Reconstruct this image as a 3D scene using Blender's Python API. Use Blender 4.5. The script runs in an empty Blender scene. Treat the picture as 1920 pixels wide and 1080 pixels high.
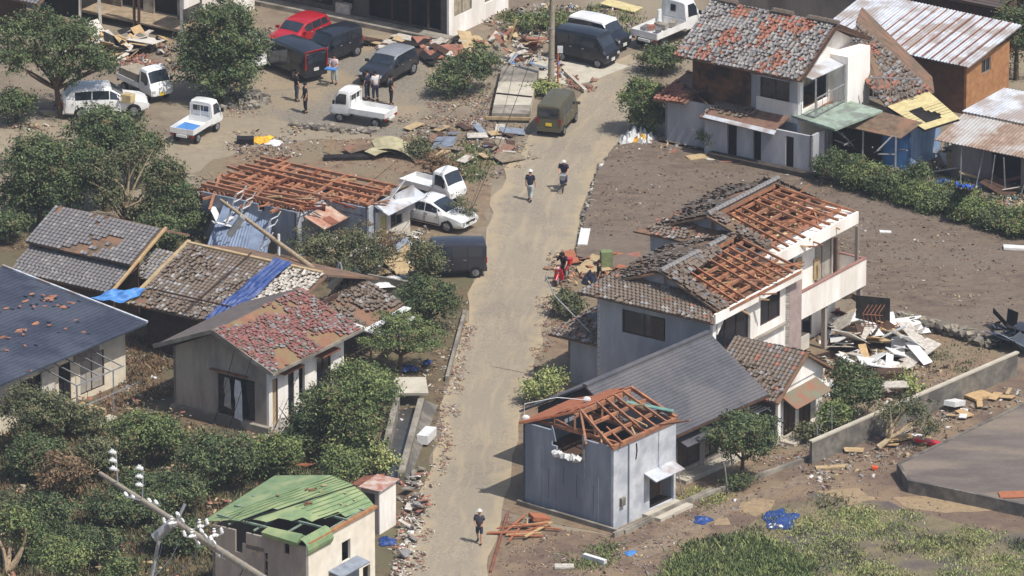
import bpy, math, random
import numpy as np
from math import sin, cos, pi, radians, atan2, sqrt
from mathutils import Vector, Matrix, noise
rnd = random.Random(7)
SC = bpy.context.scene
COL = SC.collection

# ---------------- camera: long lens from a helicopter ----------------
PITCH = radians(20.0); FPX = 16000.0; HC = 147.9
cp, sp = cos(PITCH), sin(PITCH)
CAM = Vector((0, -HC / math.tan(PITCH), HC))
cam_d = bpy.data.cameras.new('camera'); cam = bpy.data.objects.new('camera', cam_d)
COL.objects.link(cam); SC.camera = cam
cam.location = CAM; cam.rotation_euler = (radians(90) - PITCH, 0, 0)
cam_d.sensor_width = 36; cam_d.lens = 36 * FPX / 1920.0
cam_d.clip_start = 1; cam_d.clip_end = 5000

# ---------------- light ----------------
SUN_EL = radians(59); SUN_AZ = Vector((.775, -.632, 0)).normalized()
w = bpy.data.worlds.new("World"); SC.world = w; w.use_nodes = True
nt = w.node_tree; bg = nt.nodes['Background']
sky = nt.nodes.new('ShaderNodeTexSky'); sky.sky_type = 'NISHITA'; sky.sun_disc = False
sky.sun_elevation = SUN_EL; sky.sun_rotation = atan2(SUN_AZ.x, SUN_AZ.y)
sky.air_density = 1.0; sky.dust_density = 2.5; sky.ozone_density = 1.0
nt.links.new(sky.outputs[0], bg.inputs[0]); bg.inputs[1].default_value = .115
sl = bpy.data.lights.new('sun', 'SUN'); sl.energy = 4.2; sl.angle = radians(.5); sl.color = (1, .955, .88)
so = bpy.data.objects.new('sun', sl); COL.objects.link(so)
sd = Vector((SUN_AZ.x * cos(SUN_EL), SUN_AZ.y * cos(SUN_EL), sin(SUN_EL)))
so.rotation_euler = sd.to_track_quat('Z', 'Y').to_euler(); so.location = sd * 80
SC.view_settings.view_transform = 'Standard'; SC.view_settings.look = 'None'
SC.view_settings.exposure = 0.22; SC.view_settings.gamma = 1
HAZE = .00014
SC.cycles.max_bounces = 5; SC.cycles.transparent_max_bounces = 4

# ---------------- helpers ----------------
def G(px, py, z=0.0):
    """ground point (at height z) that stands at a place of the photograph"""
    dx = (px - 960) / FPX; dy = (540 - py) / FPX
    d = Vector((dx, cp + dy * sp, -sp + dy * cp))
    return CAM + d * ((z - HC) / d.z)

def V(*a): return Vector(a)
def U(a): return Vector((cos(radians(a)), sin(radians(a)), 0))

MATS = {}
def lin(c): return tuple((x / 255 / 12.92 if x / 255 < .04045 else ((x / 255 + .055) / 1.055) ** 2.4) for x in c)
def mat(name, rgb, rgb2=None, scale=2.0, rough=.85, bump=0.0, metal=0.0, spec=.3, k=1.25, detail=6, stretch=None, rgb3=None, s3=.35, contrast=.5, grit=0.0, gs=9):
    """procedural colour: rgb/rgb2 mottled by noise, rgb3 in larger patches"""
    if name in MATS: return MATS[name]
    m = bpy.data.materials.new(name); m.use_nodes = True; MATS[name] = m
    N = m.node_tree.nodes; Lk = m.node_tree.links; b = N['Principled BSDF']
    c1 = tuple(x / k for x in lin(rgb)) + (1,)
    c2 = tuple(x / k for x in lin(rgb2)) + (1,) if rgb2 else tuple(x * .72 for x in c1[:3]) + (1,)
    tc = N.new('ShaderNodeNewGeometry'); src = tc.outputs['Position']
    if stretch:
        mp = N.new('ShaderNodeMapping'); mp.inputs['Rotation'].default_value = (0, 0, radians(stretch[0])); mp.inputs['Scale'].default_value = stretch[1]
        mp.vector_type = 'POINT'; Lk.new(src, mp.inputs[0]); src = mp.outputs[0]
    nz = N.new('ShaderNodeTexNoise'); nz.inputs['Scale'].default_value = scale; nz.inputs['Detail'].default_value = detail; nz.inputs['Roughness'].default_value = .62
    Lk.new(src, nz.inputs['Vector'])
    cr = N.new('ShaderNodeValToRGB'); cr.color_ramp.elements[0].position = .5 - .5 * (1 - contrast) * .6; cr.color_ramp.elements[1].position = .5 + .5 * (1 - contrast) * .6
    cr.color_ramp.elements[0].color = c2; cr.color_ramp.elements[1].color = c1
    Lk.new(nz.outputs[0], cr.inputs[0]); out = cr.outputs[0]
    if rgb3:
        n3 = N.new('ShaderNodeTexNoise'); n3.inputs['Scale'].default_value = s3; n3.inputs['Detail'].default_value = 5; Lk.new(src, n3.inputs['Vector'])
        r3 = N.new('ShaderNodeValToRGB'); r3.color_ramp.elements[0].position = .46; r3.color_ramp.elements[1].position = .6
        Lk.new(n3.outputs[0], r3.inputs[0])
        mx = N.new('ShaderNodeMix'); mx.data_type = 'RGBA'; mx.inputs[7].default_value = tuple(x / k for x in lin(rgb3)) + (1,)
        Lk.new(r3.outputs[0], mx.inputs[0]); Lk.new(out, mx.inputs[6]); out = mx.outputs[2]
    if grit:
        n4 = N.new('ShaderNodeTexNoise'); n4.inputs['Scale'].default_value = gs; n4.inputs['Detail'].default_value = 9; n4.inputs['Roughness'].default_value = .75; Lk.new(src, n4.inputs['Vector'])
        mr = N.new('ShaderNodeMapRange'); mr.inputs[1].default_value = .3; mr.inputs[2].default_value = .7; mr.inputs[3].default_value = 1 - grit; mr.inputs[4].default_value = 1 + grit; Lk.new(n4.outputs[0], mr.inputs[0])
        vm = N.new('ShaderNodeVectorMath'); vm.operation = 'SCALE'; Lk.new(out, vm.inputs[0]); Lk.new(mr.outputs[0], vm.inputs[3]); out = vm.outputs[0]
    Lk.new(out, b.inputs['Base Color'])
    b.inputs['Roughness'].default_value = rough; b.inputs['Metallic'].default_value = metal; b.inputs['Specular IOR Level'].default_value = spec
    if bump:
        bp = N.new('ShaderNodeBump'); bp.inputs['Strength'].default_value = bump; bp.inputs['Distance'].default_value = .05
        Lk.new(nz.outputs[0], bp.inputs['Height']); Lk.new(bp.outputs[0], b.inputs['Normal'])
    return m

ORG = {}
def tag(o, label=None, cat=None, group=None, kind=None):
    if label: o['label'] = label
    if cat: o['category'] = cat
    if group: o['group'] = group
    if kind: o['kind'] = kind
    return o
def thing(name, loc, label, cat, group=None, rz=0.0, parent=None):
    o = bpy.data.objects.new(name, None); COL.objects.link(o); o.location = loc; o.rotation_euler = (0, 0, rz)
    o.empty_display_size = .2
    ORG[o.name] = Vector(loc); return tag(o, label, cat, group)

class MB:
    def __init__(s): s.v = []; s.f = []; s.m = []
    def face(s, pts, m=0):
        n = len(s.v); s.v += [tuple(p) for p in pts]; s.f.append(tuple(range(n, n + len(pts)))); s.m.append(m)
    def hexa(s, p, m=0):
        """8 points: bottom 4 then top 4"""
        n = len(s.v); s.v += [tuple(q) for q in p]
        for f in ((0, 3, 2, 1), (4, 5, 6, 7), (0, 1, 5, 4), (1, 2, 6, 5), (2, 3, 7, 6), (3, 0, 4, 7)):
            s.f.append(tuple(n + i for i in f)); s.m.append(m)
    def box(s, c, size, rz=0, m=0, M=None):
        x, y, z = [k / 2 for k in size]
        P = [V(a * x, b * y, d * z) for d in (-1, 1) for a, b in ((-1, -1), (1, -1), (1, 1), (-1, 1))]
        R = M if M else Matrix.Rotation(rz, 3, 'Z')
        s.hexa([R @ p + Vector(c) for p in P], m)
    def bar(s, p, q, w=.1, h=None, m=0):
        h = h or w; p = Vector(p); q = Vector(q); d = q - p
        if d.length < 1e-5: return
        d.normalize(); a = d.cross(V(0, 0, 1))
        if a.length < .05: a = V(1, 0, 0)
        a.normalize(); b = a.cross(d).normalized()
        s.hexa([p - a*w/2 - b*h/2, p + a*w/2 - b*h/2, p + a*w/2 + b*h/2, p - a*w/2 + b*h/2, q - a*w/2 - b*h/2, q + a*w/2 - b*h/2, q + a*w/2 + b*h/2, q - a*w/2 + b*h/2], m)
    def tube(s, pts, rs, n=8, m=0, cap=True):
        pts = [Vector(p) for p in pts]
        if not hasattr(rs, '__len__'): rs = [rs] * len(pts)
        base = len(s.v); prev = None
        for i, p in enumerate(pts):
            d = (pts[min(i + 1, len(pts) - 1)] - pts[max(i - 1, 0)]).normalized()
            a = d.cross(V(0, 0, 1)) if prev is None else prev - d * prev.dot(d)
            if a.length < .05: a = V(1, 0, 0) - d * d.x
            a.normalize(); prev = a; b = d.cross(a)
            for k in range(n):
                t = 2 * pi * k / n; s.v.append(tuple(p + (a * cos(t) + b * sin(t)) * rs[i]))
        for i in range(len(pts) - 1):
            for k in range(n):
                a0 = base + i*n + k; a1 = base + i*n + (k + 1) % n
                s.f.append((a0, a1, a1 + n, a0 + n)); s.m.append(m)
        if cap:
            s.f.append(tuple(base + k for k in range(n))[::-1]); s.m.append(m)
            s.f.append(tuple(base + (len(pts) - 1)*n + k for k in range(n))); s.m.append(m)
    def slab(s, pts, t, m=0, down=None, mside=None):
        """flat polygon (upper face) with thickness"""
        pts = [Vector(p) for p in pts]; n = (pts[1] - pts[0]).cross(pts[2] - pts[0])
        if n.length < 1e-9: n = V(0, 0, 1)
        n.normalize()
        if n.z < 0: pts = pts[::-1]; n = -n
        d = Vector(down) if down else -n * t
        lo = [p + d for p in pts]
        s.face(pts, m); s.face(lo[::-1], m if mside is None else mside)
        for i in range(len(pts)):
            j = (i + 1) % len(pts); s.face([pts[j], pts[i], lo[i], lo[j]], m if mside is None else mside)
    def prism(s, poly, z0, z1, m=0, mtop=None):
        """vertical prism from a plan polygon"""
        a = 0
        for i in range(len(poly)):
            p, q = poly[i], poly[(i + 1) % len(poly)]; a += p[0]*q[1] - q[0]*p[1]
        if a < 0: poly = poly[::-1]
        lo = [V(p[0], p[1], z0) for p in poly]; hi = [V(p[0], p[1], z1) for p in poly]
        s.face(hi, m if mtop is None else mtop); s.face(lo[::-1], m)
        for i in range(len(poly)):
            j = (i + 1) % len(poly); s.face([lo[i], lo[j], hi[j], hi[i]], m)
    def ball(s, c, r, m=0, n=8, k=5, sc=(1, 1, 1)):
        c = Vector(c); base = len(s.v)
        for i in range(1, k):
            t = pi * i / k
            for j in range(n):
                f = 2 * pi * j / n; s.v.append(tuple(c + V(sin(t)*cos(f)*sc[0], sin(t)*sin(f)*sc[1], cos(t)*sc[2]) * r))
        s.v.append(tuple(c + V(0, 0, r*sc[2]))); s.v.append(tuple(c - V(0, 0, r*sc[2]))); T = len(s.v) - 2
        for i in range(k - 2):
            for j in range(n):
                a = base + i*n + j; b = base + i*n + (j + 1) % n
                s.f.append((a, a + n, b + n, b)); s.m.append(m)
        for j in range(n):
            s.f.append((T, base + j, base + (j + 1) % n)); s.m.append(m)
            a = base + (k - 2)*n; s.f.append((T + 1, a + (j + 1) % n, a + j)); s.m.append(m)
    def make(s, name, mats, parent=None, loc=None, smooth=None, **tg):
        if not s.f: return None
        me = bpy.data.meshes.new(name)
        o = bpy.data.objects.new(name, me); COL.objects.link(o)
        off = Vector((0, 0, 0))
        if parent is not None:
            o.parent = parent; off = ORG.get(parent.name, Vector((0, 0, 0)))
            if parent.get('_local'): off = Vector((0, 0, 0))
            ORG[o.name] = off
        elif loc is not None:
            off = Vector(loc); o.location = off; ORG[o.name] = off
        elif s.v:
            a = np.array(s.v); lo = a.min(0); hi = a.max(0)
            off = V((lo[0] + hi[0]) / 2, (lo[1] + hi[1]) / 2, lo[2]); o.location = off; ORG[o.name] = off
        me.from_pydata([(v[0] - off.x, v[1] - off.y, v[2] - off.z) for v in s.v], [], s.f)
        for m in (mats if isinstance(mats, (list, tuple)) else [mats]): me.materials.append(m)
        me.polygons.foreach_set('material_index', s.m)
        if smooth is not None:
            me.polygons.foreach_set('use_smooth', [True] * len(s.f)); me.set_sharp_from_angle(angle=radians(smooth))
        me.update()
        return tag(o, **tg)

def quick(name, verts, quads, mats, midx=None, parent=None, loc=None, smooth=False, **tg):
    """numpy mesh: verts (n,3), quads (m,4)"""
    me = bpy.data.meshes.new(name); n = len(verts); m = len(quads)
    off = Vector(loc) if loc is not None else Vector((0, 0, 0))
    if parent is not None: off = ORG.get(parent.name, Vector((0, 0, 0)))
    elif loc is None:
        off = V(float(verts[:, 0].mean()), float(verts[:, 1].mean()), float(verts[:, 2].min()))
    vv = (verts - np.array(off)[None]).astype(np.float32)
    me.vertices.add(n); me.vertices.foreach_set('co', vv.ravel())
    kk = quads.shape[1]
    me.loops.add(m * kk); me.loops.foreach_set('vertex_index', quads.astype(np.int32).ravel())
    me.polygons.add(m); me.polygons.foreach_set('loop_start', np.arange(0, m * kk, kk, dtype=np.int32))
    for q in (mats if isinstance(mats, (list, tuple)) else [mats]): me.materials.append(q)
    if midx is not None: me.polygons.foreach_set('material_index', midx.astype(np.int32))
    if smooth: me.polygons.foreach_set('use_smooth', np.ones(m, dtype=bool))
    me.update(calc_edges=True)
    o = bpy.data.objects.new(name, me); COL.objects.link(o); ORG[o.name] = off
    if parent is not None: o.parent = parent
    else: o.location = off
    return tag(o, **tg)

class Fr:
    """house frame: origin at a ground pixel, u runs back-right, v runs back-left"""
    def __init__(s, px, py, ang=57, z=0, off=(0, 0)):
        s.o = G(px, py, z); s.a = ang; s.u = U(ang); s.v = U(ang + 90); s.o = s.o + s.u*off[0] + s.v*off[1]; s.o.z = 0
    def __call__(s, u, v, z=0): return s.o + s.u*u + s.v*v + V(0, 0, z)
    def at(s, u, v): 
        f = Fr.__new__(Fr); f.o = s(u, v); f.a = s.a; f.u = s.u; f.v = s.v; return f

def wall(b, P, Q, z0, z1, ops=(), t=.14, m=0, inward=None, z1b=None):
    """wall from plan point P to Q with openings (s0,s1,za,zb), metres along it; z1b = top at Q"""
    P = Vector(P).copy(); Q = Vector(Q).copy(); P.z = Q.z = 0; d = Q - P; L = d.length; d.normalize(); n = V(-d.y, d.x, 0) * t if inward is None else Vector(inward).normalized() * t
    z1b = z1 if z1b is None else z1b
    top = lambda s: z1 + (z1b - z1) * s / L
    def piece(s0, s1, a, c0, c1):
        if s1 - s0 < 1e-3 or min(c0, c1) - a < -1e-3: return
        p, q = P + d*s0, P + d*s1
        b.hexa([p + V(0,0,a), q + V(0,0,a), q + n + V(0,0,a), p + n + V(0,0,a), p + V(0,0,c0), q + V(0,0,c1), q + n + V(0,0,c1), p + n + V(0,0,c0)], m)
    s = 0
    for (a, c, za, zb) in sorted(ops):
        piece(s, a, z0, top(s), top(a))
        if za > z0: piece(a, c, z0, za, za)
        if zb is not None and zb < min(top(a), top(c)): piece(a, c, zb, top(a), top(c))
        s = c
    piece(s, L, z0, top(s), top(L))

def window(parent, P, Q, s0, s1, za, zb, out, kind='glass', fm=None, name='window', inset=.05, bars=1):
    """frame + pane set in an opening of the wall P-Q; out = outward normal"""
    P = Vector(P).copy(); Q = Vector(Q).copy(); P.z = Q.z = 0; d = (Q - P).normalized(); out = Vector(out).normalized()
    a = P + d*s0 - out*inset; c = P + d*s1 - out*inset; z = V(0, 0, 1); b = MB(); f = .05
    b.bar(a + z*(za+f/2), c + z*(za+f/2), f, f); b.bar(a + z*(zb-f/2), c + z*(zb-f/2), f, f)
    a1 = a + d*f/2; c1 = c - d*f/2
    b.bar(a1 + z*(za+f), a1 + z*(zb-f), f); b.bar(c1 + z*(za+f), c1 + z*(zb-f), f)
    for i in range(bars):
        k = a.lerp(c, (i + 1) / (bars + 1)); b.bar(k + z*(za+f), k + z*(zb-f), f*.8)
    o = b.make(name, fm or M_frame, parent)
    g = MB(); a2 = a - out*.035; c2 = c - out*.035
    if kind == 'shutter':
        n = max(4, int((s1 - s0) / .12))
        for i in range(n):
            p = a2.lerp(c2, (i + .5) / n); g.box(p + z*((za + zb)/2), ((s1-s0)/n*.8, .03, zb - za - .02), atan2(d.y, d.x))
        g.box((a2 + c2)/2 - out*.03 + z*((za+zb)/2), (s1-s0, .02, zb-za), atan2(d.y, d.x)); g.make('shutter', M_shut, o)
    else:
        g.box((a2 + c2)/2 + z*((za+zb)/2), (s1 - s0, .012, zb - za), atan2(d.y, d.x)); g.make('pane', {'glass': M_glass, 'curtain': M_curt, 'board': M_ply, 'shoji': M_shoji}[kind], o)
    return o

def tiles(parent, name, A, B, C, D, mats, deck, tw=.24, th=.22, miss=.55, jum=.5, seed=0.0, hole=None, dt=.1, pat=.45, kt=.8, redp=.0, flat=False, redc=None):
    """A,B eave left/right, C,D ridge right/left. mats: tiles; last one = broken/red. noise>miss -> missing, noise>jum -> loose"""
    A, B, C, D = map(Vector, (A, B, C, D)); n = (B - A).cross(D - A).normalized()
    if n.z < 0: n = -n
    db = MB(); db.slab([A - n*.03, B - n*.03, C - n*.03, D - n*.03], dt)
    ro = db.make(name, deck, parent)
    b = MB(); H = ((D - A).length + (C - B).length) / 2; nr = max(2, int(H / th)); nm = len(mats) - 1
    fx = (0, .28, .56, .8, 1.0); hx = (.05, .005, .005, .035, .06)
    if flat: fx = (0, .5, 1.0); hx = (.012, .012, .016)
    for r in range(nr):
        L = A.lerp(D, r / nr); R = B.lerp(C, r / nr); f = (D - A).lerp(C - B, .5).normalized() * th * 1.04
        Wd = (R - L).length; e = (R - L).normalized(); nc = int(Wd / tw)
        if nc < 1: continue
        o = (Wd - nc * tw) / 2
        for c in range(nc):
            p = L + e * (o + c * tw); q = (p + Vector((seed, seed*2, 0)))
            nv = noise.noise(q * pat) * .5 + .5; nv += noise.noise(q * 2.3) * .13
            if nv > miss or (hole and hole(r / nr, c / nc)): continue
            k = (0 if rnd.random() < kt else rnd.randrange(nm)) if rnd.random() > redp else nm
            if redc and noise.noise(q * redc[1] + V(5, 9, 2)) > redc[0] and rnd.random() < .75: k = nm
            ee, ff, nn, pp = e, f, n, p
            jv = noise.noise((q + V(31, 7, 3)) * pat) * .5 + .5
            if jv > jum:
                R3 = Matrix.Rotation(rnd.gauss(0, .25), 3, n) @ Matrix.Rotation(rnd.gauss(0, .12), 3, e) @ Matrix.Rotation(rnd.gauss(0, .12), 3, f.normalized())
                ee = R3 @ e; ff = R3 @ f; nn = R3 @ n; pp = p + n * rnd.uniform(0, .06) + e * rnd.gauss(0, .04)
            base = len(b.v); lift = .03
            for a, h in zip(fx, hx): b.v.append(tuple(pp + ee*(a*tw) + nn*(h + lift)))
            for a, h in zip(fx, hx): b.v.append(tuple(pp + ee*(a*tw) + nn*(h + .004) + ff))
            for a, h in zip(fx, hx): b.v.append(tuple(pp + ee*(a*tw) + nn*(h*.3 - .0)))
            N = len(fx)
            for i in range(N - 1):
                b.f.append((base+i, base+i+1, base+N+i+1, base+N+i)); b.m.append(k)
                b.f.append((base+2*N+i, base+2*N+i+1, base+i+1, base+i)); b.m.append(k)
    b.make('roof_tiling', mats, ro)
    return ro

def ridgecap(parent, p, q, m, r=.14, gaps=()):
    p = Vector(p); q = Vector(q); L = (q - p).length; n = max(2, int(L / .3)); b = MB()
    for i in range(n):
        if any(g0 < i / n < g1 for g0, g1 in gaps): continue
        a = p.lerp(q, i / n); c = p.lerp(q, (i + .97) / n); b.tube([a + V(0,0,.06), c + V(0,0,.06)], [r*1.03, r*.94], 6)
    b.make('ridge_cap', m, parent)

def courses(parent, name, A, B, C, D, m, n=14, lip=.02, dt=.08):
    """smooth metal roof laid in horizontal courses"""
    A, B, C, D = map(Vector, (A, B, C, D)); nn = (B - A).cross(D - A).normalized()
    if nn.z < 0: nn = -nn
    b = MB()
    for i in range(n):
        a, c = A.lerp(D, i/n), B.lerp(C, i/n); d, e = A.lerp(D, (i+1)/n), B.lerp(C, (i+1)/n)
        b.face([a + nn*lip, c + nn*lip, e, d]); b.face([a, c, c + nn*lip, a + nn*lip])
    b.slab([A - nn*.003, B - nn*.003, C - nn*.003, D - nn*.003], dt)
    return b.make(name, m, parent)

def corrug(parent, name, A, B, C, D, mats, pitch=.16, amp=.022, seed=0, dent=.0, rust=.0, **kw):
    """corrugated sheets: waves run from AB (eave) to DC"""
    A, B, C, D = map(Vector, (A, B, C, D)); nn = (B - A).cross(D - A).normalized()
    if nn.z < 0: nn = -nn
    W = (B - A).length; nx = max(4, int(W / pitch)) * 4; ny = max(2, int((D - A).length / .9)); b = MB()
    for j in range(ny + 1):
        for i in range(nx + 1):
            s = i / nx; p = A.lerp(B, s).lerp(D.lerp(C, s), j / ny)
            h = amp * sin(i * pi / 2) + dent * noise.noise(p * .9 + V(seed, 0, 0)); b.v.append(tuple(p + nn * h))
    for j in range(ny):
        k = 0
        for i in range(nx):
            if i % 16 == 0: k = 1 if (len(mats if isinstance(mats, list) else [mats]) > 1 and rnd.random() < rust) else 0
            a = j*(nx+1) + i; b.f.append((a, a+1, a+nx+2, a+nx+1)); b.m.append(k)
    n0 = len(b.v); lo = [A - nn*.05, B - nn*.05, C - nn*.05, D - nn*.05]; b.face(lo[::-1], 0)
    return b.make(name, mats, parent, **kw)

# ---------------- materials ----------------
M_frame = mat('sash_metal', (150, 145, 138), rough=.5)
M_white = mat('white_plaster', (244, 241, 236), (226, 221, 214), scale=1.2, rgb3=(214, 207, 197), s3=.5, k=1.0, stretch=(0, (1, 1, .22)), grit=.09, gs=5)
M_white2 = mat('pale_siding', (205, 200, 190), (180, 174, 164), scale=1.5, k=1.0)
M_greyw = mat('grey_render', (178, 178, 180), (160, 161, 166), scale=1.4, rgb3=(146, 148, 154), s3=.5, k=1.0, stretch=(0, (1, 1, .25)), grit=.1, gs=5)  # white plaster painted greyer for the wall sides in shade
M_cladsh = mat('shaded_cladding', (150, 156, 166), (132, 138, 148), scale=2.5, rgb3=(116, 124, 136), s3=.7, k=1.0, bump=.15, stretch=(0, (1, 1, .25)))  # cladding colour darkened to carry the shade of the unlit sides
M_taupe = mat('taupe_wall', (158, 147, 138), (138, 128, 119), scale=1.5, rgb3=(122, 112, 104), s3=.6, k=1.0, stretch=(0, (1, 1, .25)), grit=.12, gs=5)
M_mud = mat('earth_plaster', (120, 82, 56), (74, 50, 38), scale=2.5, rgb3=(52, 38, 34), s3=1.2, k=1.1)
M_ochre = mat('ochre_board', (176, 130, 90), (150, 106, 72), scale=3, k=1.1)
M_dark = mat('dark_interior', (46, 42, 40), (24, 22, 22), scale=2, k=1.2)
M_glass = mat('dark_glass', (40, 44, 52), (30, 34, 42), scale=1, rough=.12, spec=.6)
M_curt = mat('pale_curtain', (170, 164, 154), (140, 134, 126), scale=3, k=1.0)
M_shut = mat('brown_shutter', (112, 92, 78), (92, 74, 62), scale=5)
M_ply = mat('plywood', (198, 176, 138), (172, 148, 112), scale=3)
M_shoji = mat('paper_screen', (190, 180, 160), (150, 136, 110), scale=3)
M_brown = mat('brown_timber', (96, 72, 60), (70, 52, 44), scale=5)
M_raft = mat('red_brown_rafter', (186, 128, 94), (124, 82, 62), scale=3, rgb3=(146, 106, 84), s3=.9, k=1.1)
M_raft2 = mat('orange_deck', (182, 116, 84), (142, 86, 62), scale=3, k=1.1, stretch=(57, (1, 6, 1)))
M_fresh = mat('fresh_timber', (206, 176, 132), (180, 148, 108), scale=4)
M_tile1 = mat('grey_tile', (148, 145, 144), (122, 119, 118), scale=7, rough=.55, k=1.15)
M_tile2 = mat('dark_grey_tile', (128, 125, 126), (102, 100, 102), scale=7, rough=.55, k=1.15)
M_tile3 = mat('pale_grey_tile', (166, 162, 158), (138, 134, 130), scale=7, rough=.5, k=1.15)
M_tileb = mat('brown_grey_tile', (132, 118, 106), (98, 86, 76), scale=7, rough=.6, k=1.15)
M_clay = mat('red_clay', (172, 118, 100), (138, 94, 80), scale=5, k=1.15)
M_redt = mat('red_glazed_tile', (154, 104, 98), (126, 86, 82), scale=5, k=1.15, rough=.5)
M_mudd = mat('mud_deck', (132, 112, 92), (96, 80, 66), scale=3, rgb3=(142, 108, 88), s3=.9, k=1.2)
M_mudr = mat('rust_brown_deck', (142, 110, 94), (110, 82, 70), scale=3, rgb3=(128, 106, 88), s3=.9, k=1.2)
M_dmet = mat('charcoal_metal_roof', (98, 98, 104), (86, 86, 92), scale=1.5, rough=.75, k=1.2, spec=.2, grit=.16, gs=7, rgb3=(106, 104, 106), s3=.4)
M_nmet = mat('navy_metal_roof', (66, 72, 88), (54, 60, 75), scale=1.2, rough=.75, k=1.15, spec=.2, grit=.16, gs=7, rgb3=(76, 82, 96), s3=.4)
M_corr = mat('pale_corrugated_metal', (206, 210, 216), (178, 182, 190), scale=1.5, rough=.5, rgb3=(160, 150, 145), s3=.8, k=1.15)
M_rust = mat('rusty_metal', (150, 98, 76), (112, 70, 56), scale=3, k=1.15)
M_gmet = mat('grey_sheet_metal', (142, 150, 162), (112, 120, 134), scale=2, rough=.5, k=1.1, stretch=(0, (1, 1, .2)))
M_green = mat('green_metal_roof', (134, 154, 112), (114, 136, 98), scale=2.5, rgb3=(150, 162, 118), s3=.9, rough=.55, k=1.1)
M_conc = mat('concrete', (168, 160, 148), (138, 131, 120), scale=2.5, rgb3=(120, 114, 104), s3=.7, bump=.2)
M_concl = mat('light_concrete', (206, 198, 182), (184, 176, 160), scale=1.5)
M_block = mat('block_wall', (140, 134, 124), (108, 103, 96), scale=3, rgb3=(96, 92, 88), s3=.9, bump=.2)
M_stone = mat('pale_stone', (176, 166, 148), (120, 112, 100), scale=4, bump=.3)
M_tarp = mat('blue_tarp', (50, 76, 134), (38, 60, 112), scale=3, rough=.45, bump=.6, k=1.0)
M_tarpl = mat('light_blue_sheet', (90, 150, 214), (70, 126, 196), scale=2, rough=.5, bump=.4)
M_wplas = mat('white_sheet', (228, 228, 226), (204, 204, 204), scale=3, rough=.6, bump=.4, k=1.1)
M_black = mat('black_rubber', (34, 34, 36), (24, 24, 26), scale=5)
M_steel = mat('galvanised_steel', (176, 176, 176), (146, 146, 148), scale=4, rough=.45, metal=.2)
M_pole = mat('pole_concrete', (178, 166, 148), (154, 142, 126), scale=3)
M_bark = mat('bark', (116, 96, 76), (84, 68, 54), scale=6)
M_barkp = mat('pale_bark', (196, 176, 146), (160, 138, 108), scale=6)
M_skin = mat('skin', (206, 156, 126), (196, 144, 116), scale=3)
# ---------------- ground, road, plots ----------------
M_earth = mat('earth', (146, 132, 113), (116, 103, 90), scale=1.1, rgb3=(150, 138, 118), s3=.12, bump=.5, detail=10, contrast=.35, grit=.2)
M_soil = mat('dark_soil', (130, 114, 98), (98, 85, 75), scale=1.3, rgb3=(120, 107, 95), s3=.16, bump=.7, detail=12, contrast=.4, stretch=(18, (.7, 1.4, 1)), grit=.34, gs=6)
M_gravel = mat('gravel', (150, 142, 128), (116, 109, 100), scale=5, rgb3=(156, 140, 116), s3=.2, bump=.8, detail=8, contrast=.3, grit=.2)
M_lane = mat('dirt_lane', (166, 152, 130), (140, 128, 110), scale=1.6, rgb3=(150, 138, 118), s3=.25, bump=.3, detail=10, contrast=.35, grit=.14)
M_yard = mat('yard_soil', (152, 130, 106), (114, 95, 78), scale=1.8, rgb3=(134, 120, 98), s3=.4, bump=.6, detail=10, contrast=.35, grit=.25)
M_lot = mat('brown_lot', (130, 110, 95), (102, 85, 74), scale=1.2, rgb3=(140, 120, 98), s3=.3, bump=.5, detail=10, contrast=.3, grit=.22)
M_slab = mat('grey_lot', (122, 112, 106), (106, 97, 92), scale=.8, rgb3=(136, 123, 110), s3=.35, bump=.3, detail=10, contrast=.5, grit=.24, stretch=(50, (.5, 1.6, 1)))
M_weed = mat('weedy_soil', (142, 130, 98), (108, 98, 80), scale=1.0, rgb3=(98, 90, 86), s3=.3, bump=.6, detail=10, contrast=.3, grit=.3)
M_litter = mat('leaf_litter', (128, 108, 84), (86, 76, 60), scale=1.6, rgb3=(104, 98, 74), s3=.4, bump=.6, detail=10, grit=.25)  # mottled brown and olive ground colour of the left yards

def patch(name, pts, m, z, jit=.25, label=None, raise_=None, edge=None):
    """ground sheet with a slightly ragged edge"""
    P = [G(x, y) for x, y in pts]; out = []
    for i in range(len(P)):
        a, b = P[i], P[(i + 1) % len(P)]; n = max(1, int((b - a).length / .8)) if jit else 1
        for k in range(n):
            p = a.lerp(b, k / n)
            if jit: p = p + V(noise.noise(p * .9), noise.noise(p * .9 + V(9, 9, 9)), 0) * jit * 2
            out.append((p.x, p.y))
    b = MB(); b.prism(out, -.3, z, m=0)
    mats = [m]
    o = b.make(name, mats, loc=(0, 0, 0)); tag(o, kind='structure'); return o

b = MB(); b.face([V(-600, -500, 0), V(600, -500, 0), V(600, 680, 0), V(-600, 680, 0)])
tag(b.make('ground', M_earth, loc=(0, 0, 0)), kind='structure')

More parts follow.
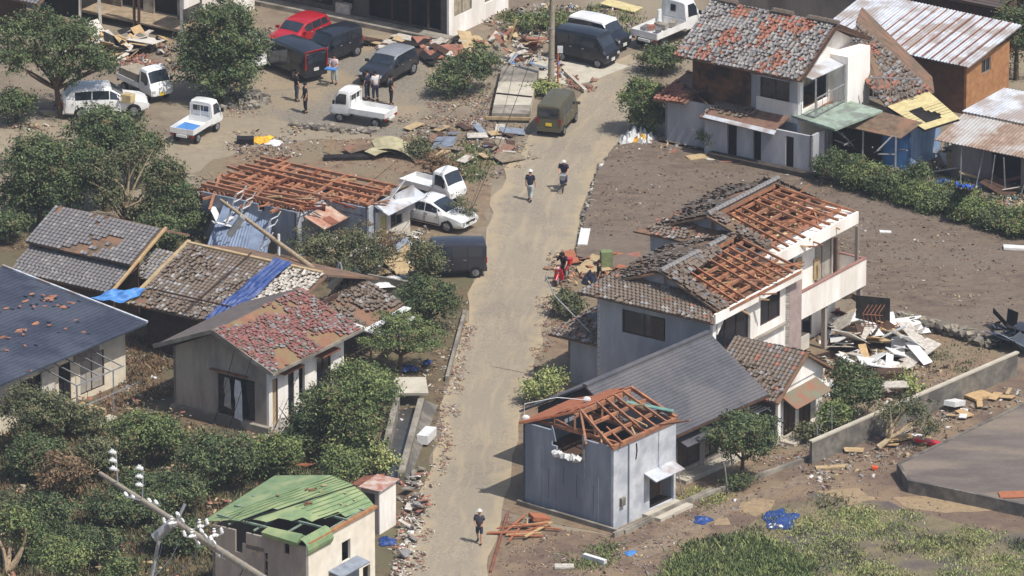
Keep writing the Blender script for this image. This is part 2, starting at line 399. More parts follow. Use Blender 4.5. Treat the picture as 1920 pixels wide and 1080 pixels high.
# road with dust along its edges: uv.x across
LE = [(735, 1130), (762, 1060), (778, 1000), (800, 900), (822, 800), (838, 720), (862, 640), (880, 570), (902, 500), (915, 430), (928, 370), (962, 300), (998, 255), (1040, 228), (1090, 180), (1130, 135), (1178, 105), (1240, 88), (1330, 40), (1420, -20), (1500, -80)]
RE = [(905, 1130), (915, 1060), (930, 1000), (955, 910), (972, 800), (988, 720), (1015, 655), (1026, 600), (1045, 545), (1072, 480), (1092, 400), (1112, 335), (1152, 280), (1172, 250), (1196, 200), (1215, 160), (1245, 128), (1300, 100), (1380, 60), (1470, 0), (1560, -60)]
def road():
    me = bpy.data.meshes.new('road'); vs = []; fs = []; uv = []; nx = 10
    L = []; 
    for i in range(len(LE) - 1):
        for k in range(4): L.append((i, k / 4))
    d = 0; prev = None
    for (i, t) in L:
        a = G(*LE[i]).lerp(G(*LE[i+1]), t); c = G(*RE[i]).lerp(G(*RE[i+1]), t)
        a = a + V(noise.noise(a*.35), 0, 0)*.5; c = c + V(noise.noise(c*.35), 0, 0)*.35
        mid = (a + c) / 2; d += (mid - prev).length if prev else 0; prev = mid
        for j in range(nx + 1):
            p = a.lerp(c, j/nx); vs.append((p.x, p.y, .03)); uv.append((j / nx, d / 10))
    for r in range(len(L) - 1):
        for j in range(nx): q = r*(nx+1)+j; fs.append((q, q+1, q+nx+2, q+nx+1))
    me.from_pydata(vs, [], fs); ul = me.uv_layers.new(name='UVMap')
    for lp in me.loops: ul.data[lp.index].uv = uv[lp.vertex_index]
    o = bpy.data.objects.new('road', me); COL.objects.link(o); tag(o, kind='structure')
    m = bpy.data.materials.new('worn_asphalt'); m.use_nodes = True; N = m.node_tree.nodes; K = m.node_tree.links; bs = N['Principled BSDF']
    bs.inputs['Roughness'].default_value = .9; bs.inputs['Specular IOR Level'].default_value = .2
    g = N.new('ShaderNodeNewGeometry'); u = N.new('ShaderNodeUVMap'); sx = N.new('ShaderNodeSeparateXYZ'); K.new(u.outputs[0], sx.inputs[0])
    def nz(sc, det=6, st=None):
        n = N.new('ShaderNodeTexNoise'); n.inputs['Scale'].default_value = sc; n.inputs['Detail'].default_value = det
        if st:
            mp = N.new('ShaderNodeMapping'); mp.inputs['Scale'].default_value = st; K.new(u.outputs[0], mp.inputs[0]); K.new(mp.outputs[0], n.inputs[0])
        else: K.new(g.outputs['Position'], n.inputs[0])
        return n.outputs[0]
    def math_(op, a, b_=None):
        n = N.new('ShaderNodeMath'); n.operation = op
        for i, q in enumerate((a, b_)):
            if q is None: continue
            if isinstance(q, (int, float)): n.inputs[i].default_value = q
            else: K.new(q, n.inputs[i])
        return n.outputs[0]
    def mixc(f, a, c):
        n = N.new('ShaderNodeMix'); n.data_type = 'RGBA'
        K.new(f, n.inputs[0]) if not isinstance(f, float) else setattr(n.inputs[0], 'default_value', f)
        for idx, q in ((6, a), (7, c)):
            if isinstance(q, tuple): n.inputs[idx].default_value = tuple(x/1.25 for x in lin(q)) + (1,)
            else: K.new(q, n.inputs[idx])
        return n.outputs[2]
    def ramp(f, a, c):
        n = N.new('ShaderNodeMapRange'); n.inputs[1].default_value = a; n.inputs[2].default_value = c; K.new(f, n.inputs[0]); return n.outputs[0]
    fine = nz(11, 12); base = mixc(ramp(fine, .3, .7), (134, 124, 110), (176, 163, 143))
    base = mixc(ramp(nz(.13, 3), .52, .56), base, mixc(ramp(fine, .3, .7), (128, 119, 107), (164, 153, 136)))
    base = mixc(ramp(nz(.35, 8), .45, .62), base, (154, 144, 127))
    tr = mixc(ramp(nz(1, 6, (9, 2.5, 1)), .5, .72), base, (172, 158, 134))
    vor = N.new('ShaderNodeTexVoronoi'); vor.feature = 'DISTANCE_TO_EDGE'; vor.inputs['Scale'].default_value = .45; K.new(g.outputs['Position'], vor.inputs['Vector']); crk = math_('MULTIPLY', math_('LESS_THAN', vor.outputs['Distance'], .012), ramp(nz(.3, 3), .5, .6))
    e = math_('ABSOLUTE', math_('SUBTRACT', sx.outputs[0], .5)); ed = math_('ADD', e, math_('MULTIPLY', math_('SUBTRACT', nz(1.7, 12), .5), .45))
    ed = math_('ADD', ed, math_('MULTIPLY', math_('SUBTRACT', nz(.25, 6), .5), .7))
    c = mixc(ramp(ed, .3, .58), tr, (180, 163, 134))
    K.new(c, bs.inputs['Base Color']); bp = N.new('ShaderNodeBump'); bp.inputs['Strength'].default_value = .3; bp.inputs['Distance'].default_value = .03; K.new(nz(5, 9), bp.inputs['Height']); K.new(bp.outputs[0], bs.inputs['Normal'])
    me.materials.append(m)
road()

patch('gravel_lot', [(500, 60), (800, 70), (900, 130), (800, 215), (760, 260), (500, 275), (420, 230), (470, 150)], M_gravel, .008)
patch('dirt_lane', [(-60, 225), (120, 215), (330, 262), (430, 215), (560, 232), (760, 262), (600, 262), (520, 262), (470, 290), (380, 330), (300, 335), (200, 290), (-60, 290)], M_lane, .012)
patch('field', [(1152, 283), (1250, 262), (1330, 285), (1540, 330), (1700, 380), (1960, 450), (1960, 640), (1850, 640), (1640, 595), (1600, 560), (1300, 560), (1080, 490), (1094, 440), (1116, 340)], M_soil, .3, .06)
patch('house_plot', [(1045, 550), (1100, 500), (1640, 600), (1850, 640), (1900, 690), (1520, 850), (1300, 960), (1170, 1010), (930, 955), (975, 790), (1018, 660)], M_yard, .016)
patch('soil_lot', [(935, 975), (1170, 1010), (1320, 915), (1900, 700), (1990, 660), (1990, 1150), (880, 1150), (915, 1060)], M_lot, .02)
patch('weedy_lot', [(1240, 1150), (1290, 1050), (1430, 960), (1530, 925), (1640, 935), (1760, 975), (1990, 1010), (1990, 1150)], M_weed, .024, .5)
patch('left_yards', [(-60, 430), (370, 430), (700, 430), (900, 480), (880, 570), (838, 710), (800, 900), (740, 1130), (-60, 1130)], M_litter, .006)
patch('brown_yard', [(500, 270), (620, 262), (880, 255), (930, 300), (910, 420), (780, 470), (500, 350), (360, 330), (400, 300)], M_yard, .014)
patch('concrete_drive', [(985, 95), (1150, 118), (1180, 125), (1108, 153), (1070, 163), (985, 140), (930, 110)], M_concl, .036, 0)
M_sand = mat('sand', (170, 148, 116), (148, 128, 102), scale=3, grit=.12)
patch('sand_patch', [(1385, 945), (1420, 936), (1455, 940), (1452, 958), (1410, 966), (1385, 958)], M_sand, .03, .3)
patch('sand_patch', [(1335, 975), (1370, 972), (1368, 984), (1338, 986)], M_sand, .03, .2)
patch('sand_patch', [(1540, 925), (1600, 920), (1660, 935), (1600, 945)], M_sand, .03, .4)
patch('sand_patch', [(1680, 935), (1740, 930), (1860, 955), (1830, 965), (1700, 950)], M_sand, .032, .4)
patch('lane_strip', [(1175, 1030), (1310, 965), (1530, 878), (1560, 885), (1330, 985), (1190, 1060)], mat('pale_lane', (150, 132, 112), (120, 104, 90), scale=2, grit=.2), .028, .4)
GREY = [M_tileb, M_tile1, M_tile3, M_clay]
BROWNT = [M_tileb, M_tile2, M_tile1, M_clay]
def lerp2(A, B, C, D, s, t): return A.lerp(B, s).lerp(D.lerp(C, s), t)
def attic(parent, P, z, m=None):
    """ceiling boards with lumps of insulation seen between bare rafters"""
    b = MB(); b.slab([Vector(p) + V(0, 0, z) for p in P], .05); o = b.make('ceiling', m or M_atticm, parent)
    q = MB(); A, B_, C, D = [Vector(p) + V(0, 0, z) for p in P]
    for i in range(190):
        c = lerp2(A, B_, C, D, rnd.uniform(.05, .95), rnd.uniform(.05, .95)) + V(0, 0, rnd.uniform(.05, .25)); s = rnd.uniform(.12, .5)
        M = Matrix.Rotation(rnd.uniform(0, 6), 3, 'Z') @ Matrix.Rotation(rnd.gauss(0, .5), 3, 'X'); q.box(c, (s, s * rnd.uniform(.2, .8), .04), M=M, m=rnd.choice((0, 0, 1, 1, 2)))
    tag(q.make('ceiling_debris', [M_fresh, M_raft, M_pinsul], parent), kind='stuff')
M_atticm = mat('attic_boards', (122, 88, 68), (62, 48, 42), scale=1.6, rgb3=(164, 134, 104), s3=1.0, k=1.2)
M_pinsul = mat('pale_insulation', (214, 192, 150), (180, 156, 118), scale=5, k=1.1)
def rafters(parent, A, B, C, D, n=9, purl=3, w=.09, h=.12, skip=(), m=None, mess=6):
    """bare rafters AB eave -> DC ridge plus purlins; each a bar of one timber frame"""
    A, B, C, D = map(Vector, (A, B, C, D)); b = MB()
    for i in range(n):
        s = i / (n - 1)
        if i in skip: continue
        b.bar(A.lerp(B, s), D.lerp(C, s), w, h)
    for j in range(purl + 1):
        t = j / purl; b.bar(A.lerp(D, t) - V(0,0,h), B.lerp(C, t) - V(0,0,h), w*1.5, h*1.2)
    for k in range(mess):
        p = lerp2(A, B, C, D, rnd.random(), rnd.random()) - V(0,0,rnd.uniform(.1,.5)); q = p + V(rnd.gauss(0,.9), rnd.gauss(0,.9), rnd.gauss(0,.25)); b.bar(p, q, w*.8, w*.8, m=1 if rnd.random() < .35 else 0)
    return b.make('rafters', [m or M_raft, M_fresh], parent)
def trusses(parent, f, u0, u1, v0, v1, ze, zr, n=5, m=None):
    """king-post trusses across v, spaced along u"""
    b = MB(); vm = (v0 + v1) / 2
    for i in range(n):
        u = u0 + (u1 - u0) * i / (n - 1)
        b.bar(f(u, v0, ze), f(u, v1, ze), .12, .16); b.bar(f(u, vm, ze + .08), f(u, vm, zr - .1), .1)
        for k in (.28, .72):
            v = v0 + (v1 - v0) * k; zt = ze + (zr - ze) * (1 - abs(k - .5) * 2); b.bar(f(u, v, ze + .08), f(u, v, zt - .12), .08); b.bar(f(u, vm, ze + .1), f(u, v, zt - .15), .07)
    b.bar(f(u0, vm, zr - .08), f(u1, vm, zr - .08), .14, .16)
    b.make('roof_trusses', m or M_raft, parent)
def room(b, f, u0, u1, v0, v1, z0, z1, m=0):
    """floor/partition box inside so that openings look into something dark"""
    b.box(f((u0+u1)/2, (v0+v1)/2, (z0+z1)/2), (u1-u0, v1-v0, z1-z0), radians(f.a), m)
def fascia(parent, p, q, h=.25, t=.04, m=None, name='fascia'):
    b = MB(); b.bar(p, q, t, h); b.make(name, m or M_white, parent)

# ======== two storey white house with bare rafters ========
f = Fr(1335, 790, 56)
W2 = thing('two_storey_house', f(0, 0), 'large white two storey house with its rafters bare in two stepped roofs and a balcony', 'house')
L1, W1 = 7.0, 6.7
b = MB()
# front block, upper and lower storey: right wall (along u) lit, front wall (along v) in shade
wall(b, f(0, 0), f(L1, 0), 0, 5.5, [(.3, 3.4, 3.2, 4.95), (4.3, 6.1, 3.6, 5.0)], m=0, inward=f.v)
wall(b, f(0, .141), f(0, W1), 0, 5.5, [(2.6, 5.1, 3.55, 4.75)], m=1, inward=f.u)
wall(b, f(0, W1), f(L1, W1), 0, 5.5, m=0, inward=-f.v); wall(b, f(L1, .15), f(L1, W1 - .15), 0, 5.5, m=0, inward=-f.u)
# gable triangle of the front roof, set back behind the skirt roof
gu = 1.05
b.slab([f(gu, 1.1, 5.9), f(gu, W1 - 1.0, 5.9), f(gu, W1/2, 6.65)], .1, 1)
# chamfers of the arched opening
for s0, s1 in ((.3, .85), (3.4, 2.85)):
    b.slab([f(s0, .01, 4.98), f(s1, .01, 4.98), f(s0, .01, 4.4)], .1, 0)
# rear block, set back by 2.2 m
g = f.at(7.6, 2.2); L2, W22 = 7.2, 6.4
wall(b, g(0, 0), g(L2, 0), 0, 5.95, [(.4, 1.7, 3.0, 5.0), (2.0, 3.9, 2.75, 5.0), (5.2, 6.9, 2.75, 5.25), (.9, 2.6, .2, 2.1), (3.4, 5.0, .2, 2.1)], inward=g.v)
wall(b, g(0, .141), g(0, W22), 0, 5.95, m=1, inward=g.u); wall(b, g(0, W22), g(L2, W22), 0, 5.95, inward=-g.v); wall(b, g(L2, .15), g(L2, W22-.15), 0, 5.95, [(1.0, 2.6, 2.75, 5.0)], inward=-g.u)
b.slab([g(.9, .6, 6.2), g(.9, W22 - .6, 6.2), g(.9, W22/2, 6.95)], .1, 1)
# linking pinkish stair tower beside the balcony
b.box(f(7.35, .95, 2.65), (1.5, 1.9, 5.3), radians(56), 2)
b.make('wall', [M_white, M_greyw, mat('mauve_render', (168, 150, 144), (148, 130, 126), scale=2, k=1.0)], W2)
# floors and dark rooms
b = MB()
for z in (.3, 2.75): b.box(f(L1/2, W1/2, z), (L1-.4, W1-.4, .1), radians(56)); b.box(g(L2/2, W22/2, z), (L2-.4, W22-.4, .1), radians(56))
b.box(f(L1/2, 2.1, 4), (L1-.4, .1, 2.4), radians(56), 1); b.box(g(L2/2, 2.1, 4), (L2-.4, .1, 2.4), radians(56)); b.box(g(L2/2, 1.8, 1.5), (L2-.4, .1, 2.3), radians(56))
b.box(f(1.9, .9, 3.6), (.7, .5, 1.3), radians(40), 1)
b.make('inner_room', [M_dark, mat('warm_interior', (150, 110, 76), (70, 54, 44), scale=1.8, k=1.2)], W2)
window(W2, f(0, 0), f(L1, 0), .3, 3.4, 3.2, 4.95, -f.v, bars=2, fm=M_brown, inset=.14)
window(W2, f(0, 0), f(L1, 0), 4.3, 6.1, 3.6, 5.0, -f.v, fm=M_brown)
wn = window(W2, f(0, .14), f(0, W1), 2.6, 5.1, 3.55, 4.75, -f.u, fm=M_brown, bars=1)
b = MB(); 
for i in range(8): b.box(f(-.02, 2.85 + .1*i, 4.15), (.03, .075, 1.08), radians(56))
b.make('shutter', M_shut, wn)
for s0, s1, k in ((.4, 1.7, 'glass'), (2.0, 3.9, 'glass'), (5.2, 6.9, 'curtain')): window(W2, g(0, 0), g(L2, 0), s0, s1, 2.8, 5.0, -g.v, k, inset=.1)
for s0, s1 in ((.9, 2.6), (3.4, 5.0)): window(W2, g(0, 0), g(L2, 0), s0, s1, .2, 2.1, -g.v)
b = MB(); b.box(g(3.65, -.06, 3.75), (.5, .06, 1.8), radians(56)); b.box(g(5.3, -.06, 3.6), (.55, .06, 1.1), radians(58)); b.make('loose_board', M_ply, W2)
# white sills and belt trims
b = MB(); b.box(f(3.3, -.1, 3.12), (6.4, .2, .1), radians(56)); b.make('sill', M_conc, W2)
# balcony
b = MB(); bz0, bz1 = 2.35, 3.75; bl = 7.3
b.box(g(bl/2 + .2, -.75, bz0 + .12), (bl, 1.5, .2), radians(56))
b.box(g(bl/2 + .2, -1.5, (bz0+bz1)/2), (bl + .12, .14, bz1 - bz0), radians(56)); b.box(g(bl + .2, -.75, (bz0+bz1)/2), (.14, 1.36, bz1-bz0), radians(56)); b.box(g(.2, -.75, (bz0+bz1)/2), (.14, 1.36, bz1-bz0), radians(56), 1)
bal = b.make('balcony', [M_white, M_taupe], W2)
b = MB(); b.box(g(bl/2 + .2, -1.5, bz1 + .03), (bl + .2, .2, .06), radians(56)); b.box(g(bl + .2, -.7, bz1 + .03), (.2, 1.4, .06), radians(56)); b.make('parapet_cap', mat('dusty_pink_cap', (170, 128, 120), (148, 108, 100), scale=3), bal)
for uu in (.4, 4.0, 7.3):
    b = MB(); b.box(g(uu, -1.35, bz0/2), (.22, .22, bz0), radians(56)); b.make('pillar', M_taupe, W2)
for uu in (5.2, 7.25):
    b = MB(); b.box(g(uu, -1.2, 4.55), (.16, .16, 1.9), radians(56)); b.make('post', M_brown if uu < 6 else M_taupe, W2)
# eave beams
b = MB()
b.box(f(L1/2 + .1, -.32, 5.45), (L1 + .9, .12, .5), radians(56)); b.box(g(L2/2 + .1, -.9, 5.75), (L2 + .9, .12, .62), radians(56)); b.box(g(L2 + .45, .2, 5.75), (.12, 2.0, .5), radians(56))
b.slab([f(-.3, -.25, 5.5), f(L1 + .3, -.25, 5.5), f(L1 + .3, .1, 5.5), f(-.3, .1, 5.5)], .05); b.slab([g(-.2, -.85, 5.9), g(L2 + .4, -.85, 5.9), g(L2 + .4, .1, 5.9), g(-.2, .1, 5.9)], .05)
b.make('eave_beam', M_white, W2)
# roofs
rm = W1/2; zr = 6.85
rafters(W2, f(.9, -.35, 5.72), f(L1 + .4, -.35, 5.72), f(L1 + .3, rm - .4, zr - .25), f(1.5, rm - .4, zr - .25), 10, 5, mess=34, w=.085, skip=(3,))
trusses(W2, f, .9, L1, 0, W1, 5.7, zr - .15, 5)
attic(W2, [f(.1, .1), f(L1 - .1, .1), f(L1 - .1, W1 - .1), f(.1, W1 - .1)], 5.55)
tiles(W2, 'roof_slope', f(L1 + .3, W1 + .5, 5.55), f(.5, W1 + .5, 5.55), f(.7, rm, zr), f(L1 + .3, rm, zr), GREY, M_mudd, miss=.7, jum=.5, seed=3)
tiles(W2, 'skirt_roof', f(-.75, W1 + .7, 5.4), f(-.75, -.5, 5.4), f(.95, .75, 6.05), f(.95, W1 - .4, 6.05), GREY, M_mudd, miss=.78, jum=.62, seed=5, redp=.02)
# verge strips: tiles left on the rim
tiles(W2, 'verge_roof', f(-.1, -.35, 5.8), f(1.0, -.35, 5.8), f(1.5, rm, zr + .06), f(.5, rm, zr + .06), BROWNT, M_mudd, miss=.7, jum=.3, seed=8)
tiles(W2, 'ridge_strip', f(1.4, rm - .75, zr - .38), f(L1 * .75, rm - .5, zr - .25), f(L1 * .75, rm, zr + .04), f(1.4, rm, zr + .04), BROWNT, M_mudd, miss=.8, jum=.4, seed=9)
ridgecap(W2, f(.5, rm, zr + .05), f(L1 * .9, rm, zr + .05), M_tile1, .13, gaps=((.55, .7),))
r2 = W22/2; zr2 = 7.2
rafters(W2, g(.6, -.85, 6.08), g(L2 + .4, -.85, 6.08), g(L2 - .9, r2 - .4, zr2 - .2), g(1.0, r2 - .4, zr2 - .2), 10, 5, mess=36, w=.085, skip=(4,))
trusses(W2, g, .7, L2 - .7, 0, W22, 6.05, zr2 - .15, 5)
attic(W2, [g(.1, .1), g(L2 - .1, .1), g(L2 - .1, W22 - .1), g(.1, W22 - .1)], 5.92)
tiles(W2, 'roof_slope', g(L2 + .4, W22 + .5, 5.85), g(.1, W22 + .5, 5.85), g(.5, r2, zr2), g(L2 - .6, r2, zr2), GREY, M_mudd, miss=.66, jum=.45, seed=13)
tiles(W2, 'skirt_roof', g(-.5, W22 + .7, 5.9), g(-.5, 1.6, 5.95), g(.8, 2.0, 6.4), g(.8, W22 - .4, 6.35), GREY, M_mudd, miss=.66, jum=.5, seed=15, redp=.08)
tiles(W2, 'hip_roof', g(L2 + .5, .9, 6.15), g(L2 + .5, W22 + .5, 5.9), g(L2 - .6, r2 + .4, zr2), g(L2 - .7, r2 - .3, zr2), GREY, M_mudd, miss=.6, jum=.4, seed=25)
tiles(W2, 'verge_roof', g(-.1, -.3, 6.3), g(.8, -.3, 6.3), g(1.1, r2, zr2 + .06), g(.2, r2, zr2 + .06), BROWNT, M_mudd, miss=.7, jum=.3, seed=18)
ridgecap(W2, g(.3, r2, zr2 + .05), g(L2 * .95, r2, zr2 + .05), M_tile1, .13)
# low entrance wing at the road side
e = f.at(.6, W1)
b = MB(); wall(b, e(0, .01), e(0, 2.1), 0, 2.6, m=0, inward=e.u); wall(b, e(0, 2.1), e(5.5, 2.1), 0, 2.6, [(.8, 2.2, .1, 2.0)], m=1, inward=-e.v)
b.make('wing_wall', [M_greyw, M_taupe], W2)
tiles(W2, 'entrance_roof', e(-.6, 2.9, 2.55), e(-.6, -.0, 2.55), e(1.0, -.0, 3.2), e(1.0, 2.1, 3.15), GREY, M_mudd, miss=.72, jum=.5, seed=21, redp=.05)
tiles(W2, 'entrance_roof', e(5.6, 2.9, 2.6), e(-.6, 2.9, 2.55), e(1.0, 1.7, 3.2), e(5.6, 1.7, 3.3), [M_tile1, M_tile3, M_clay, M_clay], M_mudr, miss=.56, jum=.4, seed=22)
b = MB(); b.slab([e(1.0, 1.7, 3.2), e(1.0, 0, 3.2), e(5.5, 0, 4.2), e(5.5, 1.7, 3.3)], .06); b.make('metal_flashing', M_dmet, W2)
b = MB(); b.tube([e(-.65, 3.0, 5.6), e(-.5, 2.6, 4.6), e(-.3, .6, 3.0)], .035, 6); b.make('bent_gutter', M_steel, W2)

# ======== dark metal roofed house in front ========
f = Fr(1204, 927, 50.5)
DH = thing('metal_roofed_house', f(0, 0), 'low house with an intact charcoal metal gable roof and brown shutters', 'house')
Ld = 8.3; ze, zr = 2.75, 5.0
b = MB()
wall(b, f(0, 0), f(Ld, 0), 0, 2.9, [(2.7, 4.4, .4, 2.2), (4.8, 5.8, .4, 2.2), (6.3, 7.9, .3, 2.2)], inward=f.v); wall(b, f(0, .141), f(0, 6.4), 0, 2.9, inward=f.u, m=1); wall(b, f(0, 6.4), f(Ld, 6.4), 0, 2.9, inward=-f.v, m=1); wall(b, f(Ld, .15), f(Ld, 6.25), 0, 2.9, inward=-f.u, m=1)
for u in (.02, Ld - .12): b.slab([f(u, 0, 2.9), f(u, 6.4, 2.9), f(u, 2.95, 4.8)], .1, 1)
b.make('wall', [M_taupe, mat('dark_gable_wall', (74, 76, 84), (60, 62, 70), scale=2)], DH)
for s0, s1, k in ((2.7, 4.4, 'shutter'), (4.8, 5.8, 'glass'), (6.3, 7.9, 'shutter')): window(DH, f(0, 0), f(Ld, 0), s0, s1, .42 if s0 < 6 else .32, 2.18, -f.v, k, fm=M_brown)
courses(DH, 'roof', f(-.7, -.75, 2.7), f(Ld + .5, -.75, 2.7), f(Ld + .5, 2.95, zr), f(-.7, 2.95, zr), M_dmet, 24, lip=.028)
courses(DH, 'roof', f(Ld + .5, 7.0, 2.75), f(-.7, 7.0, 2.75), f(-.7, 2.95, zr), f(Ld + .5, 2.95, zr), M_dmet, 24, lip=.028)
b = MB(); b.bar(f(-.72, 2.95, zr + .05), f(Ld + .52, 2.95, zr + .05), .26, .1); b.make('ridge_cap', M_dmet, DH)
b = MB(); b.bar(f(-.7, -.8, 2.64), f(Ld + .5, -.8, 2.64), .1, .1); b.make('gutter', M_brown, DH)
b = MB(); b.slab([f(2.2, -1.0, 2.0), f(5.9, -1.0, 2.0), f(5.9, -.0, 2.35), f(2.2, -.0, 2.35)], .06); b.make('awning', M_dmet, DH)
b = MB(); b.box(f(4.6, -.5, .1), (4.6, .7, .2), radians(50.5)); b.make('concrete_step', M_concl, DH)

# ======== grey clad building with the roof gone ========
f = Fr(1150, 995, 51)
GB = thing('grey_clad_house', f(0, 0), 'tall pale blue-grey clad building with its roof torn open beside the road', 'house')
Lg, Wg, hg = 4.75, 5.45, 4.15
b = MB()
nt_ = 1.75; 
wall(b, f(0, 0), f(Lg, 0), 0, hg + .05, [(2.75, 4.6, .2, 2.1)], inward=f.v)
# front wall with a torn notch
wall(b, f(0, .141), f(0, Wg), 0, hg, [(1.75, 3.3, 3.15, None), (3.3, 3.6, 3.4, None)], inward=f.u, t=.12, m=1)
wall(b, f(0, Wg), f(Lg, Wg), 0, hg, inward=-f.v, t=.12, m=1); wall(b, f(Lg, .15), f(Lg, Wg-.15), 0, hg, inward=-f.u, m=1)
# ragged tongues of cladding
for v0, v1, z0, z1 in ((1.45, 1.9, hg, hg + .1), (3.45, 3.8, hg, hg + .25)): b.slab([f(.02, v0, z0 - .5), f(.02, v1, z0 - .5), f(.02, v1 - .1, z1), f(.02, v0 + .15, z1 - .2)], .05, 1)
b.make('wall', [mat('sunlit_cladding', (196, 198, 202), (178, 181, 186), scale=2.5, rgb3=(160, 164, 172), s3=.8, k=1.0), M_cladsh], GB)  # one cladding in two tones: sunlit right wall, shade painted on the rest
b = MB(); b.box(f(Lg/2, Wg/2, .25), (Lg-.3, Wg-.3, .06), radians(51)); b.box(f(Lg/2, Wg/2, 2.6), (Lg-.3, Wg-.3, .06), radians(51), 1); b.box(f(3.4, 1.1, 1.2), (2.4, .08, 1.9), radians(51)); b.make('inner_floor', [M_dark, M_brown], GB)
b = MB()
b.box(f(.02 - .05, 1.79, 3.75), (.08, .1, 1.3), radians(51)); b.make('torn_edge', M_frame, GB)
b = MB()
for k in range(9):
    c = f(-.12, 2.0 + k*.18, 3.18 - .1*abs(sin(k*1.7))); b.box(c, (.2, .28, .22), rnd.random()*3, M=Matrix.Rotation(rnd.random()*3, 3, 'X') @ Matrix.Rotation(rnd.random()*3, 3, 'Z'))
b.make('torn_sheet', M_wplas, GB)
for v in (.9, 1.75, 2.6, 3.45, 4.35):
    b = MB(); b.bar(f(-.006, v, .1), f(-.006, v, 3.1), .02, .02); b.make('panel_joint', M_gmet, GB)
for (v, z0, L) in ((2.2, 1.1, 1.2), (3.0, 1.6, .9), (3.9, .7, 1.5), (1.2, .4, 1.6)):
    b = MB(); p = f(-.01, v, z0); pts = [p + f.v * .025 * sin(k * 2.1) + V(0, 0, L * k / 6) for k in range(7)]
    b.tube(pts, .008, 4); b.make('wall_crack', M_dark, GB)
b = MB(); b.tube([f(1.1, -.05, .1), f(1.1, -.05, 4.1)], .035, 6); b.make('downpipe', M_gmet, GB)
b = MB(); b.tube([f(1.7, -.02, 3.9), f(1.74, -.03, 3.5), f(1.66, -.02, 3.1)], .03, 5); b.make('wall_crack', M_dark, GB)
b = MB(); b.box(f(.6, -.08, 1.3), (.3, .14, .4), radians(51)); b.make('meter_box', M_conc, GB)
wu = window(GB, f(0, 0), f(Lg, 0), 2.75, 4.6, .2, 2.1, -f.v, 'shutter', inset=.7, fm=M_brown)
b = MB(); b.slab([f(2.3, -.75, 1.95), f(4.5, -.75, 1.95), f(4.5, -.02, 2.2), f(2.3, -.02, 2.2)], .06); b.make('awning', M_corr, GB)
b = MB(); b.slab([f(2.2, -1.1, .18), f(4.7, -1.1, .18), f(4.7, -.02, .18), f(2.2, -.02, .18)], .2); b.make('doorstep', M_concl, GB)
zr = 5.15
vm = Wg/2
b = MB(); A_, B1, C_, D_ = f(Lg + .1, Wg + .1, hg + .05), f(-.2, Wg + .1, hg + .05), f(.9, vm + .1, zr), f(Lg + .1, vm + .1, zr)
for i in range(16):
    t0, t1 = i/16, (i + .86)/16; s1 = 1 - (.0 if i < 9 else rnd.uniform(0, .25)); s0 = rnd.choice((0, 0, 0, .12)) if i != 5 else .4
    b.slab([lerp2(A_, B1, C_, D_, s0, t0), lerp2(A_, B1, C_, D_, s1, t0), lerp2(A_, B1, C_, D_, s1, t1), lerp2(A_, B1, C_, D_, s0, t1)], .025)
for i in range(7): b.bar(A_.lerp(B1, i/6) - V(0,0,.08), D_.lerp(C_, i/6) - V(0,0,.08), .08, .1)
b.make('roof_deck', M_raft2, GB)
rafters(GB, f(-.1, 0, hg + .12), f(Lg + .1, 0, hg + .12), f(Lg, vm, zr), f(.9, vm, zr), 7, 3, mess=14, w=.09, h=.12, skip=(1,))
trusses(GB, f, .5, Lg - .1, 0, Wg, hg + .05, zr - .1, 3)
b = MB(); b.bar(f(-.1, 0.05, hg + .1), f(.9, vm, zr), .1, .16); b.bar(f(-.05, 1.6, hg - .2), f(.9, vm, zr), .1, .14); b.bar(f(.1, .3, hg - .6), f(1.2, 2.4, zr - .3), .1); b.bar(f(Lg, 0, hg + .1), f(Lg, vm, zr), .12, .18)
b.bar(f(-.02, 0, hg + .09), f(Lg, 0, hg + .09), .16, .12); b.bar(f(Lg + .05, .2, hg + .4), f(Lg - 1, 2.2, zr - .3), .3, .04, 1)
b.make('hip_rafters', [M_raft, mat('teal_sheet', (130, 168, 158), (100, 140, 130), scale=4)], GB)
b = MB(); b.tube([f(.2, Wg + .1, hg + .1), f(.1, Wg + .0, hg + .9), f(.9, vm + 1.4, zr + .3), f(1.7, vm, zr + .25)], .02, 5); b.ball(f(.2, Wg, hg + .15), .2, sc=(1, .6, .8)); b.ball(f(2.4, vm + .8, zr - .1), .2, sc=(1, .6, .8)); b.make('service_wire', M_wplas, GB)
# foundation / retaining kerb
b = MB(); b.box(f(3.0, -.6, .1), (7.5, .15, .35), radians(51)); b.box(f(-.25, 2.5, .1), (.15, 6.2, .3), radians(51)); b.make('kerb', M_conc, GB)

# ======== small tiled annex on the right ========
f = Fr(1458, 830, 56)
AN = thing('tiled_annex', f(0, 0), 'small annex with grey tiled roof, white gable and a rusty awning over its door', 'house')
b = MB(); La, Wa, ha = 4.0, 3.6, 2.65
wall(b, f(0, 0), f(La, 0), 0, ha, [(.5, 1.6, .05, 1.95), (1.9, 3.0, .05, 1.95)], inward=f.v); wall(b, f(0, .141), f(0, Wa), 0, ha, inward=f.u, m=1)
wall(b, f(La, .15), f(La, Wa), 0, ha, inward=-f.u, m=1); b.slab([f(0, .01, ha), f(La, .01, ha), f(La/2, .01, 4.0)], .1)
b.make('wall', [M_white, mat('shaded_annex_wall', (104, 96, 92), (88, 80, 76), scale=2)], AN)  # shade of the front wall is painted into its dark brown-grey
for s0, s1 in ((.5, 1.6), (1.9, 3.0)): window(AN, f(0, 0), f(La, 0), s0, s1, .05, 1.95, -f.v, 'shutter', fm=M_brown)
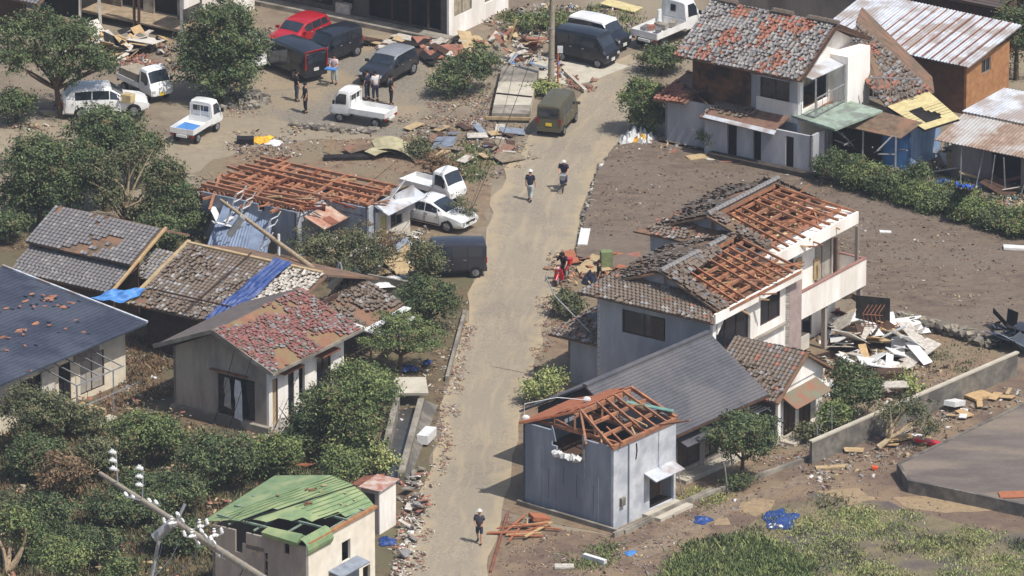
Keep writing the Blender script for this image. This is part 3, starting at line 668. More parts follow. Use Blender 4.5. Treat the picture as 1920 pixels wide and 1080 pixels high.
tiles(AN, 'roof_slope', f(-.7, Wa + .2, 2.35), f(-.7, -.45, 2.35), f(La/2, -.45, 4.1), f(La/2, Wa + .2, 4.1), [M_tileb, M_tile2, M_tile1, M_clay], M_mudd, miss=.74, jum=.6, seed=41, redp=.06)
tiles(AN, 'roof_slope', f(La + .6, -.45, 2.5), f(La + .6, Wa + .2, 2.5), f(La/2, Wa + .2, 4.1), f(La/2, -.45, 4.1), [M_tileb, M_tile2, M_tile1, M_clay], M_mudd, miss=.6, jum=.5, seed=42)
b = MB(); b.slab([f(.2, -.95, 1.85), f(3.4, -.95, 1.85), f(3.4, -.02, 2.35), f(.2, -.02, 2.35)], .05); b.make('awning', mat('rust_green_awning', (150, 104, 84), (118, 130, 110), scale=1.2), AN)
b = MB(); b.box(f(2.0, -.5, .08), (4.2, 1.0, .16), radians(56)); b.make('step', M_concl, AN)

# pergola of white slats
f = Fr(1405, 838, 50)
PG = thing('slat_pergola', f(0, 0), 'broken white slatted pergola in front of the tiled annex', 'pergola')
b = MB()
for i in range(9): b.bar(f(.2 + .1*i, -.2 + i * .24, 1.7 + rnd.gauss(0, .02)), f(2.2 + .1*i, -.2 + i * .24, 1.75), .09, .03)
for i in range(3): b.bar(f(.3 + i*.85, -.3, 1.67), f(.9 + i*.9, 2.0, 1.67), .05, .06)
b.make('slats', M_wplas, PG)
for u, v in ((.4, -.2), (2.4, -.1), (2.9, 1.7)):
    b = MB(); b.bar(f(u, v, 0), f(u, v, 1.68), .07); b.make('post', M_wplas, PG)
# ======== upper right: old tiled house with earth walls ========
f = Fr(1498, 315, 57)
OH = thing('old_tiled_house', f(0, 0), 'old two storey house with jumbled tiles, exposed brown earth wall and white gable', 'house')
b = MB(); Wv = 6.6; Lu = 5.4
# upper storey (near corner at u=0,v=0), front wall along v
wall(b, f(0, .141), f(0, Wv), 0, 5.5, [(.5, 2.3, 3.5, 4.95)], inward=f.u, m=1)
wall(b, f(0, 0), f(Lu, 0), 0, 5.5, [(.35, 2.9, 3.1, 4.9)], inward=f.v, m=0)
wall(b, f(Lu, .15), f(Lu, Wv), 0, 5.5, inward=-f.u, m=0); wall(b, f(0, Wv), f(Lu, Wv), 0, 5.5, inward=-f.v, m=1)
b.slab([f(0, .01, 5.5), f(Lu, .01, 5.5), f(Lu, .01, 5.7), f(Lu/2, .01, 7.15)], .12, 0)
b.box(f(-.04, 5.4 - .6, 4.0), (.05, 3.6, 3.0), radians(57), 2)
b.box(f(-.03, 1.35, 3.0), (.04, 2.6, 1.1), radians(57), 0)
b.box(f(4.2, -.55, 3.9), (2.3, 1.1, 3.2), radians(57), 0)
b.make('wall', [M_white, M_greyw, M_mud], OH)
b = MB(); b.box(f(1.4, 1.4, 4.2), (2.2, .1, 2.2), radians(57)); b.box(f(1.5, 3, 3.05), (2.9, 5.6, .08), radians(57)); b.make('inner_room', mat('brown_interior', (120, 84, 60), (50, 40, 36), scale=1.5), OH)
window(OH, f(0, .14), f(0, Wv), .5, 2.3, 3.5, 4.95, -f.u, fm=M_brown)
window(OH, f(0, 0), f(Lu, 0), .35, 2.9, 3.9, 4.9, -f.v, 'shoji', fm=M_frame, bars=2, inset=.8)
b = MB(); b.slab([f(-.75, 2.6, 5.0), f(-.75, .0, 5.0), f(-.0, .0, 5.25), f(-.0, 2.6, 5.25)], .05); b.slab([f(-.2, -.9, 5.15), f(3.0, -.9, 5.05), f(3.0, 0, 5.3), f(-.2, 0, 5.3)], .05); b.make('awning', M_corr, OH)
# balcony rail
b = MB()
for k in range(6): b.bar(f(.2 + k*.55, -.95, 2.95), f(.2 + k*.55, -.95, 4.0), .035)
b.bar(f(.1, -.95, 4.0), f(3.1, -.95, 4.0), .06); b.bar(f(.1, -.95, 3.1), f(3.1, -.95, 3.1), .05); b.bar(f(.05, -.95, 2.7), f(.05, -.95, 5.1), .1); b.bar(f(3.0, -.95, 2.8), f(3.0, -.95, 5.1), .09)
b.make('balcony_rail', M_steel, OH)
b = MB(); b.slab([f(-.2, -1.1, 2.8), f(3.2, -1.1, 2.8), f(3.2, 0, 2.85), f(-.2, 0, 2.85)], .1); b.make('balcony_floor', M_rust, OH)
# main roof, ridge along v
tiles(OH, 'roof_slope', f(-1.0, Wv + .6, 5.25), f(-1.0, -.6, 5.25), f(Lu/2, -.6, 7.3), f(Lu/2, Wv + .6, 7.3), [M_tile1, M_tile3, M_tile2, M_clay], M_mudr, miss=.7, jum=.42, seed=51, redp=.03, redc=(.12, .75), kt=.45)
tiles(OH, 'roof_slope', f(Lu + .8, -.6, 5.6), f(Lu + .8, Wv + .6, 5.6), f(Lu/2, Wv + .6, 7.3), f(Lu/2, -.6, 7.3), [M_tile1, M_tile2, M_tile2, M_clay], M_mudd, miss=.7, jum=.5, seed=52)
ridgecap(OH, f(Lu/2, -.7, 7.36), f(Lu/2, Wv + .5, 7.36), M_tileb, .16, gaps=((.2, .35), (.5, .8)))
b = MB(); b.bar(f(-1.0, -.66, 5.22), f(Lu/2, -.66, 7.28), .05, .22); b.bar(f(Lu + .8, -.66, 5.55), f(Lu/2, -.66, 7.28), .05, .22); b.make('bargeboard', M_brown, OH)
# lower storey in front
h = f.at(-1.4, -1.6)
b = MB(); wall(b, h(0, .0), h(0, 6.6), 0, 2.45, [(1.1, 1.6, .3, 2.2), (3.1, 3.6, .3, 2.2), (4.6, 5.2, .3, 2.2)], inward=h.u, m=0); wall(b, h(0, 0), h(1.3, 0), 0, 2.45, inward=h.v, m=0)
b.make('lower_wall', M_greyw, OH)
b = MB(); b.box(h(-.3, 2.8, .28), (.5, 6.6, .55), radians(57)); b.make('dark_band', mat('dark_band', (84, 76, 70), (62, 56, 54), scale=3), OH)  # low dark box along the foot of the front wall
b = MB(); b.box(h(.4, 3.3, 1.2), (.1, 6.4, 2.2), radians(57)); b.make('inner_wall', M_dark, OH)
b = MB(); b.slab([h(-.55, 6.4, 2.5), h(-.55, 2.0, 2.35), h(-.3, 2.0, 2.5), h(-.3, 6.4, 2.6)], .05); b.make('bent_gutter_sheet', M_corr, OH)
tiles(OH, 'lower_roof', h(-.4, 6.7, 2.45), h(-.4, 2.2, 2.45), h(1.35, 2.2, 2.8), h(1.35, 6.7, 2.8), BROWNT, M_mudr, miss=.5, jum=.4, seed=55)
b = MB(); b.slab([G(1484, 216, 2.95), G(1566, 242, 2.9), G(1655, 207, 2.95), G(1585, 186, 3.0)], .12); b.make('balcony_platform', mat('pale_green_platform', (168, 186, 172), (146, 162, 146), scale=1.6, rgb3=(132, 140, 132), s3=1.2), OH)
b = MB()
for i in range(8): b.bar(f(4.2 + i*.12, -2.0 - i*.28, 3.05), f(4.2 + i*.12, -2.0 - i*.28, 4.2), .04)
b.bar(f(4.1, -1.8, 4.2), f(5.3, -4.1, 4.2), .06); b.bar(f(4.1, -1.8, 3.1), f(5.3, -4.1, 3.1), .06); b.make('steel_railing', M_steel, OH)
# second wing: long slope going right with red patches
k = f.at(5.0, -.2)
tiles(OH, 'wing_roof', G(1588, 112, 4.3), G(1664, 200, 2.9), G(1752, 172, 3.3), G(1606, 40, 5.9), [M_tileb, M_tile1, M_tile2, M_clay], M_mudr, miss=.66, jum=.42, seed=61, redp=.03, redc=(.1, .8), kt=.5)
b = MB(); b.slab([G(1606, 40, 5.9), G(1752, 172, 3.3), G(1752, 172, 2.6) + V(0, 2.5, 0), G(1620, 40, 4.6) + V(0, 2.5, 0)], .08); b.make('wing_rear_slope', M_mudd, OH)
0 and tiles(OH, 'wing_roof', k(5.4, .6, 4.6), k(5.6, 5.2, 4.6), k(3.2, 5.2, 6.4), k(3.0, -.0, 6.2), [M_tile1, M_tileb, M_tile2, M_clay], M_mudr, miss=.62, jum=.5, seed=62)
b = MB(); wall(b, k(-.6, -1.2), k(-.6, -3.2), 0, 2.5, inward=k.u); wall(b, k(-.6, -3.2), k(2.2, -3.2), 0, 2.5, inward=k.v); b.make('wing_wall', M_taupe, OH)

# road-side low white annex with a fallen roof
f = Fr(1340, 292, 57)
RA = thing('white_wall_annex', f(0, 0), 'low white walled annex by the road, its small brown roof collapsed', 'outbuilding')
b = MB(); wall(b, f(0, 0), f(0, 3.1), 0, 2.75, inward=f.u, m=0); wall(b, f(0, 3.1), f(3.6, 3.1), 0, 2.6, inward=-f.v, m=0); b.box(f(-.3, 1.5, .15), (.3, 3.6, .3), radians(57), 1); b.make('wall', [M_greyw, M_conc], RA)
b = MB(); b.box(f(1.0, 1.5, 2.0), (1.6, 2.8, .06), radians(57)); b.make('dark_opening', M_dark, RA)
tiles(RA, 'roof_slope', f(-.5, 3.6, 2.65), f(-.5, 1.6, 2.8), f(2.2, 1.2, 3.6), f(2.4, 3.2, 3.5), [M_clay, M_rust, M_redt, M_rust], M_mudr, miss=.62, jum=.5, seed=71)
b = MB(); b.bar(f(-.4, 1.9, 3.1), f(1.6, .2, 3.5), .14, .08); b.bar(f(-.3, .3, 2.9), f(1.0, 2.5, 3.2), .1, .06); b.make('fallen_batten', M_brown, RA)

# broken lean-to with pale yellow decking and blue wall
f = Fr(1690, 318, 57)
YS = thing('broken_lean_to', f(0, 0), 'wrecked lean-to with pale yellow roof boards, holes and a light blue sheet wall', 'outbuilding')
b = MB(); wall(b, f(0, -.5), f(0, 1.5), 0, 2.5, inward=f.u, m=0); wall(b, f(0, -.5), f(3.2, -.5), 0, 2.6, inward=f.v, m=1); b.make('sheet_wall', [M_tarpl, mat('pale_blue_sheeting', (160, 184, 214), (124, 150, 190), scale=2, stretch=(0, (1, 1, .2)))], YS)
b = MB(); A, B_, C, D = G(1663, 199, 2.9), G(1734, 243, 2.55), G(1800, 222, 2.7), G(1742, 172, 3.3)
for i in range(12):
    s0, s1 = i/12, (i + .82)/12
    for t0, t1 in ((0, 1),):
        if 4 <= i <= 9:
            for a0, a1 in ((0, .22), (.62 + .1*sin(i), 1.0)):
                b.slab([lerp2(A, B_, C, D, s0, a0), lerp2(A, B_, C, D, s1, a0), lerp2(A, B_, C, D, s1, a1), lerp2(A, B_, C, D, s0, a1)], .03)
        else: b.slab([lerp2(A, B_, C, D, s0 - .01, 0), lerp2(A, B_, C, D, s1 + .01, 0), lerp2(A, B_, C, D, s1 + .01, 1), lerp2(A, B_, C, D, s0 - .01, 1)], .03)
b.make('roof_boards', mat('pale_yellow_board', (222, 208, 156), (196, 180, 132), scale=3), YS)
b = MB(); b.slab([V(0,0,-.1) + p for p in (A, B_, C, D)], .03); b.make('under_deck', M_dark, YS)
b = MB(); b.slab([f(-1.9, 4.2, 2.55), f(-1.2, -.6, 2.2), f(.4, -1.0, 2.7), f(.3, 3.4, 3.0)], .06); b.make('brown_felt_roof', M_mudd, YS)
b = MB()
for i in range(9):
    p = f(rnd.uniform(-1.8, -.3), rnd.uniform(-.5, 4), rnd.uniform(1, 2.4)); b.bar(p, p + V(rnd.gauss(0, .8), rnd.gauss(0, .8), rnd.gauss(0, .4)), .06)
for v in (-.4, 1.6, 3.8): b.bar(f(-1.3, v, 0), f(-1.3, v, 2.3), .09)
b.make('broken_frame', M_steel, YS)
b = MB(); b.box(f(.8, 3.4, 1.2), (2.2, .1, 2.3), radians(57)); b.box(f(-.2, 2.6, 1.1), (.08, 3, 2.1), radians(57)); b.make('back_wall', M_dark, YS)

# ======== corrugated roofed workshop behind ========
f = Fr(1811, 215, 57)
WS = thing('corrugated_roof_workshop', f(0, 0), 'workshop with pale rust-streaked corrugated roof and ochre board wall', 'outbuilding')
b = MB(); wall(b, f(0, 0), f(4.6, 0), 0, 2.9, [(1.6, 2.6, 1.8, 2.6)], inward=f.v, m=0); wall(b, f(0, .141), f(0, 9.2), 0, 2.9, inward=f.u, m=1); b.make('wall', [M_ochre, mat('brown_board', (118, 82, 62), (96, 66, 50), scale=3)], WS)
window(WS, f(0, 0), f(4.6, 0), 1.6, 2.6, 1.8, 2.6, -f.v)
corrug(WS, 'roof', f(-.5, 9.3, 3.0), f(-.5, -.4, 2.9), f(5.2, -.4, 3.7), f(5.2, 9.3, 3.9), [M_corr, M_rust], rust=.0, pitch=.2)
b = MB()
for i in range(16): b.bar(f(-.5, .2 + i*.57, 3.01), f(5.1, .2 + i*.57, 3.79), .07, .03)
b.make('rust_seam', M_rust, WS)
# ======== shed far right ========
f = Fr(1800, 335, 57)
SH = thing('tin_roof_shed', f(0, 0), 'low shed with a two-part tin roof, white above and brown below, at the right edge', 'outbuilding')
b = MB(); wall(b, f(.1, -5.0), f(.1, .6), 0, 2.0, [(1.4, 3.2, 0, 1.8)], inward=f.u); b.make('wall', M_taupe, SH)
b = MB(); b.box(f(.8, -2.2, 1), (.1, 5.4, 1.9), radians(57)); b.make('dark_inner', M_dark, SH)
corrug(SH, 'lower_roof', f(-.7, 1.2, 2.15), f(-.7, -5.5, 2.15), f(2.4, -5.5, 2.75), f(2.4, 1.2, 2.75), mat('brown_tin', (176, 156, 140), (140, 116, 100), scale=2, rgb3=(188, 186, 184), s3=.5), pitch=.2)
corrug(SH, 'upper_roof', f(2.3, 1.3, 2.85), f(2.3, -5.5, 2.85), f(5.4, -5.5, 3.5), f(5.2, .4, 3.5), M_corr, pitch=.2)
b = MB()
for i in range(6): p = f(-.8, -i*.9 - .5, 0); b.bar(p, p + V(rnd.gauss(0, .5), rnd.gauss(0, .3), 2.0), .05)
b.make('bent_pole', M_steel, SH)

# roofs cut by the top edge
f = Fr(1640, 95, 57)
TR = thing('slate_roofed_house', f(0, 0), 'house with a plain slate-blue roof slope at the top right', 'house')
b = MB(); wall(b, f(.4, -.5), f(.4, 9), 0, 3.0, inward=f.u); wall(b, f(.4, -.5), f(8, -.5), 0, 3, inward=f.v); b.make('wall', M_taupe, TR)
courses(TR, 'roof', f(-.3, 9.6, 2.9), f(-.3, -1, 2.9), f(6.5, -1, 5.2), f(6.5, 9.6, 5.2), mat('slate_blue_roof', (98, 108, 118), (86, 96, 106), scale=1.5, rough=.6), 20)
f = Fr(1790, 100, 57)
BR = thing('brown_roofed_house', f(0, 0), 'house with a weathered brown tiled roof at the top right corner', 'house')
b = MB(); wall(b, f(.5, -2.6), f(.5, 6), 0, 2.9, inward=f.u); wall(b, f(.5, -2.6), f(7, -2.6), 0, 2.9, inward=f.v); b.make('wall', M_brown, BR)
M_btile = mat('weathered_brown_tile', (108, 92, 86), (84, 72, 68), scale=3, rgb3=(96, 86, 84), s3=.6)
tiles(BR, 'roof_slope', f(-.3, 3.0, 3.2), f(-.3, -3.0, 3.2), f(4.6, -3.0, 5.0), f(4.6, 3.0, 5.0), [M_btile, M_btile, M_btile, M_clay], M_mudr, miss=.74, jum=.8, seed=81, flat=True)
tiles(BR, 'roof_slope', f(2.0, 8.0, 3.8), f(2.0, 3.6, 3.4), f(6.6, 3.6, 5.2), f(6.6, 8.0, 5.4), [M_btile, M_tileb, M_btile, M_clay], M_mudr, miss=.64, jum=.6, seed=82, flat=True)
b = MB(); b.bar(f(-.3, 3.2, 3.35), f(4.9, 3.4, 5.3), .35, .2); b.make('roof_valley_cap', M_conc, BR)
f = Fr(1890, 90, 57)
PR = thing('pale_roofed_house', f(0, 0), 'house with a pale grey metal roof at the top right corner', 'house')
b = MB(); wall(b, f(.5, -5), f(.5, 3), 0, 3.0, inward=f.u); b.make('wall', M_taupe, PR)
corrug(PR, 'roof', f(-.2, 2.5, 3.1), f(-.2, -7, 3.1), f(5, -7, 4.4), f(5, 2.5, 4.4), M_corr, pitch=.3)

# ======== top centre: dark fronted house ========
f = Fr(842, 72, 57)
DF = thing('dark_fronted_house', f(0, 0), 'long house with dark open front and white side wall at the top centre', 'house')
b = MB(); wall(b, f(0, .141), f(0, 13.5), 0, 4, [(.4, 5.2, .35, 3.9), (6.2, 7.0, .5, 2.2), (7.6, 12.6, .5, 3.9)], inward=f.u, m=1); wall(b, f(0, 0), f(6, 0), 0, 4, [(.5, 2.3, 1.1, 2.7), (3.6, 4.6, 1.0, 2.4)], inward=f.v, m=0)
b.make('wall', [M_white, mat('grey_brown_wall', (98, 92, 90), (80, 74, 72), scale=2)], DF)
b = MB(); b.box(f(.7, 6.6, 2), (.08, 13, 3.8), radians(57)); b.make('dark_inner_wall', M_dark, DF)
b = MB()
for v in (1.4, 2.6, 3.8, 8.6, 9.8, 11.0): b.bar(f(.05, v, .3), f(.05, v, 3.9), .12)
b.make('front_post', M_brown, DF)
window(DF, f(0, 0), f(6, 0), .5, 2.3, 1.1, 2.7, -f.v, 'shoji')
b = MB(); b.box(f(-.55, 6.6, .12), (.9, 14, .24), radians(57)); b.make('stone_plinth', M_conc, DF)
b = MB(); b.slab([f(-1.0, 14, 3.95), f(-1.0, -.6, 3.95), f(6, -.6, 5.6), f(6, 14, 5.6)], .2); b.make('roof', M_btile, DF)

# ======== top left wreck ========
f = Fr(342, 78, 57)
TL = thing('gutted_house', f(0, 0), 'gutted house with torn pale walls and bare posts at the top left', 'house')
b = MB(); wall(b, f(1.8, 0), f(1.8, 10), 0, 4.2, [(1.6, 3.2, .2, 3), (3.9, 5.4, .2, 2.7), (7, 9.2, .2, 3)], inward=f.u, m=0); wall(b, f(1.8, 0), f(7, 0), 0, 4.2, inward=f.v, m=1); wall(b, f(0.2, .0), f(1.7, 0), 1.8, 4.2, inward=f.v, m=1)
b.make('torn_wall', [mat('cream_plaster', (206, 196, 180), (120, 110, 98), scale=1.1, rgb3=(96, 80, 68), s3=.7), M_white], TL)
b = MB(); b.box(f(.9, 8.2, 1.8), (1.7, 2.4, 3.6), radians(57)); b.box(f(3.4, 5, 1.6), (.1, 9.6, 3), radians(57)); b.make('dark_inner_wall', M_dark, TL)
b = MB(); b.box(f(1.0, 4.4, .5), (1.8, 8.6, .1), radians(57)); b.make('raised_floor', mat('dusty_floor', (178, 160, 134), (140, 120, 96), scale=2), TL)
for v, m in ((0.1, M_steel), (3.3, M_brown), (3.0, M_brown), (5.6, M_white2), (7, M_white2)):
    b = MB(); b.bar(f(0.1, v, 0), f(0.1 + rnd.gauss(0, .1), v + rnd.gauss(0, .2), 3.9), .16); b.make('post', m, TL)
f = Fr(20, 55, 57)
TD = thing('dark_roofed_outhouse', f(0, 0), 'dark tiled roof slope at the top left corner', 'outbuilding')
b = MB(); wall(b, f(0, -1), f(0, 5), 0, 2.2, inward=f.u); b.make('wall', M_brown, TD)
tiles(TD, 'roof_slope', f(-.8, 5, 2.1), f(-.8, -2.5, 2.1), f(3, -2.5, 3.6), f(3, 5, 3.6), [M_tile2, M_tile2, M_tile2, M_clay], M_mudd, miss=.9, jum=.9, seed=91)
def gz(px, py, z): return G(px, py, z)
def frz(px, py, z, ang=57):
    f = Fr(px, py, ang, z=z); return f
M_grim = mat('grimy_taupe_wall', (152, 141, 129), (130, 120, 110), scale=1.2, rgb3=(166, 154, 138), s3=.6, k=1.0, stretch=(0, (1, 1, .3)), grit=.14, gs=5)
# ======== navy roofed house, bottom left ========
f = Fr(236, 716, 52)
NV = thing('navy_roofed_house', f(-6, 0), 'house with broad navy metal roof speckled with orange patches at the left edge', 'house')
b = MB(); Ln = 13
P, Q = f(-Ln, 0), f(0, 0)
ops = [(5.2, 6.9, .3, 2.3), (8.0, 8.9, .3, 2.3), (9.6, 11.4, .3, 2.2)]
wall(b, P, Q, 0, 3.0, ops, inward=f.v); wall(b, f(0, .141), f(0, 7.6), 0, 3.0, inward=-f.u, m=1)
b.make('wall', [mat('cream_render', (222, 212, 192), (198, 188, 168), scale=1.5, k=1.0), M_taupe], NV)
for (s0, s1, a, c), k in zip(ops, ('glass', 'glass', 'curtain')): window(NV, P, Q, s0, s1, a, c, -f.v, k, fm=M_brown)
b = MB(); b.box(f(-3.0, -.1, 2.5), (1.8, .08, .8), radians(52)); b.box(f(-5.9, -.1, 1.3), (1.0, .08, 2.2), radians(52), 1); b.make('grey_panel', [M_taupe, M_white2], NV)
courses(NV, 'roof', f(-Ln - 2, -1.0, 3.15), f(.5, -1.0, 3.15), f(.5, 8.4, 4.0), f(-Ln - 2, 8.4, 4.0), M_nmet, 34, lip=.02)
rr = random.Random(4)
for (px, py) in ((62, 551), (90, 560), (108, 572), (118, 575), (138, 568), (12, 578), (68, 606), (40, 620), (110, 620), (152, 622), (5, 632), (40, 648), (8, 655), (40, 695), (142, 606), (100, 556), (48, 564)):
    c = frz(px, py, 3.6).o; q = (f.o - c); vv = -(q.dot(f.v)); z = 3.15 + (vv + 1.0) / 9.4 * .85 + .035
    c = G(px, py, z); s = rr.uniform(.16, .36); b = MB(); ps = [c + f.u * (s * cos(t) * rr.uniform(.6, 1.5)) + (f.v * .996 + V(0, 0, .09)) * (s * .6 * sin(t) * rr.uniform(.6, 1.3)) for t in (0, .8, 1.7, 2.6, 3.4, 4.2, 5.3)]
    b.face(ps); b.make('exposed_patch', M_raft, NV)
    for q in range(3): b = MB(); b.box(c + V(rr.gauss(0, .3), rr.gauss(0, .3), .03), (.22, .12, .03), rr.uniform(0, 3)); b.make('lifted_tile', M_nmet if q else M_clay, NV)
b = MB(); b.bar(f(.52, -1.0, 3.22), f(.52, 8.4, 4.07), .12, .1); b.make('verge_cap', M_corr, NV)
# terrace frame
b = MB()
pts = [(-6.3, -2.3), (-3.6, -2.3)]
for (u, v) in pts: b.bar(f(u, v, 0), f(u, v, 2.2), .07)
b.bar(f(-6.3, -2.3, 2.2), f(-2.8, -2.3, 2.2), .06); b.bar(f(-6.3, -2.3, 1.0), f(-1.5, -2.3, 1.0), .05)
for i in range(5): b.bar(f(-6.3 + i*.85, -2.3, 2.2), f(-6.3 + i*.85, -.1, 2.6), .05)
b.make('carport_frame', M_steel, NV)
b = MB(); b.slab([f(-7.6, -2.4, .45), f(-4.3, -2.4, .45), f(-4.3, -.9, .45), f(-7.6, -.9, .45)], .4); b.make('plywood_deck', M_ply, NV)
b = MB(); b.slab([f(-7.0, -3.2, .25), f(-4.4, -3.2, .25), f(-4.4, -2.7, .25), f(-7.0, -2.7, .25)], .1); b.make('deck_step', M_concl, NV)

# ======== tiled sheds, left ========
f = frz(205, 550, 2.1, 57)
TS = thing('double_tiled_shed', f(0, 2), 'long grey tiled shed with two stacked roof slopes at the left', 'outbuilding')
b = MB(); wall(b, f(.5, .1), f(.5, 6), 0, 2.2, inward=f.u); wall(b, f(2.2, -.2), f(2.2, 6.3), 0, 3.1, inward=f.u); b.make('wall', M_brown, TS)
tiles(TS, 'lower_roof', f(0, 6.2, 2.1), f(0, 0, 2.1), f(2.1, -.2, 2.95), f(2.1, 6.2, 2.95), [M_tile2, M_tile1, M_tile1, M_clay], M_mudd, miss=.84, jum=.8, seed=101)
tiles(TS, 'upper_roof', f(1.6, 6.3, 3.15), f(1.6, -.2, 3.15), f(4.2, -.3, 4.3), f(4.2, 6.3, 4.3), [M_tile2, M_tile1, M_tile1, M_clay], M_mudd, miss=.7, jum=.75, seed=102)
b = MB(); b.slab([f(6.6, 6.3, 3.3), f(6.6, -.3, 3.3), f(4.2, -.3, 4.3), f(4.2, 6.3, 4.3)], .1); b.make('rear_roof', M_mudd, TS)
b = MB(); b.bar(f(-.3, -.3, 2.25), f(4.4, -.4, 4.35), .14, .1); b.make('bare_verge_board', M_fresh, TS)
f2 = frz(325, 535, 2.3, 57)
CN = thing('tiled_link_roof', f2(0, 1), 'small broken tiled roof linking the long shed and the tarped house', 'outbuilding')
tiles(CN, 'roof_slope', f2(0, 2.6, 2.3), f2(0, 0, 2.3), f2(2.2, -.1, 3.1), f2(2.2, 2.6, 3.1), [M_tile1, M_tile3, M_tileb, M_clay], M_mudd, miss=.66, jum=.4, seed=103)
b = MB(); wall(b, f2(.4, 0), f2(.4, 2.5), 0, 2.3, inward=f2.u); b.make('wall', M_brown, CN)

# ======== tiled house with blue tarp ========
f = frz(500, 628, 2.5, 57)
TH = thing('tarped_tile_house', f(0, 4), 'low house whose mud-patched grey tile roof is crossed by a blue tarp', 'house')
b = MB(); wall(b, f(.6, .2), f(.6, 7.6), 0, 2.6, inward=f.u); wall(b, f(.6, .2), f(9, .2), 0, 2.6, inward=f.v); wall(b, f(.6, 7.6), f(9, 7.6), 0, 2.6, inward=-f.v); b.make('wall', M_brown, TH)
M_tw = mat('whitened_tile', (206, 200, 190), (160, 152, 142), scale=5, k=1.1)
tiles(TH, 'roof_slope', f(0, 8.2, 2.5), f(0, 2.6, 2.5), f(5.0, 2.6, 4.15), f(5.0, 8.2, 4.15), [M_tileb, M_tile1, M_tile3, M_clay], M_mudd, miss=.68, jum=.45, seed=111)
tiles(TH, 'roof_slope', f(0, 2.6, 2.5), f(0, 0, 2.5), f(5.0, -.2, 4.15), f(5.0, 2.6, 4.15), [M_tw, M_tw, M_tile3, M_clay], M_mudr, miss=.62, jum=.25, seed=112)
b = MB(); b.slab([f(9.6, 8.2, 2.6), f(9.6, -.2, 2.6), f(5.0, -.2, 4.15), f(5.0, 8.2, 4.15)], .1); b.make('rear_roof', M_mudd, TH)
b = MB(); b.bar(f(-.2, 8.3, 2.55), f(5.2, 8.25, 4.25), .2, .1); b.bar(f(5, 8.2, 4.2), f(5, .1, 4.2), .2, .14); b.make('timber_edge', M_ply, TH)
b = MB(); b.bar(f(-.2, 4.9, 2.72), f(5.1, 4.4, 4.4), .05); b.bar(f(1.0, 7.2, 3.1), f(1.0, 2.8, 3.1), .07); b.make('batten', M_brown, TH)

def drape(name, A, B, C, D, m, nx=14, ny=30, amp=.05, fold=3, seed=0, lift=.12, sag=None, **tg):
    """crumpled cloth lying over the quad A B C D, folds along A->D"""
    A, B, C, D = map(Vector, (A, B, C, D)); n = (B - A).cross(D - A).normalized(); n = -n if n.z < 0 else n; b = MB()
    for j in range(ny + 1):
        for i in range(nx + 1):
            s, t = i / nx, j / ny; e = .06 * noise.noise(V(t*4 + seed, s * 2, 3)); p = A.lerp(B, s + e).lerp(D.lerp(C, s + e), t)
            h = amp * sin(s * pi * 2 * fold + 3 * noise.noise(V(t * 3, seed, 0))) + amp * 1.6 * noise.noise(p * 2.1 + V(seed, 0, 0)) + lift
            b.v.append(tuple(p + n * h))
    for j in range(ny):
        for i in range(nx):
            a = j*(nx+1) + i; b.f.append((a, a+1, a+nx+2, a+nx+1)); b.m.append(0)
    return b.make(name, m, smooth=50, **tg)
drape('blue_tarp', f(-.15, 3.6, 2.55), f(-.15, 2.45, 2.55), f(5.1, 1.9, 4.3), f(5.1, 3.0, 4.3), M_tarp, fold=4, label='blue tarp strip hanging down the mud-patched tile roof', cat='tarpaulin')
drape('blue_tarp', gz(170, 563, 2.6), gz(232, 572, 2.55), gz(282, 541, 3.0), gz(205, 548, 2.9), M_tarpl, nx=20, ny=14, fold=2, amp=.08, seed=4, label='pale and deep blue sheet caught between the long shed and tarped house', cat='tarpaulin')

# ======== red roofed house ========
f = Fr(505, 814, 56)
RH = thing('red_roofed_house', f(0, 0), 'single storey house with a patchy red tiled roof and taupe gable, torn curtains hanging', 'house')
b = MB(); Wr, Lr, hr = 5.7, 6.3, 3.35
wall(b, f(0, .141), f(0, Wr), 0, hr, [(.7, 2.9, .45, 2.55)], inward=f.u, m=0); wall(b, f(0, 0), f(Lr, 0), 0, hr, [(.3, .75, .2, 2.7), (1.6, 2.1, .2, 2.7), (2.5, 3.0, .9, 2.6), (4.0, 5.2, .8, 2.6)], inward=f.v, m=1)
wall(b, f(Lr, .15), f(Lr, Wr), 0, hr, inward=-f.u); wall(b, f(0, Wr), f(Lr, Wr), 0, hr, inward=-f.v)
b.slab([f(.0, 0, hr), f(.0, Wr, hr), f(.0, Wr/2, 4.7)], .12, 0); b.slab([f(Lr, 0, hr), f(Lr, Wr, hr), f(Lr, Wr/2, 4.7)], .12, 0)
b.make('wall', [M_grim, M_white], RH)
b = MB(); b.box(f(1.6, 3, 1.6), (.1, 5, 3), radians(56)); b.box(f(3.2, 1.4, 1.6), (5.6, .1, 3), radians(56)); b.make('inner_wall', M_dark, RH)
window(RH, f(0, .14), f(0, Wr), .7, 2.9, .45, 2.55, -f.u, fm=M_brown)
window(RH, f(0, 0), f(Lr, 0), 4.0, 5.2, .8, 2.6, -f.v, fm=M_brown)
window(RH, f(0, 0), f(Lr, 0), .3, .75, .2, 2.7, -f.v, 'board', fm=M_brown, bars=0)
window(RH, f(0, 0), f(Lr, 0), 1.6, 2.1, .2, 2.7, -f.v, 'glass', fm=M_brown, bars=0)
b = MB(); b.box(f(-.12, 2.3, 2.72), (.2, 2.2, .06), radians(56)); b.box(f(1.5, -.25, 2.95), (1.6, .5, .08), radians(56)); b.box(f(4.6, -.25, 2.85), (1.5, .5, .08), radians(56)); b.make('window_hood', M_rust, RH)
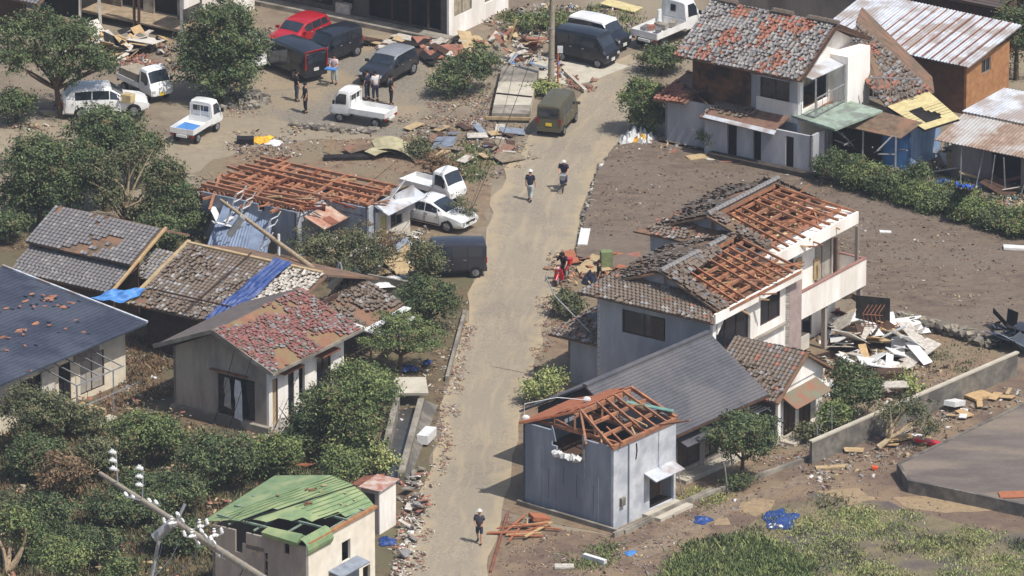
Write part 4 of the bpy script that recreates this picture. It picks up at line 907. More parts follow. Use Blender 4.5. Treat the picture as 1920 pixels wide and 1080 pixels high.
for (v, w_, z0) in ((1.75, .35, .4), (2.4, .3, .9)):
    b = MB(); p = f(-.16, v, 0)
    for i in range(6):
        z = 2.45 - i * (2.45 - z0) / 5; b.v += [tuple(p + f.v*(-w_/2 - .03*i) + f.u*(.05*sin(i)) + V(0,0,z)), tuple(p + f.v*(w_/2) + f.u*(.06*cos(i*2)) + V(0,0,z + .1*(i==5)))]
    for i in range(5): b.f.append((2*i, 2*i+1, 2*i+3, 2*i+2)); b.m.append(0)
    b.make('torn_curtain', M_curt if v > 2 else M_wplas, RH)
ze, zr = 3.45, 4.95; vm = Wr/2
tiles(RH, 'roof_slope', f(-.65, -.65, ze), f(Lr + .6, -.65, ze), f(Lr + .4, vm, zr), f(-.65, vm, zr), [M_redt, M_tileb, M_tile1, M_redt], mat('mossy_rust_deck', (150, 108, 86), (122, 90, 70), scale=2.5, rgb3=(134, 114, 84), s3=.8, k=1.15), miss=.56, jum=.25, seed=121, redp=.25, tw=.17, th=.15, flat=True, kt=.3)
b = MB(); b.slab([f(-.65, Wr + .7, ze), f(Lr + .4, Wr + .7, ze), f(Lr + .4, vm, zr), f(-.65, vm, zr)], .1); b.make('roof_slope', mat('grey_brown_roof', (124, 114, 110), (104, 95, 92), scale=2), RH)
b = MB(); b.bar(f(-.68, -.7, ze - .03), f(-.68, vm, zr - .03), .06, .2); b.bar(f(-.68, Wr + .7, ze - .03), f(-.68, vm, zr - .03), .06, .2); b.bar(f(-.65, -.7, ze - .05), f(Lr + .6, -.7, ze - .05), .08, .14); b.make('bargeboard', M_conc, RH)
b = MB(); b.box(f(-.12, 2.8, .2), (.3, 5.9, .4), radians(56)); b.box(f(3.1, -.12, .15), (6.4, .26, .3), radians(56)); b.make('foundation', M_conc, RH)
# back lean-to wreck next to it
f3 = frz(700, 612, 1.9, 57)
LT = thing('collapsed_tile_porch', f3(0, 1), 'collapsed porch roof of loose tiles and white boards behind the red roofed house', 'outbuilding')
tiles(LT, 'roof_slope', f3(0, 3.4, 2.3), f3(-.2, .6, 1.6), f3(3.4, .4, 2.0), f3(3.4, 3.6, 3.0), [M_tileb, M_tile1, M_tile3, M_clay], M_mudd, miss=.56, jum=.2, seed=131)
b = MB()
for (a, c) in (((-.4, .2, 1.7), (3.2, .1, 1.9)), ((-.6, 1.6, 2.1), (.2, -.9, 1.4)), ((.2, -.8, 1.2), (2.9, -.3, 1.6))): b.bar(f3(*a), f3(*c), .45, .05)
b.make('white_fascia_board', M_wplas, LT)
b = MB(); b.bar(f3(.5, .5, 0), f3(.5, .5, 1.7), .12); b.bar(f3(3, 3, 0), f3(3, 3, 2.7), .12); b.bar(f3(.5, 3.2, 0), f3(.5, 3.2, 2.2), .12); b.make('timber_posts', M_brown, LT)

# ======== green roofed building ========
f = frz(578, 1018, 4.9, 57)
GH = thing('green_roofed_building', f(0, 0), 'gutted building with a torn green metal roof, one grey and one white wall', 'house')
b = MB(); Lh, Wh, hh = 5.4, 5.3, 4.85
wall(b, f(0, 0), f(Lh, 0), 0, hh, [(.9, 1.35, 1.7, 2.8), (2.7, 3.4, 3.0, 4.0), (4.4, 5.0, 0, 2.2)], inward=f.v, m=0)
wall(b, f(0, .141), f(0, Wh), 0, hh - .2, [(0.9, 1.2, 4.1, None), (2.1, 3.3, 2.0, 3.9), (2.3, 3.5, 4.1, None), (3.5, 3.9, 3.6, None), (4.2, 4.9, 1.2, 2.2)], inward=f.u, m=1, t=.12)
wall(b, f(Lh, .15), f(Lh, Wh), 0, hh, inward=-f.u, m=1); wall(b, f(0, Wh), f(Lh, Wh), 0, hh - .3, inward=-f.v, m=1)
b.make('wall', [mat('cream_siding', (228, 220, 204), (208, 200, 184), scale=1.5, k=1.0), M_taupe], GH)
b = MB(); b.box(f(2.7, 2.65, 2.3), (5.1, 5.0, .1), radians(57)); b.box(f(2.4, 2.65, 1.2), (.1, 5.0, 2.2), radians(57)); b.make('inner_floor', M_dark, GH)
b = MB()
for v in (.2, 1.6, 3.0, 4.4): b.bar(f(0, v, hh), f(Lh, v, hh + .05), .07)
for u in (.4, 1.8, 3.2, 4.6): b.bar(f(u, 0, hh + .1), f(u, Wh, hh + .15), .09)
b.bar(f(-.02, 0, hh + .02), f(Lh + .1, 0, hh + .02), .2, .12, 1)
b.make('roof_frame', [mat('pale_green_steel', (150, 168, 150), (120, 136, 120), scale=3), M_ochre], GH)
# torn roof sheet: curled surface with a ragged lower border
b = MB(); nx, ny = 26, 16; rr = random.Random(5)
A, B_, C, D = f(.0, Wh + .5, 4.75), f(.35, .9, 5.0), f(Lh + .1, .05, 4.9), f(Lh + .6, 2.9, 5.6)
M0 = f(1.3, 4.6, 5.75)
def gs(s, t):
    p = lerp2(A, B_, C, D, s, t); return p + V(0, 0, .45 * sin(pi * s) * (1 - t*.4) * (.5 + .5 * t) + .06 * noise.noise(p * 1.3))
for j in range(ny + 1):
    for i in range(nx + 1): b.v.append(tuple(gs(i/nx, j/ny)))
for j in range(ny):
    for i in range(nx):
        if j < 1 + (i // 4 % 3) * 2 and i > 9: continue
        if i > 22 and j < 9 + (j % 2): continue
        a = j*(nx+1)+i; b.f.append((a, a+1, a+nx+2, a+nx+1)); b.m.append(0)
b.make('roof_sheet', M_green, GH, smooth=40)
b = MB()
for i in range(1, 13):
    s = i / 13; t0 = .42 if i > 5 else .03; b.tube([gs(s, t0 + (1 - t0) * k / 5) + V(0, 0, .02) for k in range(6)], .022, 4)
b.make('standing_seam', mat('seam_green', (112, 134, 96), (96, 118, 84), scale=3), GH)
b = MB()
for k in range(12):
    c = gs(rnd.uniform(.1, .9), rnd.uniform(.45, .95)) + V(0, 0, .05); b.box(c, (rnd.uniform(.1, .4), rnd.uniform(.05, .2), .03), rnd.uniform(0, 3), rnd.choice((0, 1)))
tag(b.make('roof_scrap', [M_ply, M_rust], GH), kind='stuff')
b = MB(); b.tube([gs(.45, .0) + V(0,0,.05), gs(.5, .5) + V(0,0,.08), gs(.55, 1) + V(0,0,.05)], .03, 5); b.make('loose_wire', M_black, GH)
b = MB(); b.slab([gs(0, 1) , gs(.0, 0), f(Lh + .5, Wh + .6, 5.0)], .03); b.make('roof_sheet', M_green, GH)
b = MB()
prof = []
for k in range(7):
    t = k / 6 * pi * .75; prof.append((-.35 + .5 * sin(t) * .9, .45 * cos(t) + 4.75 - .1))
for k in range(6):
    (a0, z0), (a1, z1) = prof[k], prof[k+1]
    b.slab([f(1.8, -a0 - .05, z0), f(-.25, -a0 - .05, z0), f(-.25, -a1 - .05, z1), f(1.8, -a1 - .05, z1)], .03)
b.slab([f(-.28, .45, 4.9), f(-.28, 2.4, 5.0), f(.15, 2.3, 5.15), f(.15, .4, 5.2)], .25)
b.make('parapet_hood', M_green, GH)
b = MB(); b.slab([f(1.6, -.75, 2.85), f(3.9, -.75, 2.85), f(3.9, -.02, 3.0), f(1.6, -.02, 3.0)], .06); b.slab([f(1.5, -.2, 1.6), f(3.8, -.2, 1.6), f(3.8, -.2, 2.8), f(1.5, -.2, 2.8)], .05); b.make('sagging_awning', M_gmet, GH)
b = MB()
for i in range(10):
    p = f(.3, rnd.uniform(1.8, 3.4), rnd.uniform(2.2, 3.6)); b.bar(p, p + V(rnd.gauss(0, .4), rnd.gauss(0, .4), rnd.gauss(0, .3)), .12, .05, rnd.choice((0, 1)))
b.make('hanging_timber', [M_ply, M_raft], GH)
window(GH, f(0, 0), f(Lh, 0), .9, 1.35, 1.7, 2.8, -f.v, bars=0)

# small shed by the channel
f = Fr(712, 1003, 60)
SS = thing('white_tool_shed', f(0, 0), 'small white shed with a rusty roof beside the concrete channel', 'shed')
b = MB(); wall(b, f(0, 0), f(1.5, 0), 0, 2.2, inward=f.v, t=.05); wall(b, f(0, .06), f(0, 1.0), 0, 2.2, [(.2, .8, .1, 2.0)], inward=f.u, t=.05, m=1); wall(b, f(0, 1.0), f(1.5, 1.0), 0, 2.2, inward=-f.v, t=.05, m=1); wall(b, f(1.5, .06), f(1.5, .94), 0, 2.2, inward=-f.u, t=.05); b.make('wall', [M_white, M_taupe], SS)
b = MB(); b.slab([f(-.1, -.12, 2.25), f(1.65, -.12, 2.3), f(1.65, 1.1, 2.3), f(-.1, 1.1, 2.25)], .05, 0); b.slab([f(.5, 1.1, 2.1), f(2.3, 1.1, 2.1), f(2.2, 2.2, 1.8), f(.6, 2.0, 1.9)], .04, 1); b.make('roof', [mat('rust_spotted_white', (206, 196, 184), (170, 100, 80), scale=2.2), M_rust], SS)

# ======== stripped barn ========
f = frz(556, 397, 2.5, 57)
BN = thing('roofless_barn', f(0, 0), 'long low barn clad in grey metal, its roof a jumble of red-brown timbers', 'outbuilding')
b = MB(); Wb, Lb = 6.0, 5.4
wall(b, f(0, 0), f(0, Wb), 0, 2.45, [(2.0, 2.4, 2.1, None)], inward=f.u, m=0); wall(b, f(0, Wb), f(Lb, Wb), 0, 2.4, inward=-f.v); wall(b, f(0, 0), f(2.6, 0), 0, 2.4, inward=f.v, m=1)
wall(b, f(2.6, -2.6), f(2.6, -.0), 0, 2.4, inward=f.u, m=0); wall(b, f(2.6, -2.6), f(5.6, -2.6), 0, 2.4, inward=f.v, m=1)
b.make('wall', [M_gmet, mat('pale_sheet_wall', (176, 180, 186), (140, 146, 154), scale=2, k=1.0)], BN)
b = MB(); b.slab([f(.2, Wb - .1, 2.0), f(.2, .1, 2.0), f(2.6, .1, 2.0), f(2.6, -2.4, 2.0), f(5.6, -2.4, 2.0), f(5.6, Wb - .1, 2.0)], .1); b.make('ceiling', mat('dark_red_boards', (110, 66, 50), (64, 40, 34), scale=2), BN)
b = MB(); rr = random.Random(9)
for i in range(24):
    v = -2.4 + 8.4 * i / 23; u0 = .1 if v > 0 else 2.7
    b.bar(f(u0, v + rr.gauss(0, .1), 2.5 + rr.gauss(0, .06)), f(5.6, v + rr.gauss(0, .3), 2.5 + rr.gauss(0, .1)), .12, .14)
for i in range(9):
    u = .2 + 5.4 * i / 8; v0 = -.1 if u < 2.6 else -2.5
    b.bar(f(u, v0, 2.62 + rr.gauss(0, .05)), f(u + rr.gauss(0, .1), 6.1, 2.62 + rr.gauss(0, .08)), .14, .16, rr.choice((0, 0, 2)))
for i in range(85):
    u = rr.uniform(.2, 5.6); v = rr.uniform(0 if u < 2.6 else -2.4, 5.9); L = rr.uniform(.4, 1.7); a = rr.choice((rr.uniform(0, pi), radians(147) + rr.gauss(0, .15), radians(57) + rr.gauss(0, .3), radians(147) + rr.gauss(0, .2), radians(147) + rr.gauss(0, .1))); p = f(u, v, 2.3 + rr.uniform(.05, .5) * (1 - abs(v - 2.5) / 6))
    d = V(cos(a), sin(a), rr.gauss(0, .12)) * L; b.bar(p - d, p + d, rr.uniform(.07, .16), rr.uniform(.05, .14), rr.choice((0, 0, 0, 2, 2, 1)))
b.make('roof_timbers', [M_raft, M_fresh, mat('dark_rafter', (140, 80, 56), (96, 54, 40), scale=4)], BN)
corrug(BN, 'lean_to_roof', f(.1, -.05, 2.2), f(3.0, -.1, 2.2), f(3.1, .55, 2.6), f(.2, .5, 2.55), M_corr)
corrug(BN, 'lean_to_roof', f(.3, -1.5, 1.75), f(2.6, -1.5, 1.75), f(2.9, -.2, 2.15), f(.4, -.2, 2.15), [mat('rust_stained_panel', (206, 186, 166), (176, 112, 92), scale=1.8), M_rust], rust=.1)
b = MB(); b.slab([f(4.6, -2.7, 2.4), f(5.6, -2.9, 3.1), f(6.3, -2.6, 3.0), f(5.2, -2.2, 2.4)], .04); b.slab([f(4.7, -3.0, 1.5), f(6.0, -3.3, 1.5), f(6.0, -3.2, 2.8), f(4.7, -2.9, 2.6)], .04); b.make('peeled_sheet', M_corr, BN)
h = frz(708, 400, 2.0, 57)
b = MB(); wall(b, h(0, .0), h(3.0, 0), 0, 2.0, [(.25, .8, .3, 1.7), (1.2, 2.3, .8, 1.8)], inward=h.v, m=1); wall(b, h(0, .141), h(0, 3.0), 0, 2.3, inward=h.u, m=0); b.make('annex_wall', [M_gmet, M_white2], BN)
b = MB(); b.box(h(.52, .05, 1.0), (.5, .04, 1.4), radians(57)); b.make('yellow_door', mat('yellowed_door', (214, 204, 130), (190, 178, 110), scale=2), BN)
window(BN, h(0, 0), h(3.0, 0), 1.2, 2.3, .8, 1.8, -h.v)
b = MB(); b.slab([h(-.1, -.75, 2.05), h(3.5, -.75, 2.05), h(3.5, .1, 2.4), h(-.1, .1, 2.4)], .05); b.make('annex_canopy', M_corr, BN)

f = frz(505, 462, .9, 62)
CT = thing('collapsed_tin_shed', f(0, 1), 'shed crushed under blue-grey tin sheets beneath the fallen pole', 'shed')
corrug(CT, 'tin_sheet', G(388, 462, .7), G(500, 476, .7), G(514, 398, 1.9), G(418, 384, 2.1), mat('blue_grey_tin', (140, 154, 178), (112, 126, 150), scale=2, rough=.5), dent=.2, seed=3)
b = MB()
for i in range(16):
    p = f(rnd.uniform(0, 3.5), rnd.uniform(2.6, 4.2), rnd.uniform(.5, 1.8)); M = Matrix.Rotation(rnd.uniform(0, 6), 3, 'Z') @ Matrix.Rotation(rnd.gauss(0, .6), 3, 'X'); b.box(p, (rnd.uniform(.2, .5), rnd.uniform(.6, 1.5), .03), M=M)
b.make('crumpled_sheets', M_wplas, CT)
b = MB(); b.box(f(1.8, 1.7, .5), (3.2, 2.6, .9), radians(62)); b.make('crushed_frame', M_dark, CT)
# ---------------- walls, kerbs, channel, plots ----------------
def wallpath(name, pts, h, t, m, label, cat, cap=None, z0=-.1, group=None):
    P = [G(x, y) for x, y in pts]; b = MB()
    for i in range(len(P) - 1):
        p, q = P[i], P[i+1]; n = max(1, int((q-p).length / 3)) 
        d = (q - p).normalized() * (0 if i == len(P) - 2 else .0)
        b.bar(p + V(0,0,(h+z0)/2), q + V(0,0,(h+z0)/2) - (q-p).normalized()*.002, t, h - z0)
    o = b.make(name, m, label=label, cat=cat, group=group)
    return o
o = wallpath('block_wall', [(1520, 872), (1905, 704)], 1.15, .16, M_block, 'long concrete block wall between the debris yard and the dark lot', 'wall')
b = MB(); b.bar(G(1519, 872) + V(0, 0, 1.2), G(1907, 703) + V(0, 0, 1.2), .22, .09); b.make('coping', M_concl, o)
wallpath('low_kerb_wall', [(1170, 1002), (1300, 940), (1520, 862)], .22, .2, M_conc, 'low kerb along the lane in front of the grey clad building', 'kerb')
wallpath('low_yard_wall', [(1290, 905), (1500, 815)], .25, .14, M_concl, 'thin white-topped garden kerb by the round tree', 'kerb')
wallpath('garden_wall', [(690, 545), (780, 562)], .9, .14, M_conc, 'short low wall by the garden under the dark van', 'wall')
wallpath('roadside_kerb', [(838, 716), (872, 590)], .3, .16, M_conc, 'kerb strip at the left of the road near the layered pine', 'kerb')
wallpath('road_edge_board', [(920, 1075), (952, 965)], .14, .1, M_rust, 'thin board edging of the brown lot beside the road', 'edging')
wallpath('drive_kerb', [(1060, 140), (1098, 176)], .25, .18, M_concl, 'short white kerb behind the green van', 'kerb')
# raised grey lot with retaining wall
pl = [(1684, 893), (1704, 924), (1830, 950), (1990, 985), (1990, 745), (1900, 790)]
P = [G(x, y) for x, y in pl]; b = MB(); b.prism([(p.x, p.y) for p in P], -.3, .62); o = b.make('raised_lot', M_slab); tag(o, kind='structure')
P = [G(x, y) for x, y in pl]; b = MB()
for i in range(3): b.bar(P[i] + V(0, 0, .3), P[i+1] + V(0, 0, .3), .16, .74)
b.bar(P[0] + V(0, 0, .3), P[5] + V(0, 0, .3), .16, .74); b.bar(P[5] + V(0,0,.3), P[4] + V(0,0,.3), .16, .74)
b.make('retaining_wall', M_block, label='low block retaining wall round the raised grey lot', cat='wall')
# stone edging of the field and rubble wall
def stones(name, pts, n, r0, r1, m, label, cat, zs=1.0, spread=.15, seed=1, layers=1):
    rr = random.Random(seed); P = [G(x, y) for x, y in pts]; b = MB(); seg = [(P[i], P[i+1]) for i in range(len(P)-1)]; tot = sum((q-p).length for p, q in seg)
    for k in range(n):
        s = rr.random() * tot
        for p, q in seg:
            L = (q-p).length
            if s <= L: c = p.lerp(q, s/L); break
            s -= L
        r = rr.uniform(r0, r1); c = c + V(rr.gauss(0, spread), rr.gauss(0, spread), r * .5 + rr.randrange(layers) * r0 * 1.5)
        M = Matrix.Rotation(rr.uniform(0, 6), 3, 'Z') @ Matrix.Rotation(rr.gauss(0, .5), 3, 'X'); base = len(b.v)
        x, y, z = r*rr.uniform(.8, 1.4), r*rr.uniform(.7, 1.1), r*rr.uniform(.5, .9)*zs
        pp = [V(a*x*rr.uniform(.6, 1), d*y*rr.uniform(.6, 1), e*z*rr.uniform(.6, 1)) for e in (-1, 1) for a, d in ((-1, -1), (1, -1), (1, 1), (-1, 1))]
        b.hexa([M @ v + c for v in pp], rr.randrange(len(m)) if isinstance(m, list) else 0)
    return b.make(name, m, label=label, cat=cat)
ST = [M_stone, M_conc, mat('dark_stone', (120, 112, 104), (90, 84, 78), scale=4)]
stones('stone_edging', [(1085, 482), (1098, 420), (1112, 360), (1130, 315), (1160, 280)], 190, .07, .17, [M_stone, M_tw, M_conc], 'pale stone edging between the road and the brown field', 'stone edging', spread=.07, layers=2)
stones('stone_wall', [(1662, 600), (1760, 622), (1860, 650)], 260, .1, .24, ST, 'rough grey rubble wall at the lower edge of the brown field', 'wall', spread=.18, layers=3, seed=2)
stones('stone_edging', [(1520, 330), (1620, 362), (1800, 410), (1960, 455)], 170, .08, .2, ST, 'white stone edging at the foot of the long hedge', 'stone edging', seed=3)
stones('stone_heap', [(455, 170), (480, 195), (440, 200)], 120, .08, .22, ST, 'arc of pale stones round the foot of the round tree', 'stones', spread=.5, seed=4)
stones('stone_edging', [(545, 235), (620, 245), (700, 250)], 90, .08, .2, ST, 'row of rubble stones below the flatbed truck on the gravel', 'stone edging', seed=5)
wallpath('white_stone_slab', [(1092, 470), (1098, 440)], .35, .5, M_wplas, 'white slab standing at the field corner by the road', 'slab')

# concrete channel with head slab
b = MB()
La, Lb_ = G(744, 768), G(712, 908); Ra, Rb = G(790, 768), G(752, 908)
for p, q, h in ((La, Lb_, .75), (Ra, Rb, .7)): b.bar(p + V(0,0,h/2-.1), q + V(0,0,h/2-.1), .3, h)
CH = b.make('concrete_channel', M_conc, label='open concrete water channel running down beside the road', cat='channel')
b = MB(); z = V(0,0,.045); b.slab([La + z, Lb_ + z, Rb + z, Ra + z], .02); b.make('water', mat('murky_water', (84, 82, 80), (62, 62, 64), scale=1, rough=.25, spec=.5), CH)
b = MB(); b.slab([La + V(-.35,.3,.75), Ra + V(.35,.3,.75), Ra + V(.2,2.0,.95), La + V(-.1,2.0,.95)], .14); b.make('head_slab', M_concl, CH)
b = MB(); b.slab([Ra + V(.18, 0, .5), Rb + V(.18, 0, .4), Rb + V(.4, .2, .1), Ra + V(.8, .3, .1)], .1); b.make('bank_slab', M_block, CH)

# concrete culvert cover, top centre
f = Fr(992, 230, 86)
CV = thing('culvert_cover', f(0, 0), 'long concrete culvert cover with one white panel beside the green van', 'culvert')
for i, (u0, u1, m, hh) in enumerate(((0, 1.3, M_conc, .5), (1.32, 5.2, M_concl, .53), (5.22, 8.0, M_conc, .5))):
    b = MB(); b.hexa([f(u0, 0, 0), f(u1, 0, 0), f(u1, 2.0, 0), f(u0, 2.0, 0), f(u0, 0, hh), f(u1, 0, hh), f(u1, 2.0, hh), f(u0, 2.0, hh)]); b.make('cover_panel', m, CV)
b = MB(); b.bar(f(-.1, -.1, .25), f(-.1, 2.3, .25), .1, .16); b.make('timber_edge', M_ply, CV)
b = MB(); b.box(f(2.9, 1.0, .56), (.12, 2.0, .05), radians(72)); b.make('dark_strip', M_dark, CV)
# ---------------- vehicles ----------------
def paint(name, rgb, rgb2=None, rough=.3):
    m = mat(name, rgb, rgb2 or tuple(x * .9 for x in rgb), scale=1.5, rough=rough, spec=.5, k=1.1)
    m.node_tree.nodes['Principled BSDF'].inputs['Coat Weight'].default_value = .4; return m

M_tyre = mat('tyre', (40, 40, 42), (28, 28, 30), scale=8)
M_rim = mat('alloy_rim', (170, 170, 172), (120, 120, 124), scale=6, rough=.4, metal=.3)
M_lamp = mat('headlamp_glass', (214, 218, 222), (180, 186, 192), scale=6, rough=.15)
M_tail = mat('tail_lamp', (176, 30, 30), (130, 20, 22), scale=6, rough=.2)
M_plate = mat('number_plate', (226, 226, 222), (206, 206, 200), scale=3)
M_plateY = mat('yellow_number_plate', (236, 206, 60), (220, 186, 40), scale=3)
M_cglass = mat('car_glass', (52, 60, 70), (36, 42, 50), scale=.8, rough=.08, spec=.8)
P_white = paint('white_paint', (240, 240, 238)); P_black = paint('black_paint', (30, 32, 40)); P_red = paint('red_paint', (176, 28, 40)); P_grey = paint('gunmetal_paint', (40, 43, 50)); P_olive = paint('olive_paint', (86, 82, 60), rough=.55); P_silv = paint('silver_roof', (140, 143, 148)); P_slate = paint('slate_paint', (46, 46, 56))
SPEC = {  # x from the rear, zlow, zbelt, ztop, halfwidth, half roof width
 'suv': ([(0, .45, .98, 1.1, .78, .62), (.1, .3, 1.02, 1.25, .86, .7), (.45, .26, 1.04, 1.6, .91, .72), (1.2, .24, 1.04, 1.7, .92, .76), (2.5, .24, 1.02, 1.68, .92, .75), (3.35, .25, .98, 1.08, .91, .72), (4.2, .28, .88, .96, .88, .66), (4.5, .34, .74, .84, .8, .55), (4.58, .42, .62, .7, .7, .45)], 4.58, (.95, 3.75), .36, [(.62, 1.5), (1.56, 2.45), (2.5, 3.0)], (2.55, 3.3), (.14, .52)),
 'hatch': ([(0, .42, .9, 1.05, .72, .56), (.12, .3, .95, 1.32, .82, .56), (.4, .24, .96, 1.46, .86, .68), (1.2, .22, .95, 1.5, .87, .71), (2.2, .22, .93, 1.46, .87, .7), (2.95, .23, .92, 1.0, .86, .68), (3.6, .27, .84, .9, .84, .62), (3.88, .34, .7, .78, .76, .5)], 3.9, (.75, 3.2), .32, [(.3, .95), (1.0, 1.75), (1.8, 2.4)], (2.25, 2.9), (.05, .34)),
 'wagon': ([(0, .36, .95, 1.5, .68, .58), (.1, .26, .96, 1.64, .73, .66), (1.2, .22, .96, 1.7, .74, .68), (2.35, .22, .95, 1.66, .74, .66), (2.85, .23, .94, 1.02, .73, .62), (3.25, .26, .86, .92, .72, .56), (3.4, .32, .74, .8, .64, .46)], 3.4, (.5, 2.85), .28, [(.25, .95), (1.0, 1.65), (1.7, 2.5)], (2.4, 2.82), None),
 'minivan': ([(0, .38, 1.0, 1.6, .76, .64), (.12, .28, 1.02, 1.76, .83, .74), (1.5, .24, 1.02, 1.84, .85, .77), (3.0, .24, 1.0, 1.8, .85, .75), (3.75, .25, .98, 1.1, .84, .7), (4.3, .28, .9, .98, .81, .62), (4.55, .36, .74, .82, .72, .5)], 4.55, (.85, 3.7), .32, [(.25, 1.15), (1.2, 2.15), (2.2, 3.15)], (3.05, 3.7), None),
 'kei_van': ([(0, .36, 1.0, 1.7, .68, .62), (.08, .28, 1.02, 1.8, .72, .64), (1.6, .24, 1.02, 1.86, .735, .65), (2.75, .24, 1.0, 1.82, .735, .64), (3.2, .26, .96, 1.06, .73, .62), (3.35, .3, .8, .88, .7, .56), (3.4, .34, .7, .78, .66, .5)], 3.4, (.55, 2.85), .27, [(.2, .95), (1.0, 1.75), (1.8, 2.65)], (2.8, 3.17), None),
 'sedan': ([(0, .4, .84, .96, .74, .56), (.15, .28, .9, 1.06, .84, .6), (.9, .24, .92, 1.3, .87, .64), (1.8, .22, .9, 1.48, .88, .69), (2.5, .22, .9, 1.44, .88, .68), (3.5, .23, .88, .96, .87, .68), (4.2, .27, .76, .84, .84, .6), (4.5, .34, .62, .7, .72, .46)], 4.52, (.85, 3.6), .32, [(.7, 1.4), (1.45, 2.2), (2.25, 3.1)], (2.55, 3.45), (.2, 1.6)),
}
def profile(st, x):
    for a, c in zip(st, st[1:]):
        if a[0] <= x <= c[0]:
            t = (x - a[0]) / (c[0] - a[0]); return [a[i] + (c[i] - a[i]) * t for i in range(6)]
    return list(st[0] if x < st[0][0] else st[-1])
def section(q):
    x, zl, zb, zt, w_, wr = q; h = zt - zb
    return [(w_*.82, zl), (w_*.98, zl + .12), (w_, zb - .2), (w_*.975, zb), (w_*.975 + (wr - w_*.975)*.82, zb + h*.86), (wr - .04, zb + h*.97), (wr*.5, zt + .015), (0, zt + .025)]
def surf(st, x, k, side):
    s = section(profile(st, x)); i = min(int(k), len(s) - 2); t = k - i
    y = s[i][0] + (s[i+1][0] - s[i][0]) * t; z = s[i][1] + (s[i+1][1] - s[i][1]) * t
    return V(x, y * side, z)
def patchs(b, st, x0, x1, k0, k1, side, off, nx=3, nk=3, m=0, skew=0):
    g = []
    for i in range(nx + 1):
        row = []
        for j in range(nk + 1):
            x = x0 + (x1 - x0) * i / nx; k = k0 + (k1 - k0) * j / nk; e = .01
            p = surf(st, x + skew * j / nk * (1 - i/nx), k, side); dx = surf(st, x + e, k, side) - surf(st, x - e, k, side); dk = surf(st, x, min(k + e, 6.99), side) - surf(st, x, k - e, side)
            n = dx.cross(dk); 
            if n.length < 1e-9: n = V(0, side, 0)
            n.normalize(); n = n if n.dot(V(0, side, 0) + V(0, 0, .3)) > 0 else -n; row.append(p + n * off)
        g.append(row)
    for i in range(nx):
        for j in range(nk): b.face([g[i][j], g[i+1][j], g[i+1][j+1], g[i][j+1]], m)
def wheel(parent, x, y, r, rimm=None, side=1, w_=.19):
    b = MB(); b.tube([(x, y - w_/2, r), (x, y + w_/2, r)], r, 18)
    o = b.make('wheel', M_tyre, parent, smooth=40); ORG[o.name] = V(0, 0, 0); o['_local'] = 1
    b = MB(); ys = y + side * (w_/2 + .006); b.tube([(x, ys - side*.02, r), (x, ys, r)], r * .64, 14)
    for k in range(5):
        a = k * 2*pi/5; b.bar(V(x, ys + side*.008, r), V(x + cos(a)*r*.6, ys + side*.008, r + sin(a)*r*.6), .05, .02)
    b.make('rim', rimm or M_rim, o)
LOCAL = V(0, 0, 0)
def vroot(name, px, py, deg, label, cat, L, group=None):
    """centre of the footprint stands at the pixel; deg = heading in plan"""
    c = G(px, py); d = U(deg); p = c - d * L/2
    t = thing(name, (p.x, p.y, .035), label, cat, group, rz=radians(deg)); ORG[t.name] = V(0, 0, 0); t['_local'] = 1; return t
def lmake(b, name, m, t, **k):
    o = b.make(name, m, t, **k)
    if o: ORG[o.name] = V(0, 0, 0); o['_local'] = 1
    return o
